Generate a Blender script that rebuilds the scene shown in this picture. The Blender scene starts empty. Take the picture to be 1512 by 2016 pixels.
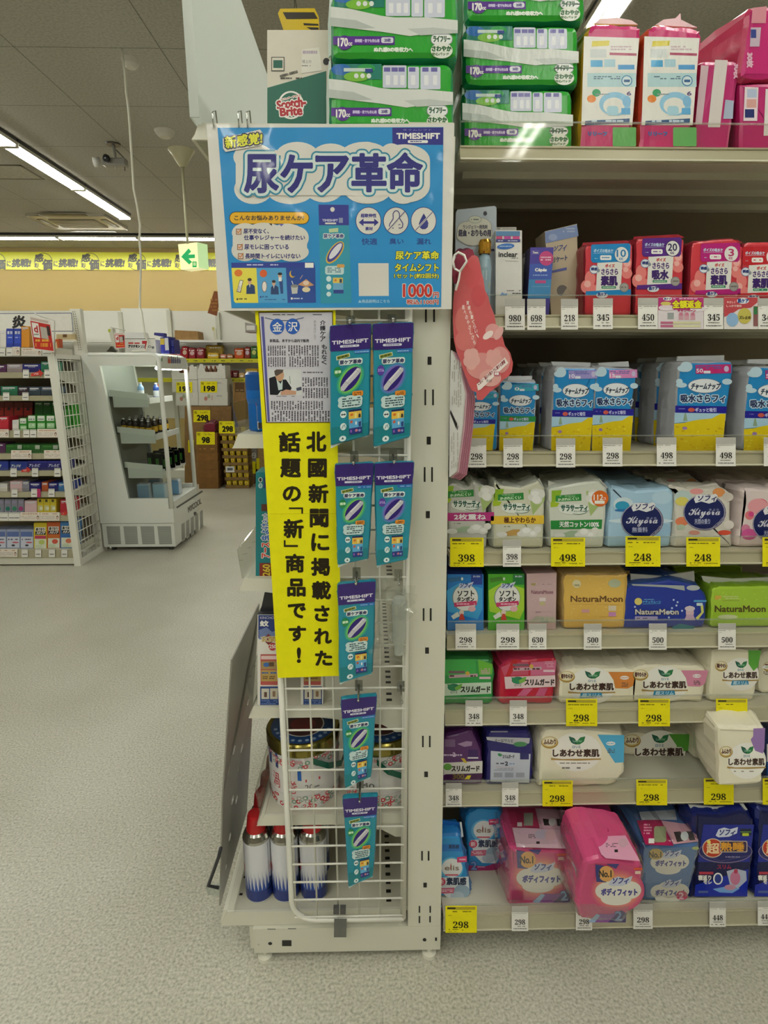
import bpy, bmesh, math, random
from math import sin, cos, tan, atan, pi, radians, sqrt
from mathutils import Vector as V
SC = bpy.context.scene
COL = SC.collection
rng = random.Random(7)

# ------------------------------------------------------------------ camera
FPX, PITCH, YAW, EYE = 1150.0, radians(13.35), radians(1.2), 1.38
cd = bpy.data.cameras.new('camera')
cd.sensor_fit = 'VERTICAL'
cd.angle_y = 2 * atan(1008 / FPX)
cd.clip_start = 0.02
cam = bpy.data.objects.new('camera', cd)
cam.location = (0, 0, EYE)
cam.rotation_euler = (pi / 2 - PITCH, 0, -YAW)
COL.objects.link(cam)
SC.camera = cam
CP = V((0, 0, EYE))
CF = V((sin(YAW) * cos(PITCH), cos(YAW) * cos(PITCH), -sin(PITCH)))
CR = V((cos(YAW), -sin(YAW), 0))
CU = CR.cross(CF)

# ------------------------------------------------------------------ world, exposure
w = bpy.data.worlds.new('world'); SC.world = w; w.use_nodes = True
w.node_tree.nodes['Background'].inputs[0].default_value = (0.95, 1.0, 0.9, 1)
w.node_tree.nodes['Background'].inputs[1].default_value = 0.25
SC.view_settings.view_transform = 'Standard'
SC.view_settings.look = 'None'
SC.view_settings.exposure = -0.24
SC.view_settings.gamma = 1.0
SC.cycles.use_denoising = True
SC.cycles.max_bounces = 8
SC.cycles.diffuse_bounces = 3
SC.cycles.transparent_max_bounces = 24
SC.cycles.caustics_reflective = False
SC.cycles.caustics_refractive = False
TUBE = 58.0            # strength of the fluorescent tubes
CEIL = 3.38

# measuring helpers: where the sight line through a photo point meets a real surface
def ray(px, py):
    return CF + CR * ((px - 756) / FPX) - CU * ((py - 1008) / FPX)
def P(px, py, Y):
    r = ray(px, py); return CP + r * (Y / r.y)
def PX(px, py, X):
    r = ray(px, py); return CP + r * (X / r.x)
def PZ(px, py, Z):
    r = ray(px, py); return CP + r * ((Z - EYE) / r.z)
def PP(px, py, p0, n):
    r = ray(px, py); return CP + r * ((p0 - CP).dot(n) / r.dot(n))
FR = {'A1': (0, 0, 2.9077), 'A2': (0, 580, 2.9077), 'A3': (380, 0, 2.8), 'A4': (400, 230, 3.024), 'A5': (480, 600, 3.6),
      'A6': (480, 1000, 3.6), 'A7': (400, 1350, 3.024), 'A8': (880, 0, 2.392), 'B1': (870, 380, 4.5818), 'B2': (1120, 440, 3.857),
      'B3': (870, 650, 4.5818), 'B4': (1180, 680, 4.554), 'B5': (870, 920, 4.5818), 'B6': (1180, 920, 4.554),
      'B7': (860, 1280, 4.447), 'B8': (1180, 1280, 4.554), 'C1': (850, 1570, 4.447), 'C2': (1170, 1570, 4.421),
      'C3': (0, 600, 6.8727), 'C4': (0, 850, 6.8727), 'C5': (190, 680, 6.8727), 'C6': (330, 620, 5.6), 'C7': (200, 600, 6.8727),
      'C8': (870, 480, 4.2), 'D1': (880, 220, 2.392), 'D2': (400, 1130, 5.45), 'D3': (440, 620, 7.2), 'D4': (400, 230, 5.815),
      'D5': (640, 230, 5.815), 'D6': (400, 400, 5.815), 'D7': (640, 400, 5.815), 'D8': (640, 630, 8.0667), 'O': (0, 0, 1)}
def fpx(fr, x, y):
    if callable(fr): return fr(x, y)
    ox, oy, s = FR[fr]; return ox + x / s, oy + y / s

# ------------------------------------------------------------------ materials
def lin(h):
    h = h.lstrip('#')
    r = []
    for i in (0, 2, 4):
        c = int(h[i:i + 2], 16) / 255
        r.append(c / 12.92 if c <= .04045 else ((c + .055) / 1.055) ** 2.4)
    return r
MATS = {}
def M(h, kind='card'):
    k = (h, kind)
    if k in MATS: return MATS[k]
    m = bpy.data.materials.new(kind + '_' + h.strip('#')); MATS[k] = m
    m.use_nodes = True
    nt = m.node_tree; b = nt.nodes['Principled BSDF']
    c = lin(h); b.inputs['Base Color'].default_value = (*c, 1)
    def node(t, **kw):
        n = nt.nodes.new(t)
        for a, v in kw.items(): n.inputs[a.replace('_', ' ')].default_value = v
        return n
    def bump(scale, strength, dist, detail=2.0, stretch=None):
        tc = nt.nodes.new('ShaderNodeTexCoord'); n = node('ShaderNodeTexNoise', Scale=scale, Detail=detail)
        if stretch:
            mp = nt.nodes.new('ShaderNodeMapping'); mp.inputs['Scale'].default_value = stretch
            nt.links.new(tc.outputs['Object'], mp.inputs[0]); nt.links.new(mp.outputs[0], n.inputs['Vector'])
        else: nt.links.new(tc.outputs['Object'], n.inputs['Vector'])
        bp = node('ShaderNodeBump', Strength=strength, Distance=dist)
        nt.links.new(n.outputs['Fac'], bp.inputs['Height']); nt.links.new(bp.outputs[0], b.inputs['Normal'])
        return n
    def mottle(scale, amt):
        tc = nt.nodes.new('ShaderNodeTexCoord'); n = node('ShaderNodeTexNoise', Scale=scale, Detail=3.0)
        nt.links.new(tc.outputs['Object'], n.inputs['Vector'])
        r = nt.nodes.new('ShaderNodeValToRGB')
        r.color_ramp.elements[0].position = .3; r.color_ramp.elements[1].position = .7
        r.color_ramp.elements[0].color = (*[x * (1 - amt) for x in c], 1); r.color_ramp.elements[1].color = (*[min(1, x * (1 + amt)) for x in c], 1)
        nt.links.new(n.outputs['Fac'], r.inputs[0]); nt.links.new(r.outputs[0], b.inputs['Base Color'])
    R, S = 'Roughness', 'Specular IOR Level'
    if kind == 'card': b.inputs[R].default_value = .45; mottle(40, .03)
    elif kind == 'paper': b.inputs[R].default_value = .75; b.inputs[S].default_value = .2; mottle(60, .03)
    elif kind == 'film': b.inputs[R].default_value = .28; bump(38, .55, .004, 3, (1, 1, .55))
    elif kind == 'lam':
        b.inputs[R].default_value = .5; b.inputs['Coat Weight'].default_value = .4; b.inputs['Coat Roughness'].default_value = .09
        bump(7, .55, .02, 2.5)
        nt.links.new(b.inputs['Normal'].links[0].from_socket, b.inputs['Coat Normal'])
    elif kind == 'paint': b.inputs[R].default_value = .42; bump(900, .08, .0006)
    elif kind == 'plastic': b.inputs[R].default_value = .3; mottle(20, .02)
    elif kind == 'metal': b.inputs['Metallic'].default_value = 1; b.inputs[R].default_value = .22; mottle(90, .05)
    elif kind == 'board': b.inputs[R].default_value = .85; mottle(25, .12)
    elif kind == 'wall': b.inputs[R].default_value = .8; bump(300, .1, .001)
    elif kind == 'emit':
        b.inputs['Base Color'].default_value = (.9, .9, .9, 1)
        b.inputs['Emission Color'].default_value = (*c, 1); b.inputs['Emission Strength'].default_value = TUBE
    elif kind == 'glow':
        b.inputs['Emission Color'].default_value = (*c, 1); b.inputs['Emission Strength'].default_value = .9
    elif kind in ('glass', 'frost', 'wrap', 'bag', 'milky'):
        nt.nodes.remove(b)
        t = nt.nodes.new('ShaderNodeBsdfTransparent'); t.inputs[0].default_value = (*c, 1)
        g = nt.nodes.new('ShaderNodeBsdfGlossy'); g.inputs['Roughness'].default_value = .05 if kind in ('glass', 'bag') else .18
        mx = nt.nodes.new('ShaderNodeMixShader')
        fz = nt.nodes.new('ShaderNodeLayerWeight'); fz.inputs[0].default_value = .12 if kind != 'bag' else .22
        nt.links.new(fz.outputs['Facing'], mx.inputs[0])
        nt.links.new(t.outputs[0], mx.inputs[1]); nt.links.new(g.outputs[0], mx.inputs[2])
        out = nt.nodes['Material Output']; last = mx
        if kind in ('frost', 'wrap', 'milky', 'bag'):
            d = nt.nodes.new('ShaderNodeBsdfDiffuse'); d.inputs[0].default_value = (.8, .82, .78, 1)
            tl = nt.nodes.new('ShaderNodeBsdfTranslucent'); tl.inputs[0].default_value = (.8, .84, .8, 1)
            ad = nt.nodes.new('ShaderNodeMixShader'); ad.inputs[0].default_value = .4
            nt.links.new(d.outputs[0], ad.inputs[1]); nt.links.new(tl.outputs[0], ad.inputs[2])
            m2 = nt.nodes.new('ShaderNodeMixShader'); m2.inputs[0].default_value = {'frost': .82, 'wrap': .16, 'milky': .42, 'bag': .02}[kind]
            nt.links.new(mx.outputs[0], m2.inputs[1]); nt.links.new(ad.outputs[0], m2.inputs[2]); last = m2
            if kind == 'wrap':
                tc = nt.nodes.new('ShaderNodeTexCoord'); n = node('ShaderNodeTexNoise', Scale=60.0, Detail=3.0)
                bp = node('ShaderNodeBump', Strength=.9, Distance=.006)
                nt.links.new(tc.outputs['Object'], n.inputs['Vector']); nt.links.new(n.outputs['Fac'], bp.inputs['Height'])
                nt.links.new(bp.outputs[0], g.inputs['Normal'])
        nt.links.new(last.outputs[0], out.inputs[0])
    return m

# ------------------------------------------------------------------ mesh builder and tagging
class MB:
    def __init__(s): s.v = []; s.f = []; s.mi = []; s.sm = []; s.mats = []
    def slot(s, m):
        if m not in s.mats: s.mats.append(m)
        return s.mats.index(m)
    def add(s, vs, fs, m, smooth=False):
        o = len(s.v); s.v += [tuple(a) for a in vs]; i = s.slot(m)
        for f in fs: s.f.append(tuple(o + k for k in f)); s.mi.append(i); s.sm.append(smooth)
    def hexa(s, p, m, ms=None):   # p: 4 front corners (BL,BR,TR,TL) then 4 back corners
        fs = [(0, 1, 2, 3), (5, 4, 7, 6), (4, 0, 3, 7), (1, 5, 6, 2), (3, 2, 6, 7), (4, 5, 1, 0)]
        for k, f in enumerate(fs): s.add([p[i] for i in f], [(0, 1, 2, 3)], (ms or {}).get(k, m))
    def box(s, x0, x1, y0, y1, z0, z1, m, ms=None):
        s.hexa([(x0, y0, z0), (x1, y0, z0), (x1, y0, z1), (x0, y0, z1), (x0, y1, z0), (x1, y1, z0), (x1, y1, z1), (x0, y1, z1)], m, ms)
    def rbox(s, x0, x1, y0, y1, z0, z1, m, r=.003):   # box with rounded edges
        bm = bmesh.new(); bmesh.ops.create_cube(bm, size=1)
        for v in bm.verts: v.co = V(((x0 + x1) / 2 + v.co.x * (x1 - x0), (y0 + y1) / 2 + v.co.y * (y1 - y0), (z0 + z1) / 2 + v.co.z * (z1 - z0)))
        bmesh.ops.bevel(bm, geom=bm.edges[:], offset=r, segments=2, affect='EDGES', profile=.5)
        s.add([v.co for v in bm.verts], [[v.index for v in f.verts] for f in bm.faces], m); bm.free()
    def tube(s, path, r, m, n=8, closed=False):
        path = [V(p) for p in path]; k = len(path); rings = []
        for i, p in enumerate(path):
            a = path[(i - 1) % k] if closed or i else p; b = path[(i + 1) % k] if closed or i < k - 1 else p
            t = (b - a).normalized(); u = t.orthogonal().normalized() if not rings else (pu - t * pu.dot(t)).normalized()
            pu = u; wv = t.cross(u)
            rings.append([p + (u * cos(2 * pi * j / n) + wv * sin(2 * pi * j / n)) * r for j in range(n)])
        vs = [q for rg in rings for q in rg]; fs = []
        for i in range(k if closed else k - 1):
            a, b = i * n, ((i + 1) % k) * n
            for j in range(n): fs.append((a + j, a + (j + 1) % n, b + (j + 1) % n, b + j))
        if not closed: fs += [tuple(range(n))[::-1], tuple((k - 1) * n + j for j in range(n))]
        s.add(vs, fs, m, True)
    def lathe(s, prof, c, m, n=28, mfun=None):   # prof: list of (radius, z)
        c = V(c)
        for (r0, z0), (r1, z1), i in zip(prof, prof[1:], range(99)):
            vs = []; fs = []
            for j in range(n):
                a = 2 * pi * j / n; vs += [c + V((r0 * cos(a), r0 * sin(a), z0)), c + V((r1 * cos(a), r1 * sin(a), z1))]
            for j in range(n): b = (j + 1) % n; fs.append((2 * j, 2 * b, 2 * b + 1, 2 * j + 1))
            s.add(vs, fs, mfun(i) if mfun else m, True)
    def slab(s, pts, off, m, mside=None):   # polygon of 3D points pushed along off
        pts = [V(p) for p in pts]; off = V(off); n = len(pts)
        s.add(pts, [tuple(range(n))], m); s.add([p + off for p in pts], [tuple(range(n))[::-1]], m)
        for i in range(n): j = (i + 1) % n; s.add([pts[j], pts[i], pts[i] + off, pts[j] + off], [(0, 1, 2, 3)], mside or m)
    def build(s, name, parent=None, label=None, cat=None, group=None, kind=None):
        xs, ys, zs = zip(*s.v); c = V(((min(xs) + max(xs)) / 2, (min(ys) + max(ys)) / 2, min(zs)))
        me = bpy.data.meshes.new(name); me.from_pydata([(a - c.x, b - c.y, d - c.z) for a, b, d in s.v], [], s.f)
        for m in s.mats: me.materials.append(m)
        me.polygons.foreach_set('material_index', s.mi); me.polygons.foreach_set('use_smooth', s.sm)
        me.update()
        o = bpy.data.objects.new(name, me); COL.objects.link(o)
        if parent:
            o.parent = parent; o.location = c - wloc(parent)
        else: o.location = c
        return tag(o, label, cat, group, kind)
def wloc(o):
    p = V(o.location)
    while o.parent: o = o.parent; p += V(o.location)
    return p
def tag(o, label=None, cat=None, group=None, kind=None):
    if label: o['label'] = label
    if cat: o['category'] = cat
    if group: o['group'] = group
    if kind: o['kind'] = kind
    return o
def thing(name, label, cat, loc, group=None):
    o = bpy.data.objects.new(name, None); o.empty_display_size = .05; COL.objects.link(o); o.location = loc
    return tag(o, label, cat, group)
def dup(o, d, label=None, group=None):
    c = o.copy(); COL.objects.link(c); c.location = V(o.location) + V(d)
    if label: c['label'] = label
    if group: c['group'] = group
    for ch in list(o.children):
        e = ch.copy(); COL.objects.link(e); e.parent = c
        for g in ch.children:
            h = g.copy(); COL.objects.link(h); h.parent = e
    return c

# ------------------------------------------------------------------ lettering and printed artwork
GL = {}
def glyphs(s):
    if s in GL: return GL[s]
    c = bpy.data.curves.new('lettering', 'FONT'); c.body = s; c.size = 1; c.resolution_u = 3
    o = bpy.data.objects.new('lettering', c); m = o.to_mesh()
    vs = [(v.co.x, v.co.y) for v in m.vertices]; fs = [tuple(p.vertices) for p in m.polygons]
    o.to_mesh_clear(); bpy.data.objects.remove(o); bpy.data.curves.remove(c)
    x0 = min(v[0] for v in vs); x1 = max(v[0] for v in vs); y0 = min(v[1] for v in vs); y1 = max(v[1] for v in vs)
    GL[s] = ([((x - x0) / (x1 - x0 or 1), (y1 - y) / (y1 - y0 or 1)) for x, y in vs], fs); return GL[s]
SER = str.maketrans('0123456789', '𝟎𝟏𝟐𝟑𝟒𝟓𝟔𝟕𝟖𝟗')
class Art:
    """Print on a flat face: coordinates are read off the photo and land on the face's own plane."""
    def __init__(s, mb, p0, n, fr='O', kind='film', lift=.0005, fmap=None):
        s.mb, s.p0, s.n, s.fr, s.kind, s.lift, s.fmap, s.used = mb, V(p0), V(n), fr, kind, lift, fmap, []
    def frame(s, fr): s.fr = fr; return s
    def pt(s, x, y, L):
        if s.fmap: return s.fmap(x, y, s.lift + L * .0001)
        a, b = fpx(s.fr, x, y); return PP(a, b, s.p0, s.n) + s.n * (s.lift + L * .0001)
    def layer(s, pts):
        if s.fmap is None: pts = [fpx(s.fr, x, y) for x, y in pts]
        x0 = min(p[0] for p in pts); x1 = max(p[0] for p in pts); y0 = min(p[1] for p in pts); y1 = max(p[1] for p in pts)
        L = max([u[4] for u in s.used if u[0] < x1 and u[2] > x0 and u[1] < y1 and u[3] > y0] or [0]) + 1
        s.used.append((x0, y0, x1, y1, L)); return L
    def m(s, c): return c if not isinstance(c, str) else M(c, s.kind)
    def poly(s, pts, c):
        L = s.layer(pts); s.mb.add([s.pt(x, y, L) for x, y in pts], [tuple(range(len(pts)))], s.m(c)); return s
    def rect(s, x0, y0, x1, y1, c): return s.poly([(x0, y0), (x1, y0), (x1, y1), (x0, y1)], c)
    def ell(s, cx, cy, rx, ry, c, rot=0, n=28):
        a = radians(rot); q = []
        for i in range(n):
            u, v = rx * cos(2 * pi * i / n), ry * sin(2 * pi * i / n); q.append((cx + u * cos(a) - v * sin(a), cy + u * sin(a) + v * cos(a)))
        return s.poly(q, c)
    def ring(s, cx, cy, rx, ry, wd, c1, c2, rot=0): return s.ell(cx, cy, rx, ry, c1, rot).ell(cx, cy, rx - wd, ry - wd, c2, rot)
    def rr(s, x0, y0, x1, y1, r, c):
        q = []
        for cx, cy, a0 in ((x1 - r, y1 - r, 0), (x0 + r, y1 - r, 90), (x0 + r, y0 + r, 180), (x1 - r, y0 + r, 270)):
            for k in range(5): a = radians(a0 + k * 22.5); q.append((cx + r * cos(a), cy + r * sin(a)))
        return s.poly(q, c)
    def line(s, pts, wd, c):
        for (x0, y0), (x1, y1) in zip(pts, pts[1:]):
            d = sqrt((x1 - x0) ** 2 + (y1 - y0) ** 2) or 1; u, v = -(y1 - y0) / d * wd / 2, (x1 - x0) / d * wd / 2
            s.poly([(x0 + u, y0 + v), (x1 + u, y1 + v), (x1 - u, y1 - v), (x0 - u, y0 - v)], c)
        return s
    def txt(s, t, x0, y0, x1, y1, c, b=0, ol=None, quad=None, sk=0):
        """lettering filling the box (or the quad TL,TR,BR,BL); b: stroke weight, ol: list of (width, colour) outlines, widest first"""
        q = quad or [(x0 + sk, y0), (x1 + sk, y0), (x1, y1), (x0, y1)]
        vs, fs = glyphs(t)
        def at(u, v):
            a = [q[0][k] * (1 - u) * (1 - v) + q[1][k] * u * (1 - v) + q[2][k] * u * v + q[3][k] * (1 - u) * v for k in (0, 1)]; return a
        base = [at(u, v) for u, v in vs]
        for wd, cc in list(ol or []) + [(b, c)]:
            L = s.layer(q)
            if wd >= 8: s.stroke(base, fs, wd, cc, L); continue
            n = 1 if wd == 0 else (8 if wd == b else 28 if wd > 20 else 14)
            j = 0
            if wd > 24:
                for k in range(10):
                    dx, dy = wd * .6 * cos(2 * pi * k / 10), wd * .6 * sin(2 * pi * k / 10); j += 1
                    s.mb.add([s.pt(x + dx, y + dy, L + j * .02) for x, y in base], fs, s.m(cc))
            for k in range(n):
                dx, dy = (0, 0) if wd == 0 else (wd * cos(2 * pi * k / n), wd * sin(2 * pi * k / n))
                s.mb.add([s.pt(x + dx, y + dy, L + (j + k) * .02) for x, y in base], fs, s.m(cc))
            if wd and wd != b: s.mb.add([s.pt(x, y, L + .85) for x, y in base], fs, s.m(cc))
        return s
    def stroke(s, base, fs, wd, c, L):   # the glyph with a round pen run along its outline
        cnt = {}
        for f in fs:
            for i in range(len(f)): e = (f[i - 1], f[i]); cnt[tuple(sorted(e))] = cnt.get(tuple(sorted(e)), 0) + 1
        m = s.m(c); k = 0; s.mb.add([s.pt(x, y, L) for x, y in base], fs, m); done = set()
        for (i, j), n in cnt.items():
            if n > 1: continue
            (x0, y0), (x1, y1) = base[i], base[j]; d = sqrt((x1 - x0) ** 2 + (y1 - y0) ** 2)
            if d < 1e-6: continue
            u, v = -(y1 - y0) / d * wd, (x1 - x0) / d * wd; k += 1; h = L + .02 + (k % 89) * .009
            s.mb.add([s.pt(*p, h) for p in ((x0 + u, y0 + v), (x1 + u, y1 + v), (x1 - u, y1 - v), (x0 - u, y0 - v))], [(0, 1, 2, 3)], m)
            key = (round(x0, 1), round(y0, 1))
            if key not in done:
                done.add(key); k += 1; h = L + .02 + (k % 89) * .009
                s.mb.add([s.pt(x0 + wd * cos(2 * pi * a / 18), y0 + wd * sin(2 * pi * a / 18), h) for a in range(18)], [tuple(range(18))], m)
    def col(s, t, cx, y0, y1, wd, c, b=0, ol=None):   # vertical writing
        h = (y1 - y0) / len(t)
        for i, ch in enumerate(t):
            if ch != ' ': s.txt(ch, cx - wd / 2, y0 + i * h + h * .06, cx + wd / 2, y0 + (i + 1) * h - h * .06, c, b, ol)
        return s
    def fine(s, x0, y0, x1, y1, c, n=3, vert=False, dens=.8):   # print too small to read
        for i in range(n):
            a0, a1 = (y0, y1) if not vert else (x0, x1); h = (a1 - a0) / n; ya = a0 + i * h + h * .2; yb = a0 + (i + 1) * h - h * .25
            e0, e1 = (x0, x1) if not vert else (y0, y1); x = e0; step = abs(e1 - e0)
            while x < e1 - step * .02:
                l = step * rng.uniform(.06, .22); xe = min(e1, x + l)
                if rng.random() < dens: s.rect(x, ya, xe, yb, c) if not vert else s.rect(ya, x, yb, xe, c)
                x = xe + step * rng.uniform(.015, .04)
        return s

class Pack:
    """A box or a soft pack whose front face stands on a real plane; q runs bottom-left, up, across the top, down to bottom-right."""
    def __init__(s, q, fr, Y, zb=None, d=.08, col='#ffffff', side=None, top=None, soft=0, yaw=0, lean=0, kind=None, jit=.0008, bulge=.5):
        if len(q) == 4 and not isinstance(q[0], (tuple, list)): x0, y0, x1, y1 = q; q = [(x0, y1), (x0, y0), (x1, y0), (x1, y1)]
        px = [fpx(fr, *p) for p in q]; s.kind = kind or ('film' if soft else 'card'); s.fr = fr
        a, e = radians(yaw), radians(lean)
        s.n = V((sin(a) * cos(e), -cos(a) * cos(e), sin(e)))
        mx = (px[0][0] + px[-1][0]) / 2; my = (px[0][1] + px[-1][1]) / 2
        s.p0 = P(mx, my, Y) if not isinstance(Y, V) else Y
        p3 = [PP(x, y, s.p0, s.n) for x, y in px]
        if zb is not None:
            for i, j in ((0, 1), (-1, -2)):
                dz = p3[j].z - p3[i].z; p3[i] = p3[j] + (p3[i] - p3[j]) * ((p3[j].z - zb) / (dz or 1))
        s.p3 = p3; s.d = d; s.mb = MB(); s.kids = []
        mf, ms_, mt = M(col, s.kind), M(side or col, s.kind), M(top or side or col, s.kind)
        bk = -s.n
        if not soft:
            n = len(p3); s.mb.add(p3, [tuple(range(n))[::-1]], mf); s.mb.add([p + bk * d for p in p3], [tuple(range(n))], ms_)
            for i in range(n):
                j = (i + 1) % n; up = (i not in (0, n - 2, n - 1))
                s.mb.add([p3[i], p3[j], p3[j] + bk * d, p3[i] + bk * d], [(0, 1, 2, 3)], mt if up else ms_)
        else:
            r = V((cos(a), sin(a), 0)); u = r.cross(bk) * -1
            if u.z < 0: u = -u
            o = p3[0]; P2 = [((p - o).dot(r), (p - o).dot(u)) for p in p3]
            out = []; n = len(P2)
            for i in range(n):
                A, B, C = V(P2[i - 1]), V(P2[i]), V(P2[(i + 1) % n]); e1, e2 = A - B, C - B
                k1, k2 = min(soft * 1.2, e1.length * .4), min(soft * 1.2, e2.length * .4)
                a1, a2 = B + e1.normalized() * k1, B + e2.normalized() * k2
                for t in (0, .33, .67, 1): out.append(a1 * (1 - t) ** 2 + B * 2 * t * (1 - t) + a2 * t * t)
                m = max(1, int((e2.length - k2) / .02))
                for t in range(1, m): out.append(a2 + (C - B).normalized() * ((e2.length - 2 * k2) * t / m))
            n = len(out); N = []
            for i in range(n):
                t = (out[(i + 1) % n] - out[i - 1]); N.append(V((-t.y, t.x)).normalized())
            ar = sum(out[i - 1].x * out[i].y - out[i].x * out[i - 1].y for i in range(n))
            if ar < 0: N = [-q for q in N]
            sg = max(soft, .002)
            rings = [(sg * .9, 0), (sg * .35, sg * .25), (0, sg), (-sg * bulge, d * .35), (-sg * bulge, d * .65), (0, d - sg), (sg, d)]
            grid = []
            for k, (ins, dep) in enumerate(rings):
                rg = []
                for i in range(n):
                    jj = 0 if k in (0,) else rng.uniform(-jit, jit) * (2.2 if 2 < k < 5 else 1)
                    q = out[i] + N[i] * (ins + jj)
                    if zb is not None:
                        pass
                    pt = o + r * q.x + u * q.y + bk * dep
                    if zb is not None and pt.z < zb: pt.z = zb
                    rg.append(pt)
                grid.append(rg)
            s.mb.add(grid[0], [tuple(range(n))], mf)
            for k in range(len(rings) - 1):
                mm = mf if k < 1 else ms_
                for i in range(n):
                    j = (i + 1) % n; s.mb.add([grid[k][i], grid[k + 1][i], grid[k + 1][j], grid[k][j]], [(0, 3, 2, 1)], mm if k < 1 or N[i].y > -.5 or True else mt, True)
            s.mb.add(grid[-1], [tuple(range(n))[::-1]], ms_)
    def art(s, fr=None, kind=None): return Art(s.mb, s.p0, s.n, fr or s.fr, kind or s.kind)
    def top_art(s, fr=None, kind=None): return Art(s.mb, V((0, 0, max(p.z for p in s.p3))), (0, 0, 1), fr or s.fr, kind or s.kind, .0015)
    def part(s, name, pts, col, back=.01, fr=None, t=.0015, kind='film', label=None):
        mb = MB(); bk = -s.n; q = [PP(*fpx(fr or s.fr, *p), s.p0 + bk * back, s.n) for p in pts]; mb.slab(q, bk * t, M(col, kind)); s.kids.append((name, mb, label)); return mb
    def wrap(s, q, fr, grow, back=.006):   # loose clear overwrap around the pack
        cx = sum(v[0] for v in q) / len(q); cy = sum(v[1] for v in q) / len(q)
        w = Pack([(cx + (x - cx) * grow, cy + (y - cy) * (grow if y < cy else 1.0)) for x, y in q], fr, s.p0 + s.n * back, None, s.d + back * 2, '#fbfbfa', soft=.012, jit=.004, kind='bag', bulge=.6)
        if abs(s.n.x) + abs(s.n.z) < 1e-6: zb = min(p.z for p in s.p3); w.mb.v = [(x, y, max(z, zb)) for x, y, z in w.mb.v]
        s.kids.append(('clear_wrap', w.mb, None))
    def done(s, name, label, cat, group=None):
        o = s.mb.build(name, None, label, cat, group)
        for n, mb, l in s.kids: mb.build(n, o, l)
        return o

# ================================================================== the room
def node_mat(name, rough=.5):
    m = bpy.data.materials.new(name); m.use_nodes = True; b = m.node_tree.nodes['Principled BSDF']; b.inputs['Roughness'].default_value = rough
    return m, m.node_tree, b
def ramp(nt, fac, stops):
    r = nt.nodes.new('ShaderNodeValToRGB'); e = r.color_ramp.elements
    while len(e) < len(stops): e.new(.5)
    for k, (p, h) in enumerate(stops): e[k].position = p; e[k].color = (*lin(h), 1)
    nt.links.new(fac, r.inputs[0]); return r
mfloor, nt, b = node_mat('speckled_vinyl', .38)
tc = nt.nodes.new('ShaderNodeTexCoord')
n1 = nt.nodes.new('ShaderNodeTexNoise'); n1.inputs['Scale'].default_value = 150; n1.inputs['Detail'].default_value = 3
n2 = nt.nodes.new('ShaderNodeTexNoise'); n2.inputs['Scale'].default_value = 3; n2.inputs['Detail'].default_value = 2
nt.links.new(tc.outputs['Object'], n1.inputs['Vector']); nt.links.new(tc.outputs['Object'], n2.inputs['Vector'])
r1 = ramp(nt, n1.outputs['Fac'], [(.30, '#9f9c8e'), (.45, '#bcbaab'), (.56, '#c9c7b9'), (.70, '#d8d6cb')])
r2 = ramp(nt, n2.outputs['Fac'], [(.3, '#e6e4dc'), (.7, '#f7f6f2')])
mxn = nt.nodes.new('ShaderNodeMix'); mxn.data_type = 'RGBA'; mxn.blend_type = 'MULTIPLY'; mxn.inputs[0].default_value = .8
nt.links.new(r1.outputs[0], mxn.inputs[6]); nt.links.new(r2.outputs[0], mxn.inputs[7]); nt.links.new(mxn.outputs[2], b.inputs['Base Color'])
mceil, nt, b = node_mat('ceiling_board', .9)
tc = nt.nodes.new('ShaderNodeTexCoord')
br = nt.nodes.new('ShaderNodeTexBrick'); br.offset = 0
for k, v in (('Scale', 1.0), ('Mortar Size', .004), ('Brick Width', .915), ('Row Height', .836), ('Mortar Smooth', .1)): br.inputs[k].default_value = v
br.inputs['Color1'].default_value = br.inputs['Color2'].default_value = (*lin('#b8b5a9'), 1); br.inputs['Mortar'].default_value = (*lin('#85837a'), 1)
mp = nt.nodes.new('ShaderNodeMapping'); mp.inputs['Location'].default_value = (1.325, -4.30, 0)
gm = nt.nodes.new('ShaderNodeNewGeometry')
nt.links.new(gm.outputs['Position'], mp.inputs[0]); nt.links.new(mp.outputs[0], br.inputs['Vector'])
nz = nt.nodes.new('ShaderNodeTexNoise'); nz.inputs['Scale'].default_value = 60; nt.links.new(tc.outputs['Object'], nz.inputs['Vector'])
rz = ramp(nt, nz.outputs['Fac'], [(.35, '#e8e8e8'), (.6, '#ffffff')])
mxn = nt.nodes.new('ShaderNodeMix'); mxn.data_type = 'RGBA'; mxn.blend_type = 'MULTIPLY'; mxn.inputs[0].default_value = 1
nt.links.new(br.outputs['Color'], mxn.inputs[6]); nt.links.new(rz.outputs[0], mxn.inputs[7]); nt.links.new(mxn.outputs[2], b.inputs['Base Color'])

XA, XB, YA, YB = -12.0, 9.0, -6.0, 10.4
mb = MB(); mb.box(XA, XB, YA, YB, -.1, 0, mfloor); mb.build('floor', kind='structure')
mb = MB(); mb.box(XA, XB, YA, YB, CEIL, CEIL + .1, mceil); mb.build('ceiling', kind='structure')
mw = M('#a6905c', 'wall')
mb = MB(); mb.box(XA, XB, YB, YB + .1, 0, CEIL, mw); mb.build('wall_back', kind='structure')
mb = MB(); mb.box(XA - .1, XA, YA, YB, 0, CEIL, M('#8b8574', 'wall')); mb.build('wall_left', kind='structure')
mb = MB(); mb.box(XB, XB + .1, YA, YB, 0, CEIL, M('#8b8574', 'wall')); mb.build('wall_right', kind='structure')
mb = MB(); mb.box(XA, XB, YA - .1, YA, 0, CEIL, M('#8b8574', 'wall')); mb.build('wall_front', kind='structure')

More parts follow.
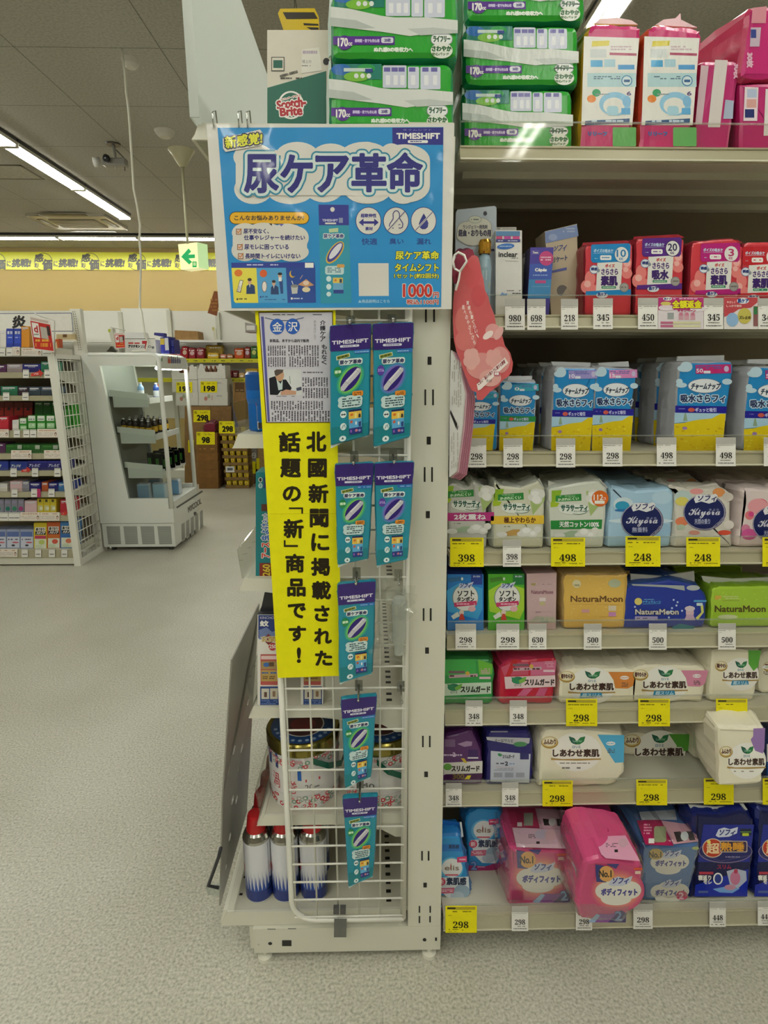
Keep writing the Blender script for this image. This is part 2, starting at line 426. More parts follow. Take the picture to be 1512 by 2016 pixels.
# fluorescent fixtures: a pan, two tubes and sockets
mpan = M('#c9c7bb', 'paint'); mtube = M('#fdfdf3', 'emit'); mtube_w = M('#fff6e8', 'emit'); msock = M('#d8d6cc', 'plastic')
def lamp(x, y, L=1.23, along='y', label='', group=None, gap=.096):
    t = thing('ceiling_light', label, 'ceiling light', (x, y, CEIL - .075), group)
    def put(mb, a0, a1, b0, b1, z0, z1, m):
        mb.box(x + b0, x + b1, y + a0, y + a1, z0, z1, m) if along == 'y' else mb.box(x + a0, x + a1, y + b0, y + b1, z0, z1, m)
    mb = MB(); put(mb, -L / 2, L / 2, -.075, .075, CEIL - .035, CEIL, M('#2c2c2a', 'paint'))  # white pan coloured near black to dim the lit gap between the tubes
    for e in (-1, 1): put(mb, -L / 2, L / 2, e * .079 - .003, e * .079 + .003, CEIL - .062, CEIL - .0351, mpan)  # side strips added to keep direct tube light off the ceiling
    mb.build('fixture_pan', t)
    for sx in (-1, 1):
        o = sx * gap / 2; mb = MB(); h = L / 2 - .022
        q = [(x + o, y - h, CEIL - .057), (x + o, y + h, CEIL - .057)] if along == 'y' else [(x - h, y + o, CEIL - .057), (x + h, y + o, CEIL - .057)]
        mb.tube(q, .016, mtube, 10); mb.build('tube', t)
    for e in (-1, 1):
        mb = MB(); put(mb, e * (L / 2 - .011) - .011, e * (L / 2 - .011) + .011, -.07, .07, CEIL - .075, CEIL - .035, msock); mb.build('socket', t)
    return t
ROWS = [(-3.16, 7.65, -4.5, 'left'), (1.32, 3.3, -4.5, 'right')]
for x, y1, y0, nm in ROWS:
    y = y1; k = 0
    while y > y0:
        lamp(x, y, label='twin tube light in the %s ceiling row, %s from the far end' % (nm, ['first', 'second', 'third', 'fourth', 'fifth', 'sixth', 'seventh', 'eighth', 'ninth', 'tenth', 'eleventh'][k]), group='twin tube lights of the %s ceiling row' % nm)
        y -= 1.245; k += 1
for k in range(-4, 4):  # row across the room
    lamp(-2.85 + (k - 1) * 1.165, 9.42, 1.155, 'x', 'tube light of the row near the yellow banner, %s' % ['far left', 'outside left', 'at the left edge', 'second visible from the left', 'above the exit sign', 'hidden behind the blue poster', 'behind the shelving on the right', 'at the far right'][k + 4], 'tube lights along the back wall')
k = 0
for y in (-.2, -1.445, -2.69, -3.935):
    lamp(-.92, y, label='twin tube ceiling light of the row behind the photographer, %s' % ['nearest', 'second nearest', 'third nearest', 'farthest'][k], group='row behind the photographer'); k += 1
for x in (-7.6, 5.9):
    for k in range(6): lamp(x, 7.5 - k * 2.3, label='twin tube ceiling light in the %s side row outside the frame' % ('left' if x < 0 else 'right'), group='side row ceiling lights %s' % ('left' if x < 0 else 'right'))

# banner along the back wall
mb = MB(); mb.box(-9, 6, YB - .012, YB - .004, P(0, 531, YB)[2], P(0, 496, YB)[2], M('#dede2a', 'film'))
for k in range(-3, 12):
    dx = k * 268
    a = Art(mb, (0, YB - .012, 0), (0, -1, 0), lambda x, y, d=dx: ((x + d) / 2.9077, y / 2.9077), 'film', .001)
    a.ring(-20, 1498, 52, 50, 3, '#3a3a20', '#dede2a')
    a.txt('感', -68, 1455, -20, 1498, '#2c2a18', 2).txt('価', -24, 1485, 30, 1542, '#2c2a18', 3).txt('お', -70, 1505, -45, 1530, '#2c2a18', 1)
    a.txt('に', 40, 1495, 62, 1525, '#2c2a18', 1).txt('挑戦!', 66, 1484, 172, 1528, '#2c2a18', 2.5, sk=6)
mb.build('wall_banner', None, 'long yellow banner with black lettering across the top of the back wall', 'banner')
# ceiling furniture
def onceil(px, py, dz=0): return PZ(px, py, CEIL - dz)
# security camera
c = onceil(223, 283); t = thing('security_camera', 'grey security camera hanging from the ceiling above the drinks cooler', 'security camera', c)
mb = MB(); mb.lathe([(0, -.012), (.06, -.012), (.065, 0)], c, M('#4a473f', 'plastic')); mb.build('mount_plate', t)
q = PP(221, 316, c, V((0, -1, 0)))
mb = MB(); mb.tube([c, c + V((0.005, 0, -.12)), c + V((.0, 0, -.2))], .014, M('#a9a79f', 'plastic')); mb.tube([c + V((.02, 0, -.05)), c + V((.09, 0, -.12)), c + V((.08, 0, -.22))], .005, M('#55534c', 'plastic')); mb.build('bracket', t)
mb = MB(); bx = q + V((0, 0, -.02)); mb.rbox(bx.x - .08, bx.x + .13, bx.y - .04, bx.y + .04, bx.z - .03, bx.z + .035, M('#8f8d86', 'plastic'), .012); mb.build('housing', t)
mb = MB(); mb.tube([bx + V((-.10, -.02, .0)), bx + V((-.155, -.03, -.005))], .04, M('#c8c7c0', 'plastic'), 14); mb.tube([bx + V((-.02, -.05, .02)), bx + V((-.03, -.075, .018))], .03, M('#15151a', 'plastic'), 14); mb.build('lens', t)
# smoke detectors
for (px, py, r, lab) in ((324, 258, .085, 'round white smoke detector on the ceiling left of the frosted panel'), (257, 117, .06, 'small round white detector on the ceiling where the white cable starts')):
    c = onceil(px, py); mb = MB(); mb.lathe([(0, -.05), (r * .5, -.05), (r * .8, -.03), (r, 0)], c, M('#cfccbf', 'plastic')); mb.build('smoke_detector', None, lab, 'smoke detector')
# exit sign on a rod
c = onceil(357, 296); s0 = P(371, 503, c.y)
t = thing('exit_sign', 'green and white exit sign with a left arrow hanging from a ceiling rod', 'exit sign', (s0.x, s0.y, s0.z))
mb = MB(); mb.lathe([(.02, -.14), (.04, -.12), (.09, -.04), (.12, 0)], c, M('#c9c3a2', 'plastic')); mb.build('ceiling_cup', t)
z1 = P(371, 480, c.y).z
mb = MB(); mb.tube([c + V((0, 0, -.1)), (s0.x, c.y, z1)], .013, M('#d2cfae', 'paint')); mb.build('rod', t)
q = [P(x, y, c.y) for x, y in ((350.5, 481), (388, 477), (391, 527), (356, 531))]
mb = MB(); mb.hexa([q[3], q[2], q[1], q[0]] + [p + V((.07, .10, 0)) for p in (q[3], q[2], q[1], q[0])], M('#efe9b0', 'glow'), {3: M('#bcdca0', 'glow')})
a = Art(mb, q[0], (0, -1, 0), 'A1', 'glow', .002); g = '#0f9a55'
a.poly([(1037, 1470), (1080, 1422), (1095, 1440), (1078, 1458), (1116, 1456), (1117, 1477), (1080, 1480), (1100, 1500), (1083, 1515)], g)
a.rect(1102, 1497, 1126, 1530, g).rect(1107, 1504, 1121, 1509, '#efe9b0').rect(1107, 1514, 1121, 1519, '#efe9b0')
mb.build('sign_box', t)
# cassette air conditioner
q = [onceil(*fpx('A1', *p)) for p in ((160, 1212), (560, 1212), (715, 1290), (335, 1300))]
cx = sum(p.x for p in q) / 4; cy = sum(p.y for p in q) / 4
t = thing('air_conditioner', 'square ceiling cassette air conditioner beyond the twin tube row', 'air conditioner', (cx, cy, CEIL - .03))
x0, x1, y0, y1 = q[3].x - .05, q[2].x - .02, q[3].y, q[0].y + .1
mb = MB(); mb.rbox(x0, x1, y0, y1, CEIL - .03, CEIL, M('#bdb8a4', 'plastic'), .01); mb.build('face_panel', t)
xm, xM, ym, yM = x0 + (x1 - x0) * .2, x1 - (x1 - x0) * .2, y0 + (y1 - y0) * .2, y1 - (y1 - y0) * .2
mb = MB(); mb.box(xm, xM, ym, yM, CEIL - .04, CEIL - .03, M('#8a826a', 'plastic'))
for k in range(9): z = ym + (yM - ym) * (k + .5) / 9; mb.box(xm, xM, z - .012, z + .012, CEIL - .046, CEIL - .04, M('#9d957d', 'plastic'))
mb.build('intake_grille', t)
for a0, a1, b0, b1 in ((x0 + .05, x0 + .12, ym, yM), (x1 - .12, x1 - .05, ym, yM), (xm, xM, y0 + .05, y0 + .12), (xm, xM, y1 - .12, y1 - .05)):
    mb = MB(); mb.box(a0, a1, b0, b1, CEIL - .036, CEIL - .03, M('#2c2a22', 'plastic')); mb.build('louvre', t)
# access hatch
q = [onceil(*fpx('A1', *p)) for p in ((-140, 950), (125, 948), (250, 1022), (-60, 1026))]
mb = MB(); x0, x1, y0, y1 = q[1].x - .85, q[1].x, q[2].y, q[1].y
for a0, a1, b0, b1 in ((x0, x1, y0, y0 + .02), (x0, x1, y1 - .02, y1), (x0, x0 + .02, y0 + .02, y1 - .02), (x1 - .02, x1, y0 + .02, y1 - .02)): mb.box(a0, a1, b0, b1, CEIL - .006, CEIL, M('#6f6b5c', 'paint'))
mb.box(x0 + .02, x1 - .02, y0 + .02, y1 - .02, CEIL - .003, CEIL, M('#b3afa0', 'board'))
mb.build('ceiling_hatch', None, 'square access hatch in the ceiling left of the twin tubes', 'hatch')

# ================================================================== the end unit with the blue poster
W, K, CRM = '#f2f0e9', '#1b1917', '#d6d4c3'
mcr = M(CRM, 'paint'); mdeck = M('#ccc9b6', 'paint'); mdark = M('#15130f', 'plastic'); mwhite = M('#e4e2d6', 'paint'); mgl = M('#f6f7f4', 'glass'); mchr = M('#c9c9c4', 'metal')
unit = thing('display_gondola', 'cream steel gondola end with slotted upright and wire net, under the blue poster', 'display shelving', (-.06, 1.4, 0))
# slotted upright (leans very slightly, as in the photo)
def lerp(a, b, t): return a + (b - a) * t
YU = 1.13
def upx(z, e): t = (z - .1) / (1.485 - .1); return lerp(.081, .069, t) if e == 0 else lerp(.1595, .147, t)
mb = MB(); z0, z1 = .0925, 1.80
mb.hexa([(upx(z0, 0), YU, z0), (upx(z0, 1), YU, z0), (upx(z1, 1), YU, z1), (upx(z1, 0), YU, z1), (upx(z0, 0), YU + .06, z0), (upx(z0, 1), YU + .06, z0), (upx(z1, 1), YU + .06, z1), (upx(z1, 0), YU + .06, z1)], mcr)
a = Art(mb, (0, YU, 0), (0, -1, 0), 'A5', 'plastic')
for fr, ls in (('A5', [(1284, 30, 1297, 125), (1342, 30, 1355, 122), (1303, 368, 1330, 425), (1280, 600, 1292, 712), (1335, 600, 1347, 712), (1296, 935, 1325, 990), (1276, 1150, 1288, 1255), (1328, 1150, 1340, 1255)]),
               ('A6', [(1290, 22, 1318, 72), (1268, 710, 1280, 800), (1318, 710, 1331, 800), (1285, 988, 1312, 1032)]),
               ('A7', [(1303, 297, 1313, 365), (1344, 297, 1354, 365), (1316, 510, 1338, 543), (1298, 983, 1308, 1040), (1337, 983, 1347, 1040), (1311, 1172, 1331, 1200), (1283, 1310, 1292, 1350), (1347, 1310, 1356, 1350), (1283, 1370, 1292, 1412), (1346, 1370, 1355, 1408)])):
    a.frame(fr)
    for q in ls: a.rect(*q, K)
mb.build('slotted_upright', unit)
# back board behind the side shelves, top rail
mb = MB(); mb.box(.106, .13, YU + .06, 2.06, .05, 1.80, mcr); mb.build('back_board', unit)
mb = MB(); mb.box(.1305, .155, YU + .0605, 1.17 + .06, .05, 1.80, mcr); mb.build('upright_channel', unit)
# base with openings and feet
mb = MB(); mb.box(-.289, .160, YU, YU + .05, .021, .092, mcr); mb.box(-.30, -.289, YU + .012, 2.04, .022, .088, mcr); mb.box(-.289, .16, YU + .05, 2.04, .03, .08, mcr)
a = Art(mb, (0, YU, 0), (0, -1, 0), 'A7', 'plastic')
a.rect(383, 1446, 432, 1450, K).rect(505, 1443, 554, 1447, K).ell(1318, 1511, 11, 10, K).rect(1380, 1498, 1392, 1518, K).rect(470, 1514, 526, 1549, K).ell(399, 1534, 12, 9, K).ell(330, 1540, 6, 5, '#b9b7a8')
mb.build('kick_base', unit)
for fx in (522, 845):
    p = PZ(fx, 1885 if fx < 600 else 1880, 0); mb = MB(); mb.lathe([(0, 0), (.018, 0), (.017, .008), (.006, .010), (.006, .0205)], (p.x, YU + .008, 0), mcr); mb.build('levelling_foot', unit)
# side shelves: deck with lip, bracket, row of holes, clear guard along the aisle
LV = [(.133, -.361, .040), (.401, -.258, .028), (.675, -.262, .026), (.969, -.266, .026), (1.265, -.262, .027), (1.522, -.272, .026), (1.80, -.30, .026)]
for k, (z, xl, th) in enumerate(LV):
    mb = MB(); y0 = 1.14
    mb.box(xl + .0105, .1055, y0 + .0065, 2.04, z - .012, z, mdeck)
    mb.hexa([(xl - .006 - (.004 if k else .0), y0, z - th), (.066, y0, z - th), (.066, y0, z), (xl + .0105, y0, z), (xl - .006, y0 + .006, z - th), (.066, y0 + .006, z - th), (.066, y0 + .006, z), (xl + .0105, y0 + .006, z)], mcr)
    mb.hexa([(xl - .010, y0 + .0062, z - th), (xl - .004, y0 + .0062, z - th), (xl + .010, y0 + .0062, z), (xl + .002, y0 + .0062, z), (xl - .010, 2.04, z - th), (xl - .004, 2.04, z - th), (xl + .010, 2.04, z), (xl + .002, 2.04, z)], mcr)
    for i in range(34):
        yy = y0 + .02 + i * .0252; mb.box(.030, .042, yy, yy + .009, z, z + .0006, mdark)
        if i % 2: mb.box(xl + .03, xl + .038, yy, yy + .006, z, z + .0006, mdark)
    sh = mb.build('shelf', unit)
    if k:
        mb = MB(); zt = z - .012
        mb.slab([(-.14, y0 + .004, zt), (-.12, y0 + .004, zt - .016), (.02, y0 + .004, zt - .036), (.05, y0 + .004, zt - .055), (.066, y0 + .004, zt - .055), (.066, y0 + .004, zt)], (0, .003, 0), mcr); mb.build('bracket', sh)
    if 1 <= k <= 4:
        mb = MB(); mb.hexa([(xl - .004, y0 + .01, z - .002), (xl - .001, y0 + .01, z - .002), (xl - .008, y0 + .01, z + .06), (xl - .011, y0 + .01, z + .06), (xl - .004, 2.03, z - .002), (xl - .001, 2.03, z - .002), (xl - .008, 2.03, z + .06), (xl - .011, 2.03, z + .06)], mgl); mb.build('clear_guard', sh)
# wire net in a tube frame with rounded lower corner
mb = MB(); yn = 1.120; xl, xr, zb, zt = -.192, .070, .128, 1.76
path = [(xr, yn, zt), (xr, yn, zb)] ; r = .055
path2 = [(xr, yn, zb), (xl + r, yn, zb)] + [(xl + r - r * sin(t), yn, zb + r - r * cos(t)) for t in (.26, .52, .79, 1.05, 1.31)] + [(xl, yn, zb + r), (xl - .006, yn, zt)]
mb.tube([path[0], path[1]], .0055, mwhite); mb.tube(path2, .0065, mwhite)
net = mb.build('net_frame', unit)
for i in range(6):
    x = -.183 + i * .0494; mb = MB(); mb.tube([(x, yn, zb + (.025 if i == 0 else .005)), (x - (.004 if i == 0 else 0), yn, zt)], .0023, mwhite, 6); mb.build('net_wire', net)
for i in range(33):
    z = .14 + i * .0494; mb = MB(); mb.tube([(-.186, yn - .003, z), (xr, yn - .003, z)], .0023, mwhite, 6)
    mb.build('net_wire', net)
mb = MB(); p = [P(*fpx('A7', *q), 1.108) for q in ((780, 1390), (855, 1390), (852, 1498), (778, 1498))]; mb.slab(p, (0, .0015, 0), M('#9a9a96', 'wrap')); mb.build('hanging_tab', net)
for x0 in (775, 815):
    mb = MB(); p = [P(*fpx('A7', *q), 1.106) for q in ((x0, 1326), (x0 + 34, 1326), (x0 + 34, 1362), (x0, 1362))]; mb.slab(p, (0, .010, 0), M('#4e4e4c', 'plastic')); mb.build('net_clip', net)

# frosted side panel at the top of the unit
mb = MB(); mf = M('#dfe9e0', 'frost'); xp = -.302
mb.box(xp - .003, xp, 1.122, 1.99, 1.802, 2.235, mf); mb.box(xp, xp + .013, 1.122, 1.125, 1.802, 2.235, mf)
mb.build('side_panel', None, 'white translucent board standing on the unit top left of the scouring pad carton', 'panel')
# grey perforated sheet hung along the side shelves
cu = bpy.data.curves.new('sheet_outline', 'CURVE'); cu.dimensions = '2D'; cu.fill_mode = 'BOTH'; cu.extrude = .0015
def spl(pts):
    s = cu.splines.new('POLY'); s.points.add(len(pts) - 1); s.use_cyclic_u = True
    for q, (a, b) in zip(s.points, pts): q.co = (a, b, 0, 1)
spl([(0, 0), (.30, 0), (.31, .35), (.31, .63), (0, .63), (-.006, .3)])
for hx, hz, rr in ((.27, .56, .006), (.22, .40, .010), (.08, .36, .011), (.20, .28, .012), (.17, .24, .005), (.12, .33 - .14, .011), (.17, .15, .010), (.10, .10, .009), (.06, .05, .006)):
    spl([(hx + rr * 1.3 * cos(t * pi / 5), hz + rr * sin(t * pi / 5)) for t in range(10)])
ob = bpy.data.objects.new('sheet_outline', cu); me = ob.to_mesh(); mb = MB()
mb.add([(-.362 + v.co.y * .098 - .006 * sin(v.co.y * 9) + v.co.z, 1.128 + v.co.x, .165 + v.co.y) for v in me.vertices], [tuple(p.vertices) for p in me.polygons], M('#8b887e', 'plastic'))
ob.to_mesh_clear(); bpy.data.objects.remove(ob)
mb.build('perforated_sheet', None, 'tall grey perforated sheet leaning along the left side of the end unit', 'sheet')
q = [P(*fpx('A7', *p), 1.10) for p in ((105, 965), (92, 1020), (30, 1190), (95, 1204))]
t = thing('sign_holder', 'black bent bracket with clear clip low on the left side of the grey sheet', 'bracket', q[2])
mb = MB(); mb.tube(q, .004, M('#26262a', 'plastic')); mb.build('arm', t)
mb = MB(); p = [P(*fpx('A7', *k), 1.098) for k in ((12, 1205), (98, 1200), (98, 1250), (30, 1245))]; mb.slab(p, (0, .012, 0), M('#e8ece8', 'wrap')); mb.build('clear_clip', t)

# ------------------------------------------------------------------ goods on the side shelves
def spray(x, y, z, label):
    t = thing('spray_can', label, 'spray can', (x, y, z), 'insecticide cans on the bottom side shelf')
    mb = MB(); c = (x, y, z); r = .0325
    mb.lathe([(0, 0), (r * .93, 0), (r, .006), (r, .165)], c, M('#dfdfe4', 'plastic'))
    def cyl(u, v, h): aa = radians(u); return V((x + (r + h) * sin(aa), y - (r + h) * cos(aa), z + v))
    a = Art(mb, c, (0, -1, 0), 'O', 'plastic', .0003, cyl); nb = '#23357c'
    for u in range(-180, 180, 15): a.rect(u, .006, u + 15, .036, nb)
    for u in range(-80, 82, 16):
        a.poly([(u - 8, .036), (u, .036), (u, .078), (u - 3, .054)], '#2a4ca0').poly([(u, .036), (u + 8, .036), (u + 3, .054), (u, .078)], '#2a4ca0')
        a.poly([(u - 7, .046), (u - 3, .050), (u - 4.5, .092)], '#8c95b8')
    for i in range(3): a.poly([(48 + i * 8, .030), (56 + i * 8, .030), (72 + i * 8, .060 - i * .006), (60 + i * 8, .060 - i * .006)], '#1d2340')
    a.rect(-78, .08, -58, .10, '#c42a2e').rect(62, .03, 84, .06, '#1a2f6a').rect(58, .070, 62, .16, '#9aa0b0')
    mb.build('can_body', t)
    mb = MB(); mb.lathe([(r, .165), (r * 1.02, .168), (r * 1.0, .172), (r * .86, .183), (r * .70, .188)], c, M('#b8b6ae', 'metal')); mb.build('shoulder', t)
    mb = MB(); mb.lathe([(.0225, .185), (.0232, .188), (.0185, .226), (.0165, .230), (0, .230)], c, M('#c01c22', 'plastic')); mb.build('cap', t)
    return t
ZD = .134
base = spray(-.2815, 1.192, ZD, 'red capped insecticide can at the outer front corner of the bottom side shelf')
nth = ['second', 'third', 'fourth', 'fifth', 'sixth', 'seventh', 'eighth']
for k in range(7): dup(base, (.003 * (k + 1), .071 * (k + 1), 0), 'red capped insecticide can %s from the front in the outer file' % nth[k])
dup(base, (.0655, 0, 0), 'red capped insecticide can second from the left in the front row')
dup(base, (.1345, 0, 0), 'red capped insecticide can behind the corner of the wire net frame')
dup(base, (.0655, .072, 0), 'red capped insecticide can standing behind the second one of the front row')
dup(base, (.1345, .072, 0), 'red capped insecticide can standing behind the one at the net corner')
def tin(x, y, z, label, strap):
    t = thing('round_tin', label, 'tin', (x, y, z), 'mosquito coil tins'); r = .0835; mb = MB(); c = (x, y, z)
    mb.lathe([(0, 0), (r, 0), (r, .14)], c, M('#e2dfdc', 'plastic'), 40)
    def cyl(u, v, h): aa = radians(u); return V((x + (r + h) * sin(aa), y - (r + h) * cos(aa), z + v))
    a = Art(mb, c, (0, -1, 0), 'O', 'plastic', .0004, cyl); rd = '#c8343a'
    for i in range(170):
        u = rng.uniform(-95, 95); v = rng.choice([rng.uniform(.006, .034), rng.uniform(.112, .136)]); s_ = rng.uniform(2.2, 4.6)
        a.ell(u, v, s_, s_ * .0014, rng.choice([rd, '#d65a5c', '#b9b6b2', '#7fa08a'])); a.ell(u, v, s_ * .45, s_ * .0006, '#efe9e6')
    for u in range(-96, 96, 8): a.rect(u, .037, u + 8, .0378, '#b8aeb4')
    if strap == 0:
        a.txt('渦', -52, .086, -36, .048, rd).txt('巻', -23, .077, -5, .044, rd)
        a.rect(-24, .110, 2, .079, '#1f62b4').rect(-23, .135, 8, .119, '#f0e6e4').ell(-16, .127, 3, .0045, '#d25a6a').rect(-8, .131, 4, .123, '#c9a0a4')
        a.rect(-62, .138, -38, .100, '#3a5088').rect(8, .081, 32, .074, rd).txt('20', 7, .067, 20, .052, '#5a5652').rect(22, .060, 30, .056, '#8a8680')
    else:
        a.rect(-27, .081, 0, .074, rd).txt('40', -28, .067, -9, .052, '#5a5652').txt('巻', -58, .090, -40, .050, rd)
    mb.build('tin_body', t)
    mb = MB(); mb.lathe([(r + .002, .138), (r + .003, .142), (r + .003, .166), (r, .170), (r - .006, .170), (r - .008, .168)], c, M('#8a7f42', 'metal'), 40); mb.build('gold_rim', t, 'gold rim')
    mb = MB(); mb.lathe([(r - .008, .168), (r * .55, .168), (0, .1685)], c, M('#17417a', 'plastic'), 40)
    a = Art(mb, V(c) + V((0, 0, .1686)), (0, 0, 1), 'O', 'plastic', .0003, lambda u, v, h: V((x + u, y + v, z + .1687 + h)))
    a.ring(0, 0, .05, .05, .003, '#d8d5cf', '#4a2528').ell(0, .0, .03, .026, '#7c2a2c')
    for i in range(11): aa = pi * (1.1 + .08 * i); a.ell(.065 * cos(aa), .065 * sin(aa), .0045, .0045, '#8fa6c4')
    mb.build('lid', t)
    mb = MB(); pts = [cyl(20 - 25 * strap, .128, .004), cyl(42 - 32 * strap, .108, .012), cyl(66 - 38 * strap, .092, .016), cyl(95 - 45 * strap, .086, .014)]
    vs = []; 
    for p in pts: vs += [p + V((0, 0, .008)), p - V((0, 0, .008))]
    mb.add(vs, [(2 * i, 2 * i + 1, 2 * i + 3, 2 * i + 2) for i in range(len(pts) - 1)], M('#0f5a44', 'plastic')); mb.build('carry_strap', t, 'green carry strap')
    return t
tin(-.166, 1.236, .4015, 'round mosquito coil tin with blue lid and red lettering, left of the pair', 0)
tin(.0155, 1.236, .4015, 'round mosquito coil tin half hidden behind a teal pouch, right of the pair', 1)
# mosquito repellent cartons on the third side shelf
def mozz(x0, x1, label, full):
    p = Pack((x0, 1210, x1, 1391), 'O', 1.150, .6752, .06, '#e6e2da', '#d9d5cc', '#2c2c30')
    a = p.art('D2'); k = (x0 - 507) * 5.45
    f = lambda q: q + k
    a.rect(f(592), 440, f(812), 690, '#23397c').rect(f(612), 1205, f(812), 1425, '#24407e')
    a.poly([(f(600), 600), (f(680), 570), (f(740), 620), (f(812), 590), (f(812), 700), (f(600), 700)], '#6f7fae')
    a.txt('KINCHO', f(612), 455, f(760), 482, '#d8d4e0').txt('蚊', f(612), 500, f(700), 560, W, 3)
    a.poly([(f(700), 640), (f(775), 700), (f(700), 760), (f(640), 700)], '#7c2a2a').txt('玄関', f(622), 668, f(775), 725, '#b99a3c', 2, [(5, W)])
    a.ell(f(745), 778, 42, 42, '#b8363a').txt('250', f(712), 756, f(782), 795, W, 1.5)
    a.rr(f(616), 860, f(800), 1190, 6, '#b8554f').rect(f(622), 876, f(798), 915, '#e6c9c4').rect(f(622), 935, f(798), 1020, '#a98f5a').ell(f(680), 972, 34, 24, '#3b6ab0').rect(f(705), 945, f(760), 990, '#5d4630')
    a.rect(f(622), 1030, f(798), 1150, '#b99a55').fine(f(630), 1045, f(790), 1075, '#3a66a8', 1).fine(f(640), 1090, f(770), 1130, '#6a4a20', 2)
    a.rect(f(625), 1228, f(708), 1340, '#cfcabb').rect(f(718), 1225, f(802), 1340, '#c7c0ae').rect(f(655), 1265, f(685), 1320, '#5d3f38').rect(f(745), 1255, f(775), 1315, '#8a6a50').fine(f(625), 1350, f(800), 1400, '#6c85b8', 3)
    mb = p.part('torn_top', [(x0 + 6, 1203), (x0 + 14, 1166), (x0 + 32, 1168), (x0 + 40, 1204)], '#2b2b30', .02, 'O')
    p.done('repellent_carton', label, 'carton', 'mosquito repellent cartons')
mozz(507, 549, 'blue and white mosquito repellent carton at the outer edge of the third side shelf', True)
mozz(592, 636, 'blue and white mosquito repellent carton seen through the net below the yellow sign', False)
# teal carton
p = Pack((503.5, 930, 548, 1136), 'O', 1.16, .9692, .07, '#147a82', '#12686f', '#1a8a90')
a = p.art('A6'); a.rect(112, 390, 205, 492, '#8a2a1c').txt('260', 0, 0, 0, 0, '#e8c83c', 2, [(5, '#4a1a10')], [(135, 480), (135, 400), (185, 400), (185, 480)])
a.txt('アース', 0, 0, 0, 0, '#d8322c', 2, [(6, W)], [(128, 352), (128, 246), (182, 246), (182, 352)]).txt('虫よけ', 0, 0, 0, 0, '#1f5fb8', 2, [(6, W)], [(124, 230), (124, 110), (180, 110), (180, 230)]).txt('ネット', 0, 0, 0, 0, '#1f5fb8', 1, [(5, W)], [(132, 104), (132, 40), (172, 40), (172, 104)])
a.rect(125, -28, 170, 22, '#5a2f20').frame('A5'); a.ring(118, 1240, 14, 18, 4, W, '#2a3440').ring(118, 1282, 14, 18, 4, W, '#7fb4c0').rect(140, 1225, 160, 1300, '#2a3b7a')
p.done('net_repellent_carton', 'tall teal insect repellent carton beside the yellow sign on the fourth side shelf', 'carton')
# blue bottle
t = thing('blue_bottle', 'squat blue plastic bottle on the fifth side shelf left of the newspaper clipping', 'bottle', (-.222, 1.222, 1.2655))
mb = MB(); c = (-.222, 1.222, 1.2655); mb.lathe([(0, 0), (.029, 0), (.031, .004), (.031, .055), (.0335, .065), (.0335, .082)], c, M('#1264b4', 'plastic'))
def cyl(u, v, h): aa = radians(u); return V((c[0] + (.031 + h) * sin(aa), c[1] - (.031 + h) * cos(aa), c[2] + v))
a = Art(mb, c, (0, -1, 0), 'O', 'plastic', .0004, cyl); a.rect(-16, .052, 44, .006, '#8f97b8').rect(-14, .020, 26, .004, W).rect(-12, .018, 10, .006, '#3a3a44').rect(-18, .056, 40, .0525, '#c03a44').rect(-60, .058, 40, .0555, '#a8c8e8')
mb.build('bottle_body', t)
mb = MB(); mb.lathe([(.0335, .0815), (.034, .083), (.034, .112), (.030, .117), (0, .117)], c, M('#0f4f96', 'plastic')); mb.build('bottle_cap', t)
# hanging bits at the top of the unit
p = Pack([fpx('A2', *q) for q in ((1188, 105), (1225, -20), (1262, -15), (1240, 122))], 'O', 1.16, None, .002, '#8a5230', '#6f4026', kind='board')
a = p.art('A2'); a.fine(1205, 20, 1245, 100, '#a8743c', 4)
p.done('hanging_tag', 'small brown tag hanging at the lower left corner of the blue poster', 'tag')
q = [P(*fpx('D3', *k), 1.10) for k in ((305, 105), (465, 140), (465, 250), (312, 243))]
mb = MB(); mb.slab(q, (0, .03, 0), M('#8d8a84', 'plastic')); a = Art(mb, q[0], (0, -1, 0), 'D3', 'plastic'); a.rr(325, 150, 445, 215, 10, '#cfccc6').line([(310, 243), (465, 250)], 8, '#5a2f33')
mb.build('rail_end', None, 'grey plastic rail end poking out left of the yellow sign top', 'rail end')

# scouring pad carton, yellow tag above it
p = Pack((526, 59, 652, 260), 'O', 1.20, 1.8005, .14, '#d9d3c2', '#cfc9b8', '#cfc9b8')
a = p.art('A3'); a.poly([(410, 485), (735, 392), (735, 730), (410, 730)], '#136450')
a.rect(432, 315, 504, 393, K).rect(436, 319, 500, 389, '#d9d3c2').rect(443, 333, 494, 376, '#14604f')
a.poly([(600, 275), (695, 262), (712, 390), (598, 405)], '#e6e2d6').fine(605, 275, 685, 305, '#b8a8b8', 1).txt('極上の', 602, 330, 652, 350, '#6a6a70').fine(600, 360, 665, 368, '#6a6a70', 1)
a.txt('●期間限定・数量限定品', 0, 0, 0, 0, '#4a463c', .5, None, [(478, 415), (575, 388), (578, 402), (481, 428)])
a.fine(482, 425, 600, 440, '#4a463c', 1)
a.ell(540, 580, 72, 78, W).ell(540, 580, 62, 68, '#136450')
a.txt('Scotch-', 0, 0, 0, 0, '#b5202c', 3.2, [(9, W)], [(462, 560), (618, 530), (622, 588), (466, 602)]).txt('Brite', 0, 0, 0, 0, '#b5202c', 3.2, [(9, W)], [(480, 600), (598, 582), (602, 634), (484, 640)]).txt('スコッチ・ブライト', 0, 0, 0, 0, '#b5202c', .6, [(3, W)], [(488, 545), (592, 520), (595, 532), (490, 556)])
a.ell(735, 340, 18, 20, K)
p.done('scouring_pad_carton', 'cream and green scouring pad carton on the unit top behind the poster', 'carton')
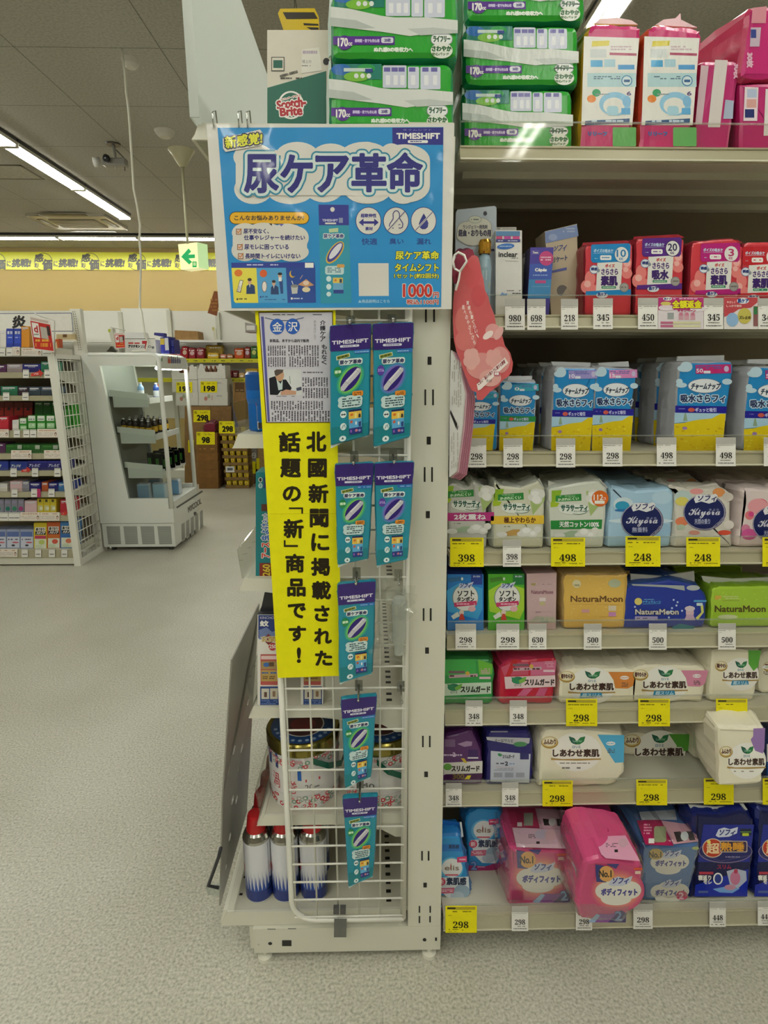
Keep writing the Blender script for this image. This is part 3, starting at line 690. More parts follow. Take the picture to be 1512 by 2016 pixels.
q = [fpx('A3', *k) for k in ((500, 168), (468, 75), (480, 48), (670, 45), (692, 90), (695, 172))]
p = Pack(q, 'O', 1.9, None, .02, '#d8b90c', '#b89a08', kind='plastic'); a = p.art('A3'); a.poly([(495, 68), (668, 68), (688, 104), (515, 106)], '#2a2210').poly([(608, 128), (690, 132), (692, 142), (612, 140)], '#2a2210').poly([(625, 150), (692, 152), (692, 165), (650, 165)], '#2a2210')
o = p.done('hanging_sign', 'yellow and black sign hanging from a thread above the scouring pad carton', 'sign')
mb = MB(); s0 = P(580, 17, 1.91); mb.tube([s0, (s0.x, s0.y, CEIL)], .0012, M('#5a584e', 'plastic'), 5); mb.build('thread', o)

# ------------------------------------------------------------------ blue poster
def quad_face(q, Y, m, th=.0012):
    mb = MB(); p = [P(x, y, Y) for x, y in q]; mb.slab([p[3], p[2], p[1], p[0]], (0, th, 0), m); return mb
YP = 1.098
mb = quad_face([(406.5, 245), (894.5, 243), (889, 608.5), (431, 612)], YP, M('#dcdad2', 'lam'))
a = Art(mb, (0, YP, 0), (0, -1, 0), 'O', 'lam'); BL, NV, TEAL = '#1b8bcb', '#211f78', '#2f87a3'
a.poly([(428.4, 251.7), (873, 250.5), (868.4, 604.6), (456, 606.6)], BL); PW = '#dcd9d0'
a.frame('A4').poly([(1126, 66), (1429, 64), (1428, 168), (1127, 166)], '#222384').txt('TIMESHIFT', 1152, 99, 1408, 131, W, 2.2).txt('タイムシフト', 1188, 74, 1360, 84, '#9fa0cc').rr(1218, 140, 1338, 157, 7, W).fine(1232, 143, 1325, 154, '#222384', 1)
for e in ((300, 240, 120, 80), (560, 235, 130, 85), (300, 430, 115, 90), (520, 440, 140, 80), (720, 400, 130, 110), (760, 245, 120, 85), (960, 240, 150, 90), (1200, 260, 150, 95), (980, 420, 150, 100), (1220, 410, 130, 100), (720, 330, 480, 120)): a.ell(*e, PW)
for e in ((975, 235, 80, 85), (1120, 245, 75, 85), (980, 440, 90, 78), (1190, 430, 100, 90)): a.ell(*e, PW)
a.rr(195, 200, 1350, 470, 70, PW)
G5 = [('尿', 252, 232, 444, 450), ('ケ', 468, 234, 646, 448), ('ア', 676, 240, 860, 445), ('革', 890, 226, 1084, 444), ('命', 1100, 222, 1300, 445)]
for ch, *bb in G5: a.txt(ch, *bb, TEAL, 34)
for ch, *bb in G5: a.txt(ch, *bb, '#d3e2de', 24)
for ch, *bb in G5: a.txt(ch, *bb, NV, 8)
a.poly([(118, 130), (340, 78), (356, 100), (352, 160), (345, 172), (135, 212), (120, 190)], PW)
a.txt('新感覚!', 0, 0, 0, 0, '#e3e23a', 2.2, [(9, '#2a2a48')], [(130, 122), (352, 95), (350, 160), (138, 192)])
# left column
a.frame('D6').rr(298, 98, 1216, 244, 72, '#3a3020').rr(306, 106, 1208, 236, 65, '#eab31c').txt('こんなお悩みありませんか?', 360, 142, 1155, 198, '#463c34', 2)
for e in ((480, 340, 150, 110), (700, 320, 200, 95), (960, 330, 180, 95), (1080, 400, 130, 130), (480, 540, 155, 125), (760, 560, 220, 110), (1020, 560, 190, 110)): a.ell(*e, PW)
a.rr(340, 300, 1190, 640, 90, PW).poly([(750, 234), (790, 234), (788, 262)], '#3a3020').poly([(870, 240), (925, 240), (895, 268)], '#6a64b8')
for yy in (296, 472, 576):
    dx = (yy - 296) * .08; a.rect(378 + dx, yy, 440 + dx, yy + 66, '#8a5a3a').rect(386 + dx, yy + 8, 432 + dx, yy + 58, '#e0c8b8').line([(390 + dx, yy + 28), (405 + dx, yy + 46), (440 + dx, yy - 4)], 9, '#d07a28')
tn = '#2a2a72'
a.txt('尿不安なく、', 466, 294, 752, 350, tn, 2).txt('仕事やレジャーを続けたい', 470, 368, 1165, 425, tn, 2).txt('尿モレに困っている', 476, 474, 978, 532, tn, 2).txt('長時間トイレにいけない', 484, 578, 1112, 636, tn, 2)
a.poly([(322, 682), (1270, 676), (1284, 740), (325, 742)], '#2b3f98').fine(500, 695, 860, 720, '#c8cae8', 1).rect(1166, 684, 1264, 788, W)
a.poly([(325, 742), (610, 742), (632, 1142), (370, 1142), (352, 1120)], '#e8dc50').poly([(610, 742), (948, 740), (968, 1142), (632, 1142)], '#4fa0d2').poly([(948, 740), (1284, 740), (1290, 1140), (968, 1142)], '#1f4796')
a.ell(404, 800, 46, 40, '#e07a2a').ell(690, 806, 42, 44, '#e0632a').ell(1022, 812, 34, 42, '#e0b23a').ell(1034, 800, 30, 40, '#1f4796')
a.poly([(420, 880), (462, 885), (430, 1025), (382, 1015)], '#5a5648').poly([(424, 887), (455, 891), (424, 1016), (390, 1008)], '#f0ede4').ell(410, 980, 14, 34, '#cfcabb', 10)
for bx, by, sc in ((545, 1040, 1), (820, 1045, .9)):
    a.poly([(bx - 50 * sc, by), (bx - 48 * sc, by - 90 * sc), (bx - 20 * sc, by - 112 * sc), (bx + 18 * sc, by - 112 * sc), (bx + 46 * sc, by - 92 * sc), (bx + 52 * sc, by)], '#22406e').ell(bx - 12 * sc, by - 140 * sc, 22 * sc, 30 * sc, '#dcae90').ell(bx - 12 * sc, by - 164 * sc, 24 * sc, 18 * sc, '#3a3028').poly([(bx - 18 * sc, by - 112 * sc), (bx - 4 * sc, by - 112 * sc), (bx - 10 * sc, by - 70 * sc)], W)
a.ell(702, 955, 30, 64, '#7a5f50').ell(702, 955, 24, 56, '#f0e6dc').poly([(868, 880), (912, 880), (918, 1036), (888, 1036)], '#274a86').ell(880, 830, 22, 30, '#dcae90').ell(880, 810, 26, 16, '#2a2622').rect(864, 850, 900, 895, W)
a.poly([(1005, 950), (1088, 940), (1078, 1035), (1018, 1040)], '#c8c8c0').ell(1046, 950, 42, 18, '#8a8a84').poly([(1085, 935), (1180, 870), (1270, 940), (1180, 960)], '#d09a6a').ell(1178, 915, 34, 26, '#e8d0b8').ell(1180, 990, 46, 30, '#e8d8b0').line([(1015, 890), (1030, 930)], 8, W).line([(1140, 825), (1110, 870)], 6, '#dcae90')
a.rect(384, 1090, 402, 1110, '#3a3a34').fine(412, 1085, 500, 1110, '#4a4a30', 1).rect(650, 1064, 668, 1084, '#2a4a86').fine(676, 1060, 740, 1086, '#2a5a96', 1).fine(676, 1096, 940, 1112, '#2a5a96', 1).rect(1004, 1080, 1026, 1104, W).fine(1034, 1080, 1140, 1106, '#c8d0e8', 1)
# pictured pouch
a.frame('A4').poly([(686, 523), (866, 525), (868, 646), (690, 646)], '#27308c').poly([(690, 646), (868, 646), (884, 1108), (700, 1112)], '#2a94ae').ell(770, 552, 13, 14, PW)
a.txt('TIMESHIFT', 710, 610, 802, 624, '#c8c8e4', .8).rr(726, 630, 792, 640, 4, PW).rect(808, 602, 832, 632, '#8a94b4').poly([(748, 668), (804, 662), (804, 686), (750, 690)], '#bcd0a0').txt('尿ケア革命', 718, 698, 836, 722, '#3a3a78', 1, [(6, '#d8e4e4')])
a.ell(785, 808, 36, 78, '#d8b03a', 36).ell(785, 806, 28, 70, '#3a3a92', 36).ell(788, 800, 18, 58, '#e0e0e8', 38).rr(726, 888, 838, 940, 14, '#c3dede').fine(740, 896, 822, 930, '#5a7a8a', 3).rr(796, 878, 842, 898, 8, '#d8a050')
a.ell(748, 965, 15, 17, '#d8ecec').ell(748, 1012, 15, 17, '#d8ecec').ell(748, 1056, 14, 14, '#d8ecec').rect(772, 958, 832, 990, '#e0c458').rect(774, 990, 834, 1030, '#6aaace').rect(776, 1030, 836, 1052, '#27408a').ell(788, 974, 7, 7, '#d87a2a').rect(812, 966, 826, 988, '#2a3a5a')
# right column
for cx, cy in ((984, 620), (1148, 620), (1312, 620)): a.ring(cx, cy, 77, 83, 4, NV, PW)
a.frame('D7').txt('超軟伸性', 410, 122, 586, 164, '#3a3a8a', 2).txt('素材', 462, 274, 545, 312, '#3a3a8a', 2)
a.poly([(386, 222), (440, 176), (440, 208), (562, 208), (562, 176), (614, 222), (562, 266), (562, 236), (440, 236), (440, 266)], '#2d2d86')
a.line([(735, 270), (740, 240), (780, 180), (778, 120), (800, 90), (830, 90), (850, 120), (852, 175), (890, 235), (885, 280), (860, 290), (842, 286)], 10, '#2d2d76').line([(720, 312), (912, 98)], 8, '#3a3a76').line([(768, 288), (785, 290)], 8, '#2d2d76').line([(838, 255), (852, 245), (862, 250)], 7, '#2d2d76')
a.poly([(1128, 118), (1160, 170), (1182, 230), (1176, 275), (1150, 298), (1110, 300), (1080, 275), (1072, 240), (1090, 190)], '#27307e').line([(1030, 318), (1228, 105)], 20, PW).line([(1030, 318), (1228, 105)], 8, '#3a3a76')
nb = '#16468e'
a.txt('快適', 420, 402, 594, 478, nb, 2).txt('臭い', 738, 404, 896, 470, nb, 2).txt('漏れ', 1050, 404, 1212, 474, nb, 2)
oy = [(9, '#2a3a2a')]
a.txt('尿ケア革命', 808, 550, 1302, 645, '#e6e22e', 3, oy).txt('タイムシフト', 800, 695, 1298, 780, '#e6e22e', 3, oy).txt('1セット(約2回分)', 792, 806, 1300, 866, '#e6e22e', 1.5, [(7, '#2a3a2a')])
a.txt('1000', 895, 930, 1222, 1072, '#c62a1e', 6, [(13, PW)]).txt('円', 1240, 1022, 1298, 1080, '#c62a1e', 2, [(8, PW)]).txt('税込1100円', 934, 1104, 1296, 1158, '#c0362c', 2, [(7, PW)])
a.poly([(380, 688), (727, 688), (730, 1062), (388, 1064)], PW).txt('▲商品説明はこちら', 380, 1104, 738, 1142, '#a8d0e4', 1)
pos = mb.build('poster', None, 'large laminated blue poster with dark blue Japanese headline on the unit end', 'poster')
for px in (420, 470, 487):
    mb = MB(); c = P(px, 243, 1.096); mb.tube([c + V((0, 0, -.006)), c + V((0, -.003, .016)), c + V((.004, .004, .020)), c + V((.004, .010, .004))], .0012, mchr, 6)
    mb.build('wire_clip', None, 'small wire clip on the top edge of the blue poster, %s' % {420: 'at its left corner', 470: 'second', 487: 'third'}[px], 'clip')

# ------------------------------------------------------------------ yellow strip sign with newspaper clipping
YY = 1.104
mb = quad_face([(502, 611.5), (660.5, 610), (672.5, 1330.5), (547, 1334.8)], YY, M('#efe815', 'paper'))
a = Art(mb, (0, YY, 0), (0, -1, 0), 'A5', 'paper'); GY = '#cfccd4'
a.poly([(103, 50), (632, 46), (640, 836), (158, 838)], '#6a5416').poly([(110, 58), (626, 54), (633, 829), (165, 832)], GY)
a.poly([(122, 84), (142, 84), (186, 828), (170, 828)], '#5a5c9c').fine(205, 66, 560, 76, '#3a3840', 1).line([(150, 92), (230, 112), (340, 112), (425, 92)], 6, '#4a5a74')
a.ell(237, 155, 51, 56, '#3562b8').ell(347, 153, 51, 56, '#3562b8').txt('金', 204, 124, 272, 190, W, .8).txt('沢', 314, 122, 382, 190, W, .8)
a.col('介護ケア', 560, 108, 262, 38, '#3a3a42', 1.2).col('もれなく', 570, 280, 425, 36, '#3a3a42', 1.2).col('肥後ほけんで', 504, 110, 250, 16, '#77757e')
a.txt('新製品、あすから店内で販売', 185, 244, 462, 266, '#4a4a52', .8)
for (x0, x1, y0, y1, n) in ((168, 300, 290, 362, 8), (312, 535, 288, 362, 12), (170, 300, 372, 440, 8), (320, 535, 368, 440, 12), (412, 600, 515, 580, 10), (415, 603, 590, 662, 10), (190, 565, 682, 745, 20), (195, 612, 752, 826, 21)): a.fine(x0, y0, x1, y1, '#55535c', n, True, .9)
a.fine(420, 472, 600, 488, '#6a6872', 1)
a.poly([(178, 458), (405, 458), (412, 640), (186, 642)], '#d6d8d6')
a.poly([(180, 520), (222, 506), (262, 530), (300, 530), (340, 590), (330, 610), (262, 612), (240, 640), (186, 638)], '#23242a').ell(255, 500, 30, 42, '#c49a78').poly([(216, 470), (232, 458), (282, 460), (276, 480), (234, 505), (222, 500)], '#5a5048').poly([(232, 528), (262, 560), (276, 528), (274, 600), (246, 606)], '#c4d2d0')
a.poly([(262, 618), (300, 600), (372, 612), (370, 636), (262, 640)], '#c89a80').line([(325, 505), (330, 560)], 4, '#6a8a74').poly([(372, 590), (408, 580), (410, 605), (375, 610)], '#4a4e60').fine(200, 645, 370, 652, '#55535c', 1)
B = '#2b2412'
R1 = [('北', 443, 898, 585, 1042), ('國', 455, 1090, 588, 1225), ('新', 458, 1270, 600, 1405)]
R2 = [('話', 248, 900, 402, 1045), ('題', 258, 1090, 405, 1225), ('の', 276, 1285, 405, 1395)]
for ch, x0, y0, x1, y1 in R1 + R2: a.txt(ch, x0 + 5, y0 + 5, x1 - 5, y1 - 5, B, 5.5)
a.frame('A6')
for ch, x0, y0, x1, y1 in [('聞', 468, 5, 600, 138), ('に', 478, 180, 606, 305), ('掲', 476, 352, 610, 480), ('載', 482, 518, 618, 648), ('さ', 500, 690, 608, 805), ('れ', 498, 852, 624, 965), ('た', 505, 1010, 628, 1118), ('新', 282, 78, 425, 215), ('商', 294, 325, 430, 458), ('品', 308, 500, 438, 628), ('で', 312, 675, 440, 782), ('す', 318, 835, 442, 945), ('!', 376, 988, 405, 1098)]: a.txt(ch, x0 + 5, y0 + 5, x1 - 5, y1 - 5, B, 5.5)
a.poly([(320, -4), (420, -4), (420, 42), (408, 42), (408, 8), (320, 8)], B).poly([(284, 228), (296, 228), (296, 262), (384, 262), (384, 276), (284, 276)], B)
a.line([(186, 42), (668, 40)], 2, '#c9c20e')
mb.build('yellow_sign', None, 'tall yellow strip sign with newspaper clipping and bold vertical Japanese lettering', 'sign')

# ------------------------------------------------------------------ hanging teal pouches on hooks
def pouch(q, green, label, curl):
    YC = 1.078
    def fr(x, y):
        u, v = (x - 775) / 615, (y - 45) / 1860
        tp = [q[0][k] + (q[1][k] - q[0][k]) * u for k in (0, 1)]; bt = [q[3][k] + (q[2][k] - q[3][k]) * u for k in (0, 1)]
        return tp[0] + (bt[0] - tp[0]) * v, tp[1] + (bt[1] - tp[1]) * v
    out = [(778, 1950), (772, 1700), (777, 1200), (775, 460), (762, 200), (772, 60), (900, 50), (1110, 46), (1280, 42), (1392, 45), (1396, 200), (1388, 460), (1392, 1200), (1370, 1880)]
    if curl: out = [(778, 1930)] + out[1:-1] + [(1385, 1860)]
    p = Pack(out, fr, YC, None, .016, '#1f8ba0', '#1c7d92', soft=.0022, jit=.0004)
    a = p.art(fr)
    def bez(t): return [(780 + 600 * t / 5, 1880 + [60, 40, -20, -10, -10, -20][t]) for t in ()]
    a.poly([(774, 62), (900, 53), (1110, 49), (1280, 45), (1392, 50), (1394, 200), (1387, 455), (1120, 462), (777, 460), (766, 200)], '#35216f')
    a.poly([(790, 1650), (1370, 1650), (1362, 1840), (1120, 1850), (790, 1920)], '#167c86')
    a.txt('TIMESHIFT', 0, 0, 0, 0, '#e4e2ec', 3.5, None, [(800, 298), (1352, 285), (1352, 345), (800, 352)]).txt('タイムシフト', 830, 262, 1330, 280, '#5a4a92')
    a.rr(922, 372, 1218, 408, 16, '#dcdcea').fine(965, 380, 1180, 400, '#4a4a7a', 1)
    a.poly([(1130, 462), (1384, 458), (1384, 520), (1155, 520)], '#2a6fb4').fine(1150, 480, 1365, 508, '#9cc4e4', 1)
    a.poly([(862, 540), (1068, 500), (1080, 560), (870, 606)], '#dfe8d4').poly([(872, 546), (1060, 510), (1070, 556), (880, 598)], '#8f9a30').txt('新感覚!', 0, 0, 0, 0, '#3a4a1c', 1, None, [(884, 555), (1052, 522), (1058, 552), (890, 588)])
    a.rr(905, 590, 1272, 690, 34, '#dceae6').txt('尿ケア革命', 920, 612, 1255, 676, '#35345c', 4)
    if green:
        for k, h in enumerate(('#2fa08c', '#4cb078', '#7cc456')): a.ell(1085, 925, 190 - 22 * k, 270 - 22 * k, h, 33)
        a.ell(888, 790, 62, 82, '#1f8a4a').txt('標準', 840, 765, 940, 815, '#d0ecc8', 2)
    else:
        for k, h in enumerate(('#3a88b0', '#5a7cb8', '#7a66b4')): a.ell(1085, 920, 190 - 22 * k, 265 - 22 * k, h, 33)
        a.ell(890, 780, 58, 80, '#5a3fa0').txt('スリム', 842, 755, 938, 800, '#c8b4e8', 2)
    a.ell(1088, 918, 118, 218, '#2c1c74', 36)
    a.poly([(935, 1035), (1015, 935), (1120, 830), (1195, 745), (1250, 770), (1245, 815), (1170, 905), (1050, 1020), (985, 1098), (938, 1085)], '#c4c3c8').poly([(1010, 945), (1200, 755), (1220, 765), (1030, 960)], '#dedde0').line([(1010, 945), (1058, 1000)], 8, '#a3a2aa').line([(1170, 775), (1225, 830)], 6, '#a3a2aa')
    a.rr(1118, 1118, 1288, 1205, 26, '#d88a2c').fine(1150, 1136, 1260, 1188, '#7a3c10', 2)
    for e in ((960, 1240, 70, 55), (1080, 1225, 90, 48), (1210, 1250, 70, 60), (960, 1320, 70, 50), (1200, 1330, 75, 50)): a.ell(*e, '#c6dedc')
    a.rr(900, 1195, 1275, 1375, 60, '#c6dedc').fine(960, 1210, 1250, 1360, '#3a5560', 4)
    for cy in (1470, 1662): a.ell(978, cy, 50, 56, '#dcecea')
    a.ell(968, 1850, 56, 44, '#dcecea').poly([(940, 1472), (962, 1452), (962, 1464), (996, 1464), (996, 1452), (1018, 1472), (996, 1492), (996, 1480), (962, 1480), (962, 1492)], K).line([(955, 1690), (975, 1640), (1000, 1640), (1010, 1690)], 8, '#6a8a90').line([(945, 1700), (1015, 1625)], 6, '#5a7a86').poly([(950, 1862), (968, 1824), (990, 1862)], '#26304a')
    a.poly([(1060, 1412), (1262, 1408), (1268, 1440), (1062, 1442)], '#23265e').rect(1064, 1442, 1266, 1560, '#e2bd48').poly([(1066, 1560), (1268, 1556), (1275, 1700), (1072, 1706)], '#5ca8d4').poly([(1072, 1706), (1275, 1700), (1280, 1800), (1080, 1806)], '#23357c')
    a.ell(1112, 1490, 26, 22, '#d8752a').ell(1108, 1604, 22, 24, '#c05a3a').rect(1160, 1470, 1192, 1548, '#ecd88a').poly([(1222, 1490), (1252, 1490), (1256, 1548), (1218, 1548)], '#2a2c34').ell(1236, 1476, 10, 14, '#c89a6a').ell(1182, 1632, 12, 30, W).poly([(1220, 1620), (1262, 1610), (1262, 1692), (1224, 1694)], '#2a447a').ell(1104, 1752, 16, 24, '#8a5ab0').ell(1190, 1750, 24, 22, '#c87a8a').ell(1240, 1756, 20, 20, '#8a94c8')
    p.part('clear_hem', [out[0], (778, 1925), (1000, 1885), (1120, 1855), (1370, 1850), (1370, 1884), (1110, 1876), (1000, 1905), (778, 1975)], '#d5e4e2', .004, fr)
    o = p.done('hanging_pouch', label, 'pouch', 'teal and purple pouches on the wire net')
    # its hook
    c = P(*fr(1075, 100), YC)
    return o, c
PQ = [([(650.5, 640), (730, 637), (726, 862), (651, 874)], 1, 'left pouch of the top pair with purple header and green glow'),
      ([(735, 636), (813.5, 635), (809, 863), (736.5, 874)], 0, 'right pouch of the top pair with purple header and purple glow'),
      ([(660, 913.5), (735.3, 911.5), (724.5, 1105), (665, 1110)], 1, 'left pouch of the second pair, green glow, over the yellow sign edge'),
      ([(738, 911), (814.5, 909.5), (803.5, 1104), (741.5, 1110)], 0, 'right pouch of the second pair with purple glow'),
      ([(665.5, 1149), (739, 1144), (734, 1329), (668.5, 1341)], 1, 'single pouch beside the clear sample bag at the foot of the yellow sign'),
      ([(672, 1376), (741.3, 1370), (730.7, 1534), (679.5, 1550)], 1, 'single narrow pouch hanging in front of the round tins'),
      ([(675.5, 1571), (743, 1568), (735.5, 1728), (686, 1743)], 1, 'lowest pouch of the wire net')]
def hook(x, z, y0, y1, label, loose=False):
    t = thing('display_hook', label, 'hook', (x, yn, z), 'chrome hooks on the wire net')
    mb = MB(); mb.tube([(x, yn - .006, z + .012), (x, y1 + .006, z + .004), (x, y1, z + .004), (x, y1 - .006, z + .010)], .0024, mchr, 8); mb.build('prong', t)
    mb = MB(); mb.box(x - .008, x + .008, yn - .0065, yn - .004, z - .002, z + .022, M('#c9c9c0', 'wrap')); mb.build('mount_clip', t)
    return t
for k, (q, g, lab) in enumerate(PQ):
    o, c = pouch(q, g, lab, k in (0, 2, 5))
    hook(c.x, c.z + .002, yn, 1.064, 'chrome hook holding the ' + ['top left', 'top right', 'second row left', 'second row right', 'third row', 'fourth row', 'lowest'][k] + ' teal pouch')
c = P(790, 1372, 1.09); hook(c.x, c.z, yn, 1.06, 'empty chrome hook at the right edge of the net below the clear bag')
c = P(785, 1150, 1.09); hook(c.x, c.z, yn, 1.075, 'hook holding the clear sample bag')
# clear sample bag with a bottle-shaped urinal in it
q = [P(*fpx('A6', *k), 1.072) for k in ((1000, 540), (1100, 590), (1230, 600), (1205, 690), (1228, 720), (1140, 800), (1150, 1030), (1135, 1082), (1000, 1050), (905, 1070), (880, 1000), (940, 930), (945, 700), (1020, 610))]
t = thing('sample_bag', 'clear crinkled bag holding a translucent sample bottle, right of the single pouch', 'bag', (q[0].x, 1.075, q[8].z))
from mathutils.geometry import delaunay_2d_cdt
for sd in (0, 1):
    x0, x1, z0, z1 = min(v.x for v in q), max(v.x for v in q), min(v.z for v in q), max(v.z for v in q)
    inner = [V((rng.uniform(x0, x1), rng.uniform(z0, z1))) for k in range(90)]
    bd = [V((v.x, v.z)) for v in q]; nb_ = len(bd)
    vs, es, fs, *_r = delaunay_2d_cdt(bd + inner, [(i, (i + 1) % nb_) for i in range(nb_)], [list(range(nb_))], 1, 1e-5)
    mb = MB(); yb_ = 1.072 + sd * .034
    mb.add([(v.x, yb_ + rng.uniform(-.005, .005) * (1 if sd else 1.2) - (.006 if sd == 0 else -.002), v.y) for v in vs], [tuple(f) for f in fs], M('#f9faf8', 'bag')); mb.build('clear_film', t)
c = P(*fpx('A6', 1100, 1035), 1.096)
mb = MB(); s = (P(*fpx('A6', 1100, 620), 1.096).z - c.z)
mb.lathe([(.0, 0), (.0098, 0), (.0103, .004), (.0100, s * .17), (.0115, s * .20), (.0135, s * .30), (.0132, s * .62), (.0150, s * .70), (.0155, s * .90), (.011, s * .97), (0, s)], c, M('#eef2ee', 'milky'), 24); mb.build('sample_bottle', t)

# ------------------------------------------------------------------ red shell card and leaflet pad right of the upright
YS = 1.105
shell = [(285, 1228), (290, 1290), (335, 1292), (400, 1222), (470, 1172), (500, 1130), (550, 1095), (578, 1058), (588, 985), (565, 900), (520, 842), (503, 770), (470, 712), (450, 680), (435, 592), (395, 490), (385, 440), (357, 385), (345, 300), (327, 235), (318, 180), (302, 112), (278, 95), (248, 97), (205, 140), (165, 210), (130, 300), (105, 380), (92, 480), (90, 640), (100, 800), (118, 880), (150, 960), (182, 1060), (215, 1140), (245, 1210)]
p = Pack(shell[::-1], 'C8', YS, None, .002, '#c9575a', '#b84a4e', kind='card', yaw=-12)
a = p.art('C8')
for k, (cx, cy, rx, ry, h) in enumerate(((250, 250, 70, 120, '#cc4f54'), (300, 430, 60, 90, '#c64a50'), (190, 640, 80, 130, '#cf6f68'), (200, 800, 90, 90, '#d0706c'), (420, 720, 60, 60, '#dc9a96'), (480, 960, 85, 110, '#d99490'), (330, 1010, 130, 110, '#d68f8a'), (400, 1110, 90, 70, '#dba29c'))): a.ell(cx, cy, rx, ry, h, 0)
for k in range(5): a.ell(265 + 30 * sin(k * 1.3) - 20, 950 + 45 * cos(k * 1.3), 42, 48, '#dfa9a2')
for k in range(5): a.ell(430 + 38 * sin(k * 1.3), 945 + 42 * cos(k * 1.3), 34, 40, '#dda29c')
a.ell(382, 755, 50, 26, '#ecd8d4', -38).ell(470, 740, 30, 60, '#e0aaa6', 30)
a.poly([(288, 1160), (520, 940), (550, 985), (320, 1205), (298, 1212)], '#efe3de')
a.txt('におい・蒸れや肌ケアに関する情報', 0, 0, 0, 0, '#8a3a44', 1, None, [(292, 1150), (516, 955), (526, 985), (305, 1172)]).rr(430, 1058, 478, 1092, 6, '#b84468').txt('検索', 436, 1062, 470, 1086, W, 1).txt('ポイズ', 368, 1120, 412, 1145, '#6a5a58', .5)
def diag(s_, x0, y0, x1, y1, w_):
    n = len(s_)
    for i, ch in enumerate(s_):
        t_ = (i + .5) / n; cx, cy = x0 + (x1 - x0) * t_, y0 + (y1 - y0) * t_; h_ = abs(y1 - y0) / n * .42
        a.txt(ch, cx - w_, cy - h_, cx + w_, cy + h_, '#f2dcd8', .8)
diag('質感も驚くらい、', 208, 470, 300, 780, 11); diag('肌へのやさしさも', 172, 505, 275, 835, 10)
o = p.done('shell_card', 'red watercolour shell shaped card hung by a white ring beside the slotted upright', 'card')
q = [P(*fpx('C8', *k), YS - .008) for k in ((150, 230), (205, 145), (185, 95), (135, 70), (105, 95), (92, 150), (105, 205), (150, 230), (140, 300), (115, 385))]
mb = MB(); mb.tube(q[:7], .0022, M('#e4e2da', 'plastic'), 8); mb.tube(q[6:], .002, M('#e4e2da', 'plastic'), 8); mb.build('ring', o, 'white plastic ring')
q = [P(*fpx('C8', *k), YS - .012) for k in ((190, 95), (130, 60), (110, 100), (150, 200))]
p = Pack([(100, 330), (85, 260), (88, 180), (118, 110), (150, 60), (190, 55), (222, 40), (255, 48), (268, 90), (250, 130), (180, 205), (150, 330)], 'C8', YS + .012, None, .002, '#8e1f3c', kind='card'); p.done('heart_tag', 'small dark red heart tag hanging behind the shell card ring', 'tag')
# leaflet pad: seen almost edge on
mb = MB(); y0, y1 = 1.085, 1.21
def pad(off, m, lab):
    mb = MB(); q = [P(*fpx('C8', *k), 1.12) for k in ((60, 1930), (66, 1200), (75, 880), (130, 1010), (176, 1240), (158, 1500), (112, 1880))]
    q = [V((p_.x + off * .0045, p_.y - (p_.x - q[0].x) * .5 + off * .004, p_.z - off * .002)) for p_ in q]
    mb.slab(q, (.003, .003, 0), m); return mb
t = thing('leaflet_pad', 'curled pad of white leaflets with pink backing hanging below the shell card', 'leaflets', P(*fpx('C8', 90, 1930), 1.13))
mb = pad(0, M('#d9d7d2', 'paper'), ''); q_ = [V(v) for v in mb.v]
a = Art(mb, q_[0], V((-.447, -.894, 0)), 'C8', 'paper', .0008); a.poly([(72, 1370), (128, 1490), (122, 1535), (68, 1400)], '#2a2826').poly([(132, 1500), (136, 1510), (128, 1545), (126, 1535)], '#2a2826').fine(80, 960, 165, 1350, '#b4b0a8', 5, True).fine(75, 1560, 140, 1860, '#bcb8b0', 4, True)
o = mb.build('front_leaflet', t)
for k in range(1, 6): pad(k, M('#b5788a' if k > 1 else '#d2a8b0', 'paper'), '').build('leaflet', t)

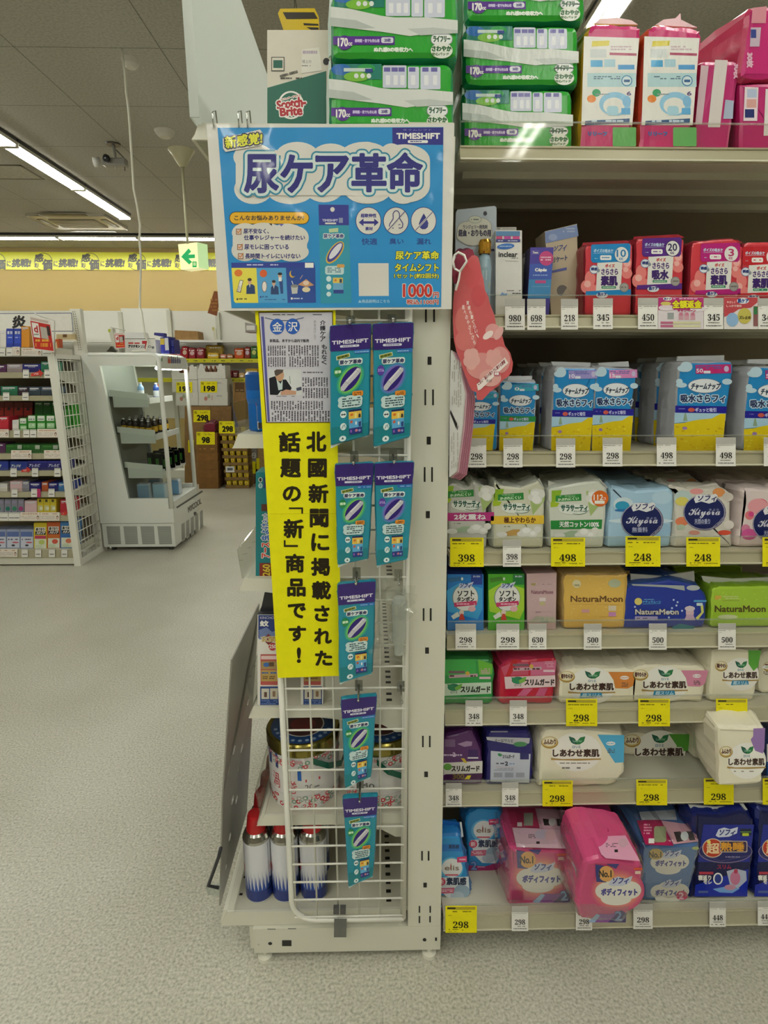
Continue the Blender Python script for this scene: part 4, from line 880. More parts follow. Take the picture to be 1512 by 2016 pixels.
# ================================================================== wall shelving on the right
XS0, XS1, YBK = .166, 1.42, 1.60
shelving = thing('wall_shelving', 'cream steel shelving with eight shelves and clear front guards, right of the slotted upright', 'shelving', (.8, 1.4, 0))
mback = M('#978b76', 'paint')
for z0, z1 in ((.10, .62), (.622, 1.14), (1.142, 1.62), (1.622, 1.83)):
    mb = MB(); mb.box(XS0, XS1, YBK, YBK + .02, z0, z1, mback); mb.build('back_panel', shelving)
mb = MB(); mb.box(XS1 - .03, XS1, 1.56, YBK - .001, .0, 1.83, mcr); mb.build('rear_upright', shelving)
mb = MB(); mb.box(XS0, XS1, 1.30, 1.32, 0, .075, mcr); mb.build('kick_panel', shelving)
YR = 1.20
SH = []
for k, (f, a_, b_) in enumerate([(243, 286, 318), (582.5, 619, 647), (858.5, 890, 918.5), (1058.6, 1087, 1113), (1222, 1249.6, 1278), (1372, 1399, 1426), (1535, 1560, 1585), (1778, 1800, 1829)]):
    yr = YR if k < 7 else 1.128
    zf, zt, zl = (P(1000, q, yr).z for q in (f, a_, b_)); SH.append(zt - .001)
    mb = MB(); mb.box(XS0, XS1 - .031, yr + .008, YBK - .001, zt - .013, zt - .001, mdeck)
    for i in range(3): mb.box(XS0 + .02, XS1 - .06, yr + .1 + i * .11, yr + .112 + i * .11, zt - .026, zt - .0131, mdeck)
    sh = mb.build('shelf', shelving)
    mb = MB(); rl = M('#d8d4bc', 'plastic')
    mb.hexa([(XS0, yr - .003, zl), (XS1, yr - .003, zl), (XS1, yr + .003, zt), (XS0, yr + .003, zt), (XS0, yr + .007, zl), (XS1, yr + .007, zl), (XS1, yr + .007, zt), (XS0, yr + .007, zt)], rl)
    h = zt - zl
    for fz in (.06, .86): z = zl + h * fz; mb.box(XS0, XS1, yr - .0055 + .006 * fz, yr - .002 + .006 * fz, z, z + .003, rl)
    mb.build('price_rail', sh)
    mb = MB(); mb.box(XS0, XS1, yr - .0045, yr - .003, zl - .002, zf, M('#f8f7f3', 'glass')); mb.box(XS0, XS1, yr - .006, yr - .0015, zf, zf + .002, M('#f4f6f0', 'wrap')); mb.build('clear_guard', sh)
S0, S1, S2, S3, S4, S5, S6, S7 = SH

def card(fr, x0, y0, x1, y1, num, yellow, label, Y=None, cover=0):
    Y = Y or 1.1935; col = '#f1e51a' if yellow else '#efede6'; mb = MB()
    q = [P(*fpx(fr, x, y), Y) for x, y in ((x0, y1), (x1, y1), (x1, y0), (x0, y0))]; mb.slab(q, (0, .0006, 0), M(col, 'paper'))
    a = Art(mb, q[0], (0, -1, 0), fr, 'paper'); w_, h_ = x1 - x0, y1 - y0
    X = lambda u: x0 + w_ * u
    Z = lambda v: y0 + h_ * v
    if yellow:
        a.rect(X(.05), Z(.03), X(.95), Z(.13), '#b5a638').rect(X(.06), Z(.05), X(.32), Z(.10), '#2a2612').fine(X(.06), Z(.18), X(.85), Z(.23), '#6a6018', 1).fine(X(.08), Z(.33), X(.2), Z(.36), '#8a7e20', 1)
        a.txt(num.translate(SER), X(.24), Z(.57), X(.73), Z(.82), '#1d1a10').fine(X(.1), Z(.85), X(.42), Z(.89), '#2a2612', 1).fine(X(.1), Z(.93), X(.35), Z(.95), '#6a6018', 1).fine(X(.52), Z(.87), X(.92), Z(.91), '#6a6018', 1).fine(X(.86), Z(.78), X(.9), Z(.8), '#6a6018', 1)
    else:
        a.rect(x0, y0, x1, Z(.23), '#b9b7b0').fine(X(.03), Z(.26), X(.92), Z(.285), '#77746a', 1).fine(X(.05), Z(.33), X(.2), Z(.35), '#8a877e', 1)
        a.txt(num.translate(SER), X(.19), Z(.52), X(.81), Z(.73), '#1d1b18').fine(X(.22), Z(.77), X(.8), Z(.82), '#77746a', 1).fine(X(.1), Z(.87), X(.9), Z(.915), '#4a4740', 1, False, .95)
    return mb.build('price_card', None, label, 'price card')

# ---- top of the end unit and top shelf: diaper packs
def diaper(q, fr, Y, zb, d, label, lo=True, x=None):
    p = Pack(q, fr, Y, zb, d, '#2aa02c', '#1f8a58', soft=.014, jit=.001, bulge=.05)
    x0, y0, x1, y1 = q; f = lambda u, v: (x0 + (x1 - x0) * u, y0 + (y1 - y0) * v)
    a = p.art(fr)
    def R(u0, v0, u1, v1, c): a.poly([f(u0, v0), f(u1, v0), f(u1, v1), f(u0, v1)], c)
    R(.03, .04, .42, .26, '#1f7a6a'); a.ell(*f(.1, .12), (x1 - x0) * .08, (y1 - y0) * .08, '#2a6ab0').ell(*f(.22, .22), (x1 - x0) * .1, (y1 - y0) * .07, '#7ab83a').ell(*f(.3, .10), (x1 - x0) * .07, (y1 - y0) * .06, '#2a9a4a')
    R(.12, .10, .34, .15, '#c8d8d0'); R(.29, .11, .35, .16, '#27408a')
    for i in range(3): a.ell(*f(.22 + i * .05, .21), (x1 - x0) * .018, (y1 - y0) * .035, '#dfe5e0')
    a.rr(*f(.43, .06), *f(.62, .38), 8, '#cdd2e0').rr(*f(.63, .08), *f(.72, .39), 8, '#d2d6e4').rr(*f(.73, .08), *f(.89, .40), 8, '#d2d6e4')
    for u in (.455, .515, .57, .655, .76, .83): a.rr(*f(u, .20), *f(u + .035, .34), 5, '#e9eaee')
    for u in (.44, .50, .555, .64, .745, .815): R(u, .09, u + .05, .15, '#6a64a8')
    a.poly([f(.0, .25), f(.15, .28), f(.4, .38), f(.5, .40), f(.75, .40), f(.99, .44), f(.99, .62), f(.85, .60), f(.62, .66), f(.4, .60), f(.0, .52)], '#d9dcd6')
    a.poly([f(.0, .40), f(.2, .44), f(.35, .55), f(.2, .56), f(.0, .52)], '#b6bdb6').poly([f(.6, .56), f(.8, .54), f(.99, .58), f(.99, .62), f(.7, .65)], '#c0c6c0')
    R(.02, .66, .5, .78, '#54288a'); a.ell(*f(.11, .75), (x1 - x0) * .06, (y1 - y0) * .10, '#54288a').txt('170', *f(.06, .69), *f(.135, .80), W, 2).txt('cc', *f(.14, .75), *f(.17, .79), W, 1)
    a.txt('長時間・夜でも安心用', *f(.19, .70), *f(.38, .745), '#cfc4e4', 1).rr(*f(.395, .675), *f(.49, .755), 10, '#dcdce4').txt('20枚', *f(.42, .69), *f(.47, .74), '#5a4a8a', 1)
    a.txt('ぬれ感0の吸収力へ', *f(.34, .815), *f(.64, .875), '#e4efe0', 2)
    a.rr(*f(.78, .63), *f(.95, .78), 26, '#8a8f96').rr(*f(.785, .64), *f(.945, .77), 22, '#e9ece8').txt('ライフリー', *f(.80, .66), *f(.93, .74), '#2a5a3c', 2).ell(*f(.865, .86), (x1 - x0) * .085, (y1 - y0) * .11, '#e4e8dc').txt('さわやか', *f(.79, .80), *f(.94, .87), '#22602e', 2).txt('安心パッド', *f(.79, .89), *f(.92, .93), '#5a7a4a', 1)
    p.part('top_seal', [f(.0, .0), f(.02, -.02), f(.02, .9), f(-.015, .95), (f(-.02, .5))], '#dfe8e2', .02, fr, .003, 'film')
    return p.done('diaper_pack', label, 'diaper pack')
diaper((748, 338, 1440, 726), 'A3', 1.17, 1.8005, .20, 'green diaper pack at the bottom of the stack on the end unit')
diaper((757, -62, 1466, 336), 'A3', 1.17, None, .20, 'green diaper pack on top of the stack on the end unit')
ZG = S0 + .001
diaper((72, 413, 598, 705), 'A8', 1.25, ZG, .22, 'green diaper pack at the bottom of the three on the top shelf')
diaper((78, 112, 625, 411), 'A8', 1.25, None, .22, 'green diaper pack in the middle of the three on the top shelf')
diaper((86, -190, 655, 110), 'A8', 1.25, None, .22, 'green diaper pack on top of the three on the top shelf')
def pants(q, flap, side, label, dx):
    p = Pack(q, 'A8', 1.26, ZG, .2, '#c8286e', side, soft=.012, jit=.002); a = p.art('A8'); f = lambda x: x + dx
    a.poly([(f(645), 172), (f(905), 180), (f(872), 590), (f(632), 590)], '#e6e4dc')
    a.poly([(f(684), 194), (f(765), 192), (f(762), 216), (f(680), 220)], '#d8c83a').rect(f(674), 232, f(750), 272, '#ccd2d0').poly([(f(765), 248), (f(893), 252), (f(892), 264), (f(765), 260)], '#a83a5c').fine(f(770), 215, f(870), 240, '#c8b0b8', 2)
    a.rect(f(676), 284, f(732), 316, '#4fa8d8').rect(f(740), 280, f(792), 316, '#a8ccd8').rect(f(805), 306, f(882), 328, '#4f98d0').rect(f(660), 345, f(890), 410, '#b4d4d8').fine(f(690), 358, f(815), 376, '#4a6a80', 2)
    a.ring(f(846), 381, 26, 26, 5, '#4a8ab0', '#d4e4e8').rect(f(832), 376, f(860), 388, '#2a5a8a')
    a.ell(f(703), 438, 20, 18, '#2f9a62').ell(f(680), 466, 21, 18, '#e0822a').ell(f(790), 490, 74, 56, '#8fc4e0').ell(f(785), 500, 50, 40, '#e6e4dc').rr(f(752), 500, f(806), 545, 14, '#a9d2e0').ell(f(845), 478, 20, 26, '#7fb8dc').rect(f(820), 510, f(862), 540, '#5aa8d8').fine(f(700), 440, f(760), 450, '#8a8f92', 1).txt('6', f(846), 432, f(866), 450, '#5a4a80', 1)
    a.poly([(f(650), 570), (f(860), 558), (f(858), 582), (f(648), 590)], '#27507a').fine(f(680), 562, f(830), 580, '#c4d4e0', 1)
    a.txt('リリーフ', f(665), 622, f(752), 640, '#3a6ab0', 2).rr(f(780), 600, f(890), 690, 6, '#6cb86a')
    p.part('top_seal', flap, '#e8c4cc', .06, 'A8', .004)
    return p.done('pants_pack', label, 'pants pack')
pants([(628, 600), (655, 150), (678, 112), (700, 104), (900, 108), (922, 130), (882, 600)], [(690, 112), (720, 90), (800, 82), (870, 96), (900, 116)], '#d8a42a', 'tall pink and white pants pack next to the green packs, top shelf', 0)
pants([(905, 600), (940, 150), (962, 118), (1000, 104), (1188, 128), (1208, 150), (1158, 600)], [(980, 118), (1020, 92), (1075, 86), (1100, 62), (1102, 92), (1180, 130)], '#c24a3a', 'tall pink and white pants pack second from the green packs, top shelf', 284)
p = Pack([(1165, 620), (1190, 280), (1386, 282), (1345, 620)], 'A8', 1.28, ZG, .2, '#b8286c', '#a82260', soft=.010, jit=.0015); a = p.art('A8')
a.poly([(1262, 282), (1322, 284), (1285, 600), (1228, 600)], '#d8d0cc').poly([(1196, 310), (1232, 310), (1200, 585), (1168, 585)], '#d2b8c0').txt('30枚', 0, 0, 0, 0, '#e4b8cc', 2, None, [(1382, 300), (1382, 370), (1350, 370), (1350, 300)]).poly([(1310, 470), (1350, 475), (1345, 560), (1300, 560)], '#a8b4c8')
p.done('pad_bag', 'dark pink bag with a white band standing right of the pants packs', 'pad pack')
p = Pack((1372, 385, 1640, 640), 'A8', 1.28, ZG, .2, '#b8286c', '#a01f58', soft=.010, jit=.0015); a = p.art('A8')
a.poly([(1402, 410), (1466, 412), (1460, 570), (1395, 570)], '#e6d8dc').rect(1412, 420, 1458, 460, '#b8c4dc').rect(1410, 468, 1456, 508, '#d8a49c').rect(1402, 515, 1446, 555, '#23306a').poly([(1500, 420), (1600, 420), (1590, 640), (1490, 640)], '#e0dcd8')
p.done('pad_bag', 'dark pink bag at the right end of the top shelf, below the tilted one', 'pad pack')
p = Pack([(1375, 378), (1430, 22), (1700, 10), (1680, 378)], 'A8', 1.28, None, .24, '#c22a72', '#b8365c', soft=.012, jit=.002, yaw=8); a = p.art('A8')
a.poly([(1438, 38), (1505, 30), (1500, 110), (1432, 110)], '#d8909c').poly([(1430, 130), (1478, 130), (1470, 220), (1425, 220)], '#c8b4c4').txt('30枚', 0, 0, 0, 0, '#ecc0d2', 2, None, [(1440, 250), (1440, 318), (1412, 318), (1412, 250)]).rect(1430, 140, 1455, 180, '#3a4a90')
p.done('pad_bag', 'upper dark pink bag at the right end of the top shelf', 'pad pack')

# ---- shelf with the pink drop packs
p = Pack([(115, 960), (125, 180), (140, 150), (475, 116), (493, 130), (490, 960)], 'B1', 1.235, S1 + .001, .004, '#a9b2bb', '#9aa3ac'); a = p.art('B1')
for e in ((230, 330, 95, 75), (330, 300, 120, 80), (390, 370, 70, 80), (280, 410, 120, 70), (200, 380, 70, 70)): a.ell(*e, '#8f8f88')
for e in ((230, 330, 90, 70), (330, 300, 115, 75), (390, 370, 65, 75), (280, 410, 115, 65), (200, 380, 65, 65)): a.ell(*e, '#c6c4b6')
a.ring(298, 240, 58, 34, 3, '#5a7060', '#c2c4b4').fine(262, 230, 335, 252, '#5a6458', 1).txt('ランジェリー用洗剤', 188, 290, 408, 325, '#4a4658', 1).txt('経血・おりもの用', 150, 332, 440, 392, '#3a3648', 3).ell(390, 185, 17, 20, '#3a3c42').rect(420, 505, 480, 525, '#2a3058').ell(165, 550, 45, 50, '#6a1838').ell(225, 545, 55, 50, '#6a1838')
crd = p.done('blister_card', 'grey blue hang card with cloud panel behind the gold capped bottle', 'card')
c0 = P(*fpx('B1', 405, 940), 1.205); t = thing('detergent_bottle', 'clear blue detergent bottle with gold cap in front of the grey blue hang card', 'bottle', (c0.x, 1.218, S1 + .001))
zt = P(*fpx('B1', 360, 530), 1.21).z - S1; c = (c0.x - .005, 1.219, S1 + .001)
mb = MB(); mb.lathe([(0, 0), (.0135, 0), (.0145, .004), (.0145, zt * .75), (.012, zt * .88), (.0075, zt * .97), (.0075, zt)], c, M('#8fa9b4', 'plastic'), 24)
def cyl(u, v, h): aa = radians(u); return V((c[0] + (.0145 + h) * sin(aa), c[1] - (.0145 + h) * cos(aa), c[2] + v))
a = Art(mb, c, (0, -1, 0), 'O', 'plastic', .0003, cyl); a.rect(-40, zt * .52, 40, zt * .42, '#c8b84a').rect(-30, zt * .36, 30, zt * .12, '#5a6a9a').rect(-20, zt * .7, 15, zt * .55, '#b4c8cc'); mb.build('bottle_body', t)
mb = MB(); mb.lathe([(.0105, zt - .004), (.0125, zt), (.0125, zt + .017), (.010, zt + .022), (0, zt + .022)], c, M('#c9973a', 'metal'), 24); mb.build('bottle_cap', t, 'gold cap')
p = Pack((485, 338, 722, 960), 'B1', 1.222, S1 + .001, .035, '#e2e0da', '#cfcdc6', '#dddbd4'); a = p.art('B1')
a.rect(487, 345, 704, 388, '#5a86b0').rect(490, 390, 545, 416, '#c84a7a').rect(560, 390, 622, 416, '#b84a9a').rect(637, 390, 700, 416, '#c84a8a').rect(487, 418, 706, 444, '#3a3f86').fine(505, 424, 680, 440, '#c4c8e0', 1).ell(575, 482, 78, 26, '#2f6ab8', -5).fine(520, 472, 630, 492, '#a8c4e4', 1)
a.txt('inclear', 512, 532, 680, 576, '#2a2a2c', 2).fine(620, 582, 690, 594, '#77746e', 1).line([(570, 612), (690, 618)], 3, '#77746e').fine(585, 874, 710, 888, '#77746e', 1).fine(612, 898, 712, 914, '#4a4844', 1).poly([(520, 925), (545, 895), (560, 910), (590, 905), (585, 925)], '#6a94c8')
p.done('gel_carton', 'tall white carton with blue oval emblem on the second shelf from the top', 'carton')
p = Pack((480, 308, 672, 960), 'B1', 1.275, S1 + .001, .035, '#d4d2ca', '#c4c2ba'); p.art('B1').fine(500, 315, 660, 330, '#aaa8a0', 1); p.done('gel_carton', 'plain white carton half hidden behind the one with the blue oval', 'carton')
p = Pack([(772, 960), (800, 490), (1008, 490), (975, 960)], 'B1', 1.222, S1 + .001, .04, '#4a3f9c', '#2f2a50', '#3a3680'); a = p.art('B1')
a.poly([(792, 640), (998, 636), (985, 780), (784, 780)], '#3f5ab0').poly([(784, 780), (986, 780), (975, 950), (774, 950)], '#3f86b8').rect(812, 520, 876, 552, '#8a84c0').rect(815, 523, 873, 549, '#40388e').txt('7mm', 820, 527, 866, 546, W, 1).ell(940, 590, 64, 66, '#c2417c').fine(890, 570, 985, 615, '#f0c8d8', 2).txt('Cépés', 840, 680, 943, 714, W, 2.5).fine(820, 735, 970, 748, '#a8c4e0', 1).rr(840, 788, 938, 815, 8, '#c24a84').line([(812, 845), (970, 842)], 2, '#b8d0e0')
p.done('gel_carton', 'slim violet to blue carton with pink dot standing under the price 698', 'carton')
p = Pack([(718, 960), (730, 560), (800, 500), (790, 960)], 'B1', 1.275, S1 + .001, .03, '#b9b5aa', '#a9a59a'); a = p.art('B1'); a.poly([(728, 560), (800, 510), (800, 540), (728, 590)], '#3a3436').fine(735, 640, 790, 900, '#8a867c', 6, True)
p.done('gel_carton', 'grey white carton between the white carton and the violet one', 'carton')
p = Pack([(975, 960), (928, 345), (1218, 278), (1232, 960)], 'B1', 1.265, S1 + .001, .07, '#bfae94', '#a8997f', '#8f9cc0'); a = p.art('B1')
a.poly([(930, 350), (1216, 284), (1232, 388), (932, 455)], '#7c8fbc').fine(1090, 310, 1200, 360, '#a8b4d0', 2).ell(1000, 400, 40, 30, '#98a6c8').txt('ソフィ', 0, 0, 0, 0, '#3a4a84', 2, None, [(1020, 480), (1130, 460), (1112, 520), (1000, 530)]).txt('デリケート', 0, 0, 0, 0, '#3f4a72', 2, None, [(960, 590), (1130, 555), (1130, 605), (960, 640)]).poly([(990, 700), (1125, 670), (1125, 695), (990, 722)], '#5a5fa0').ell(1085, 880, 50, 50, '#6f6a66').poly([(1060, 960), (1130, 850), (1215, 960)], '#b4a58c')
p.done('wipes_carton', 'beige carton with slate blue slanted top, right of the violet carton', 'carton')
def drop(q, fr, dx, dy, cc, num, w2, label, c3, Y=1.225, side='#8a2430', big='素肌'):
    p = Pack(q, fr, Y, S1 + .001, .085, '#cf3d48', side, soft=.006, jit=.001); a = p.art(fr); f = lambda x, y: (x + dx, y + dy)
    def F(*v): return [f(*v[i:i + 2]) for i in range(0, len(v), 2)]
    def E(x, y, rx, ry, c): a.ell(*f(x, y), rx, ry, c)
    for e in ((160, 420, 40, 60), (130, 480, 40, 50), (430, 300, 45, 60), (440, 380, 40, 40), (170, 500, 50, 40)): E(*e, '#e8837e')
    for e in ((140, 460, 26, 26), (440, 300, 26, 30), (430, 350, 20, 20)): E(*e, '#f0b4ac')
    a.poly(F(168, 168, 180, 160, 455, 152, 468, 168, 462, 280, 448, 298, 180, 298, 166, 280), cc)
    a.poly(F(215, 300, 405, 290, 392, 510, 204, 515), '#e6e5de').poly(F(128, 515, 470, 500, 468, 545, 124, 545), cc)
    E(398, 236, 56, 62, c3); E(398, 236, 51, 57, '#e9e8e4'); a.txt(num, *f(*( (362, 200) if len(num) > 1 else (378, 200))), *f(*((430, 254) if len(num) > 1 else (418, 254))), c3, 1.5).txt('cc', *f(380, 262), *f(408, 278), c3, 1)
    a.txt('ポイズの吸水ケア'[:7], *f(188, 195), *f(335, 220), '#c8e0f0', 1).line([f(186, 228), f(336, 224)], 2, '#c8dcec').rr(*f(236, 242), *f(322, 278), 10, '#f0efea').fine(*f(250, 253), *f(308, 268), cc, 1).fine(*f(190, 262), *f(215, 270), '#c8e0f0', 1)
    E(190, 350, 35, 34, '#7a90b8'); E(190, 350, 30, 29, '#e2e6ea'); a.txt('瞬感', *f(168, 335), *f(214, 358), '#33407c', 1.5).ell(*f(222, 358), 12, 13, '#8a929c')
    a.txt('ポイズ', *f(275, 310), *f(345, 334), '#c8343c', 1.5).txt('さらさら', *f(246, 345), *f(370, 388), '#4a2a6e', 2.2).txt(big, *f(244, 400), *f(365, 470), '#3f2468', 4.5).rr(*f(246, 476), *f(356, 495), 3, '#3a8a62').fine(*f(255, 480), *f(345, 492), '#bfe0cc', 1)
    E(418, 486, 35, 36, '#7c7a78'); E(418, 486, 30, 31, '#a4a09a'); a.fine(*f(395, 476), *f(442, 494), '#6a6660', 1)
    E(250, 545, 44, 22, '#e4e8ea'); a.txt('肌ケア', *f(218, 528), *f(284, 552), '#3a4a8a', 2)
    p.part('top_fold', F(100, 172, 110, 146, 440, 128, 490, 150, 455, 160, 180, 165), '#a82a36', .03, fr, .004)
    return p.done('pad_pack', label, 'pad pack')
drop([(115, 560), (122, 175), (150, 158), (440, 140), (490, 150), (478, 560)], 'B2', 0, 0, '#1f86c4', '10', 0, 'red floral pack with blue panel reading 10cc', '#2a7ab0')
drop([(500, 560), (508, 120), (540, 108), (830, 102), (880, 112), (870, 560)], 'B2', 388, -46, '#5a2a86', '20', 0, 'red floral pack with purple panel reading 20cc', '#2f2a52', big='吸水')
drop([(905, 560), (930, 150), (975, 130), (1260, 105), (1335, 185), (1310, 560)], 'B2', 832, -6, '#b8227a', '3', 0, 'red floral pack with magenta panel reading 3cc', '#b8306a')
drop([(1296, 560), (1322, 160), (1350, 140), (1640, 130), (1690, 145), (1680, 560)], 'B2', 1150, 18, '#c4242e', '3', 0, 'red floral pack cut off by the right edge on the second shelf', '#b8303a')
for dx, n in ((0, 'blue'), (.0, 'purple'), (0, 'magenta')): pass
for o in [o for o in bpy.data.objects if o.name.startswith('pad_pack') and not o.parent]:
    n = 'blue' if '10cc' in o['label'] else 'purple' if '20cc' in o['label'] else 'magenta' if 'magenta' in o['label'] else ''
    if n: dup(o, (0, .095, 0), 'red floral pack standing directly behind the one with the %s panel' % n); dup(o, (.002, .19, 0), 'red floral pack third in the file behind the %s panel one' % n)

# ---- charm packs
def charm(q, fr, kx, ky, s, x0, y0, label, band='#23208f', top=None, Y=1.225, small=False, flap=None, d=.085, sp='50'):
    """kx.. map the artwork of the pack under the third price card"""
    p = Pack(q, fr, Y, S2 + .001, d, '#2285c4', '#b4b6bc', '#1d4fa0', soft=.006, jit=.001); a = p.art(fr)
    f = lambda x, y: (x0 + (x - 980) * kx, y0 + (y - 330) * ky)
    def F(*v): return [f(*v[i:i + 2]) for i in range(0, len(v), 2)]
    def E(x, y, rx, ry, c): a.ell(*f(x, y), rx * kx, ry * ky, c)
    yb = 330 + ((1085 if fr == 'B3' else 945) - y0) / ky
    for e in ((1075, 380, 45, 45), (1060, 395, 50, 30), (1370, 510, 36, 26), (1040, 540, 40, 22), (1025, 510, 24, 26)): E(*e, '#bcd6e4')
    a.poly(F(1142, 365, 1398, 358, 1400, 435, 1144, 442), top or '#9c94d0').fine(*f(1150, 370), *f(1330, 400), '#5a62a8', 2).rr(*f(1200, 415), *f(1250, 437), 4, '#e2e2ee').txt(sp, *f(1148, 398), *f(1195, 430), '#f0eaf4', 1).ell(*f(1365, 398), 18 * kx, 26 * ky, '#c4bcdc')
    E(1207, 546, 124, 66, '#5f7fa8'); E(1207, 546, 117, 60, '#e4e8ec'); a.txt('チャームナップ', *f(1105, 522), *f(1312, 578), '#20344a', 2.5 * s, sk=12 * kx)
    a.txt('吸水さらフィ', *f(1036, 622), *f(1355, 688), '#1f2c58', 3 * s, [(10 * s, '#c4dcec')])
    a.poly(F(996, 718, 1370, 725, 1365, 785, 994, 778), band).txt('ギュッと吸引', *f(1140, 738), *f(1290, 772), '#c4c8ec', 1.5 * s).ell(*f(1112, 755), 24 * kx, 18 * ky, '#c85a4a').fine(*f(1020, 740), *f(1065, 752), '#8a8ad0', 1)
    a.poly(F(992, 780, 1362, 786, 1358, 850, 1280, 840, 1180, 838, 1080, 860, 988, 872), '#a8cce0').poly(F(988, 876, 1060, 868, 1120, 850, 1180, 838, 1260, 830, 1320, 790, 1360, 788, 1335, yb, 985, yb), '#dfc717')
    for i in range(26): E(rng.uniform(995, 1340), rng.uniform(885, yb - 12), rng.uniform(6, 14), rng.uniform(5, 10), rng.choice(['#e8d83a', '#c8a814', '#d2b21a']))
    E(1064, 915, 18, 14, '#9a7ab0'); a.poly(F(1052, 850, 1062, 790, 1072, 780, 1084, 850), '#8fa88a')
    if flap: p.part('top_seal', flap, '#d2d6d8', .03, fr, .004)
    p.part('side_label', [f(972, 370), f(985, 372), f(970, 940), f(955, 940)], '#9aa0b0', .002, fr, .0005) if False else None
    return p.done('sky_pack', label, 'pad pack')
o1 = charm([(982, 960), (1008, 420), (1035, 330), (1395, 338), (1405, 360), (1345, 960)], 'B3', 1, 1, 1, 980, 330, 'blue sky and yellow flower pack, left of the middle pair with a lavender panel', flap=[(985, 283), (1340, 292), (1338, 330), (1000, 320)], sp='10')
# the rest are on the same artwork, scaled to their own place
b4 = lambda x, y: (1180 + x / 4.554, 680 + y / 4.554)
o2 = charm([(-60, 800), (-30, 220), (0, 190), (335, 215), (342, 240), (262, 800)], 'B4', .98, .97, 1, -72, 188, 'blue sky and yellow flower pack, right of the middle pair with a pink panel', top='#d48ac0', flap=[(-10, 158), (260, 142), (268, 192), (0, 190)], sp='15')
o3 = charm([(668, 800), (715, 200), (735, 150), (1195, 148), (1205, 195), (1112, 800)], 'B4', 1.24, 1.03, 1.1, 660, 140, 'large blue sky pack with magenta 50cc panel', top='#c02a72', flap=[(705, 98), (1120, 88), (1118, 140), (692, 140)])
o4 = charm([(1290, 800), (1335, 260), (1360, 195), (1820, 190), (1830, 230), (1740, 800)], 'B4', 1.24, 1.03, 1.1, 1285, 188, 'large blue sky pack cut off by the right edge of the photo', top='#c02a72', flap=[(1335, 125), (1750, 118), (1748, 180), (1330, 160)])
o5 = charm([(520, 950), (520, 470), (530, 460), (850, 462), (858, 490), (838, 950)], 'B3', .86, .80, .8, 512, 462, 'smaller blue sky pack with a green leaf corner', band='#2a8a4a', top='#3aa0b4', flap=[(600, 415), (815, 412), (812, 455), (590, 462)], d=.07, sp='  ' if False else '0')
o6 = charm([(150, 950), (170, 560), (190, 545), (505, 545), (512, 590), (503, 950)], 'B3', .86, .66, .75, 150, 545, 'smaller blue sky pack half hidden by the red shell card', top='#3aa0b4', d=.07, sp='0')
for o, n, k in ((o1, 'left of the middle pair', 3), (o2, 'right of the middle pair', 2), (o3, '50cc pack', 2), (o4, 'cut off right edge pack', 2), (o5, 'green leaf pack', 1), (o6, 'shell card hidden pack', 1)):
    for i in range(k): dup(o, (-.002 * i, .092 * (i + 1), 0), 'blue sky pack in the file behind the %s, %s behind' % (n, ['first', 'second', 'third'][i]))

# ---- cotton liners and round emblem packs
def ears(p, fr, pts, col, lab=None): p.part('top_seal', pts, col, .012, fr, .003)
def liner(q, fr, dx, dy, band, bandc, bt, label, base, flap, leaf='#6aa83a', dot=None, s=1, tc='#f0eef0'):
    p = Pack(q, fr, 1.225, S3 + .001, .075, base, '#c8ccc2', soft=.008, jit=.0015); a = p.art(fr); f = lambda x, y: (x + dx, y + dy)
    def F(*v): return [f(*v[i:i + 2]) for i in range(0, len(v), 2)]
    def E(x, y, rx, ry, c): a.ell(*f(x, y), rx, ry, c)
    a.poly(F(470, 200, 560, 195, 545, 260, 470, 330), '#8fb82a').poly(F(820, 430, 925, 300, 930, 240, 880, 200, 780, 205), '#a9c07a').poly(F(460, 300, 540, 310, 520, 345, 460, 350), '#a8c22a')
    a.poly(F(505, 245, 735, 228, 738, 290, 505, 300), '#2f8a3c').txt('かぶれにくい', 0, 0, 0, 0, '#d4e8cc', 1.5, None, F(525, 270, 712, 255, 712, 283, 525, 293)).fine(*f(540, 242), *f(680, 256), '#a8d0a4', 1)
    for e in ((850, 230, 55, 40), (860, 290, 45, 42), (815, 270, 40, 34), (890, 240, 40, 40)): E(*e, '#e2e2dc')
    for e in ((850, 290, 40, 36), (840, 235, 36, 24)): E(*e, '#f0f0ec')
    E(670, 368, 135, 48, '#e6ebe2'); a.txt('サラサーティ', *f(555, 330), *f(790, 386), '#1f5a4a', 3).txt('コットン100', *f(668, 378), *f(775, 394), '#3a6a5a', .8).line(F(660, 408, 720, 414, 770, 404, 800, 376), 4, '#2a6a5a')
    a.poly(F(440, 440, 920, 432, 918, 510, 442, 512) if band != 2 else F(460, 470, 925, 460, 920, 545, 462, 548), bandc)
    a.txt(bt, *f(*((560, 450) if band != 2 else (540, 478))), *f(*((845, 500) if band != 2 else (895, 528))), tc, 2)
    a.poly(F(560, 590, 640, 560, 720, 560, 700, 612, 540, 620), '#c8a05a' if band == 0 else '#a9bfa0')
    for e in ((760, 580, 60, 40), (720, 600, 44, 26), (820, 600, 44, 30), (540, 605, 50, 24), (860, 560, 34, 30)): E(*e, '#e4e4de')
    for e in ((760, 570, 36, 24), (820, 595, 26, 18)): E(*e, '#f2f2ee')
    a.fine(*f(560, 528), *f(620, 540), '#6a6a5a', 1)
    if dot: E(905, 270, 75, 72, '#dd6a1c'); a.txt('112', *f(848, 236), *f(930, 285), W, 2).txt('コ', *f(935, 262), *f(955, 280), W, 1).rect(*f(856, 290), *f(945, 318), W)
    ears(p, fr, [f(*k) for k in flap], '#d4d4cc')
    return p.done('liner_pack', label, 'pad pack')
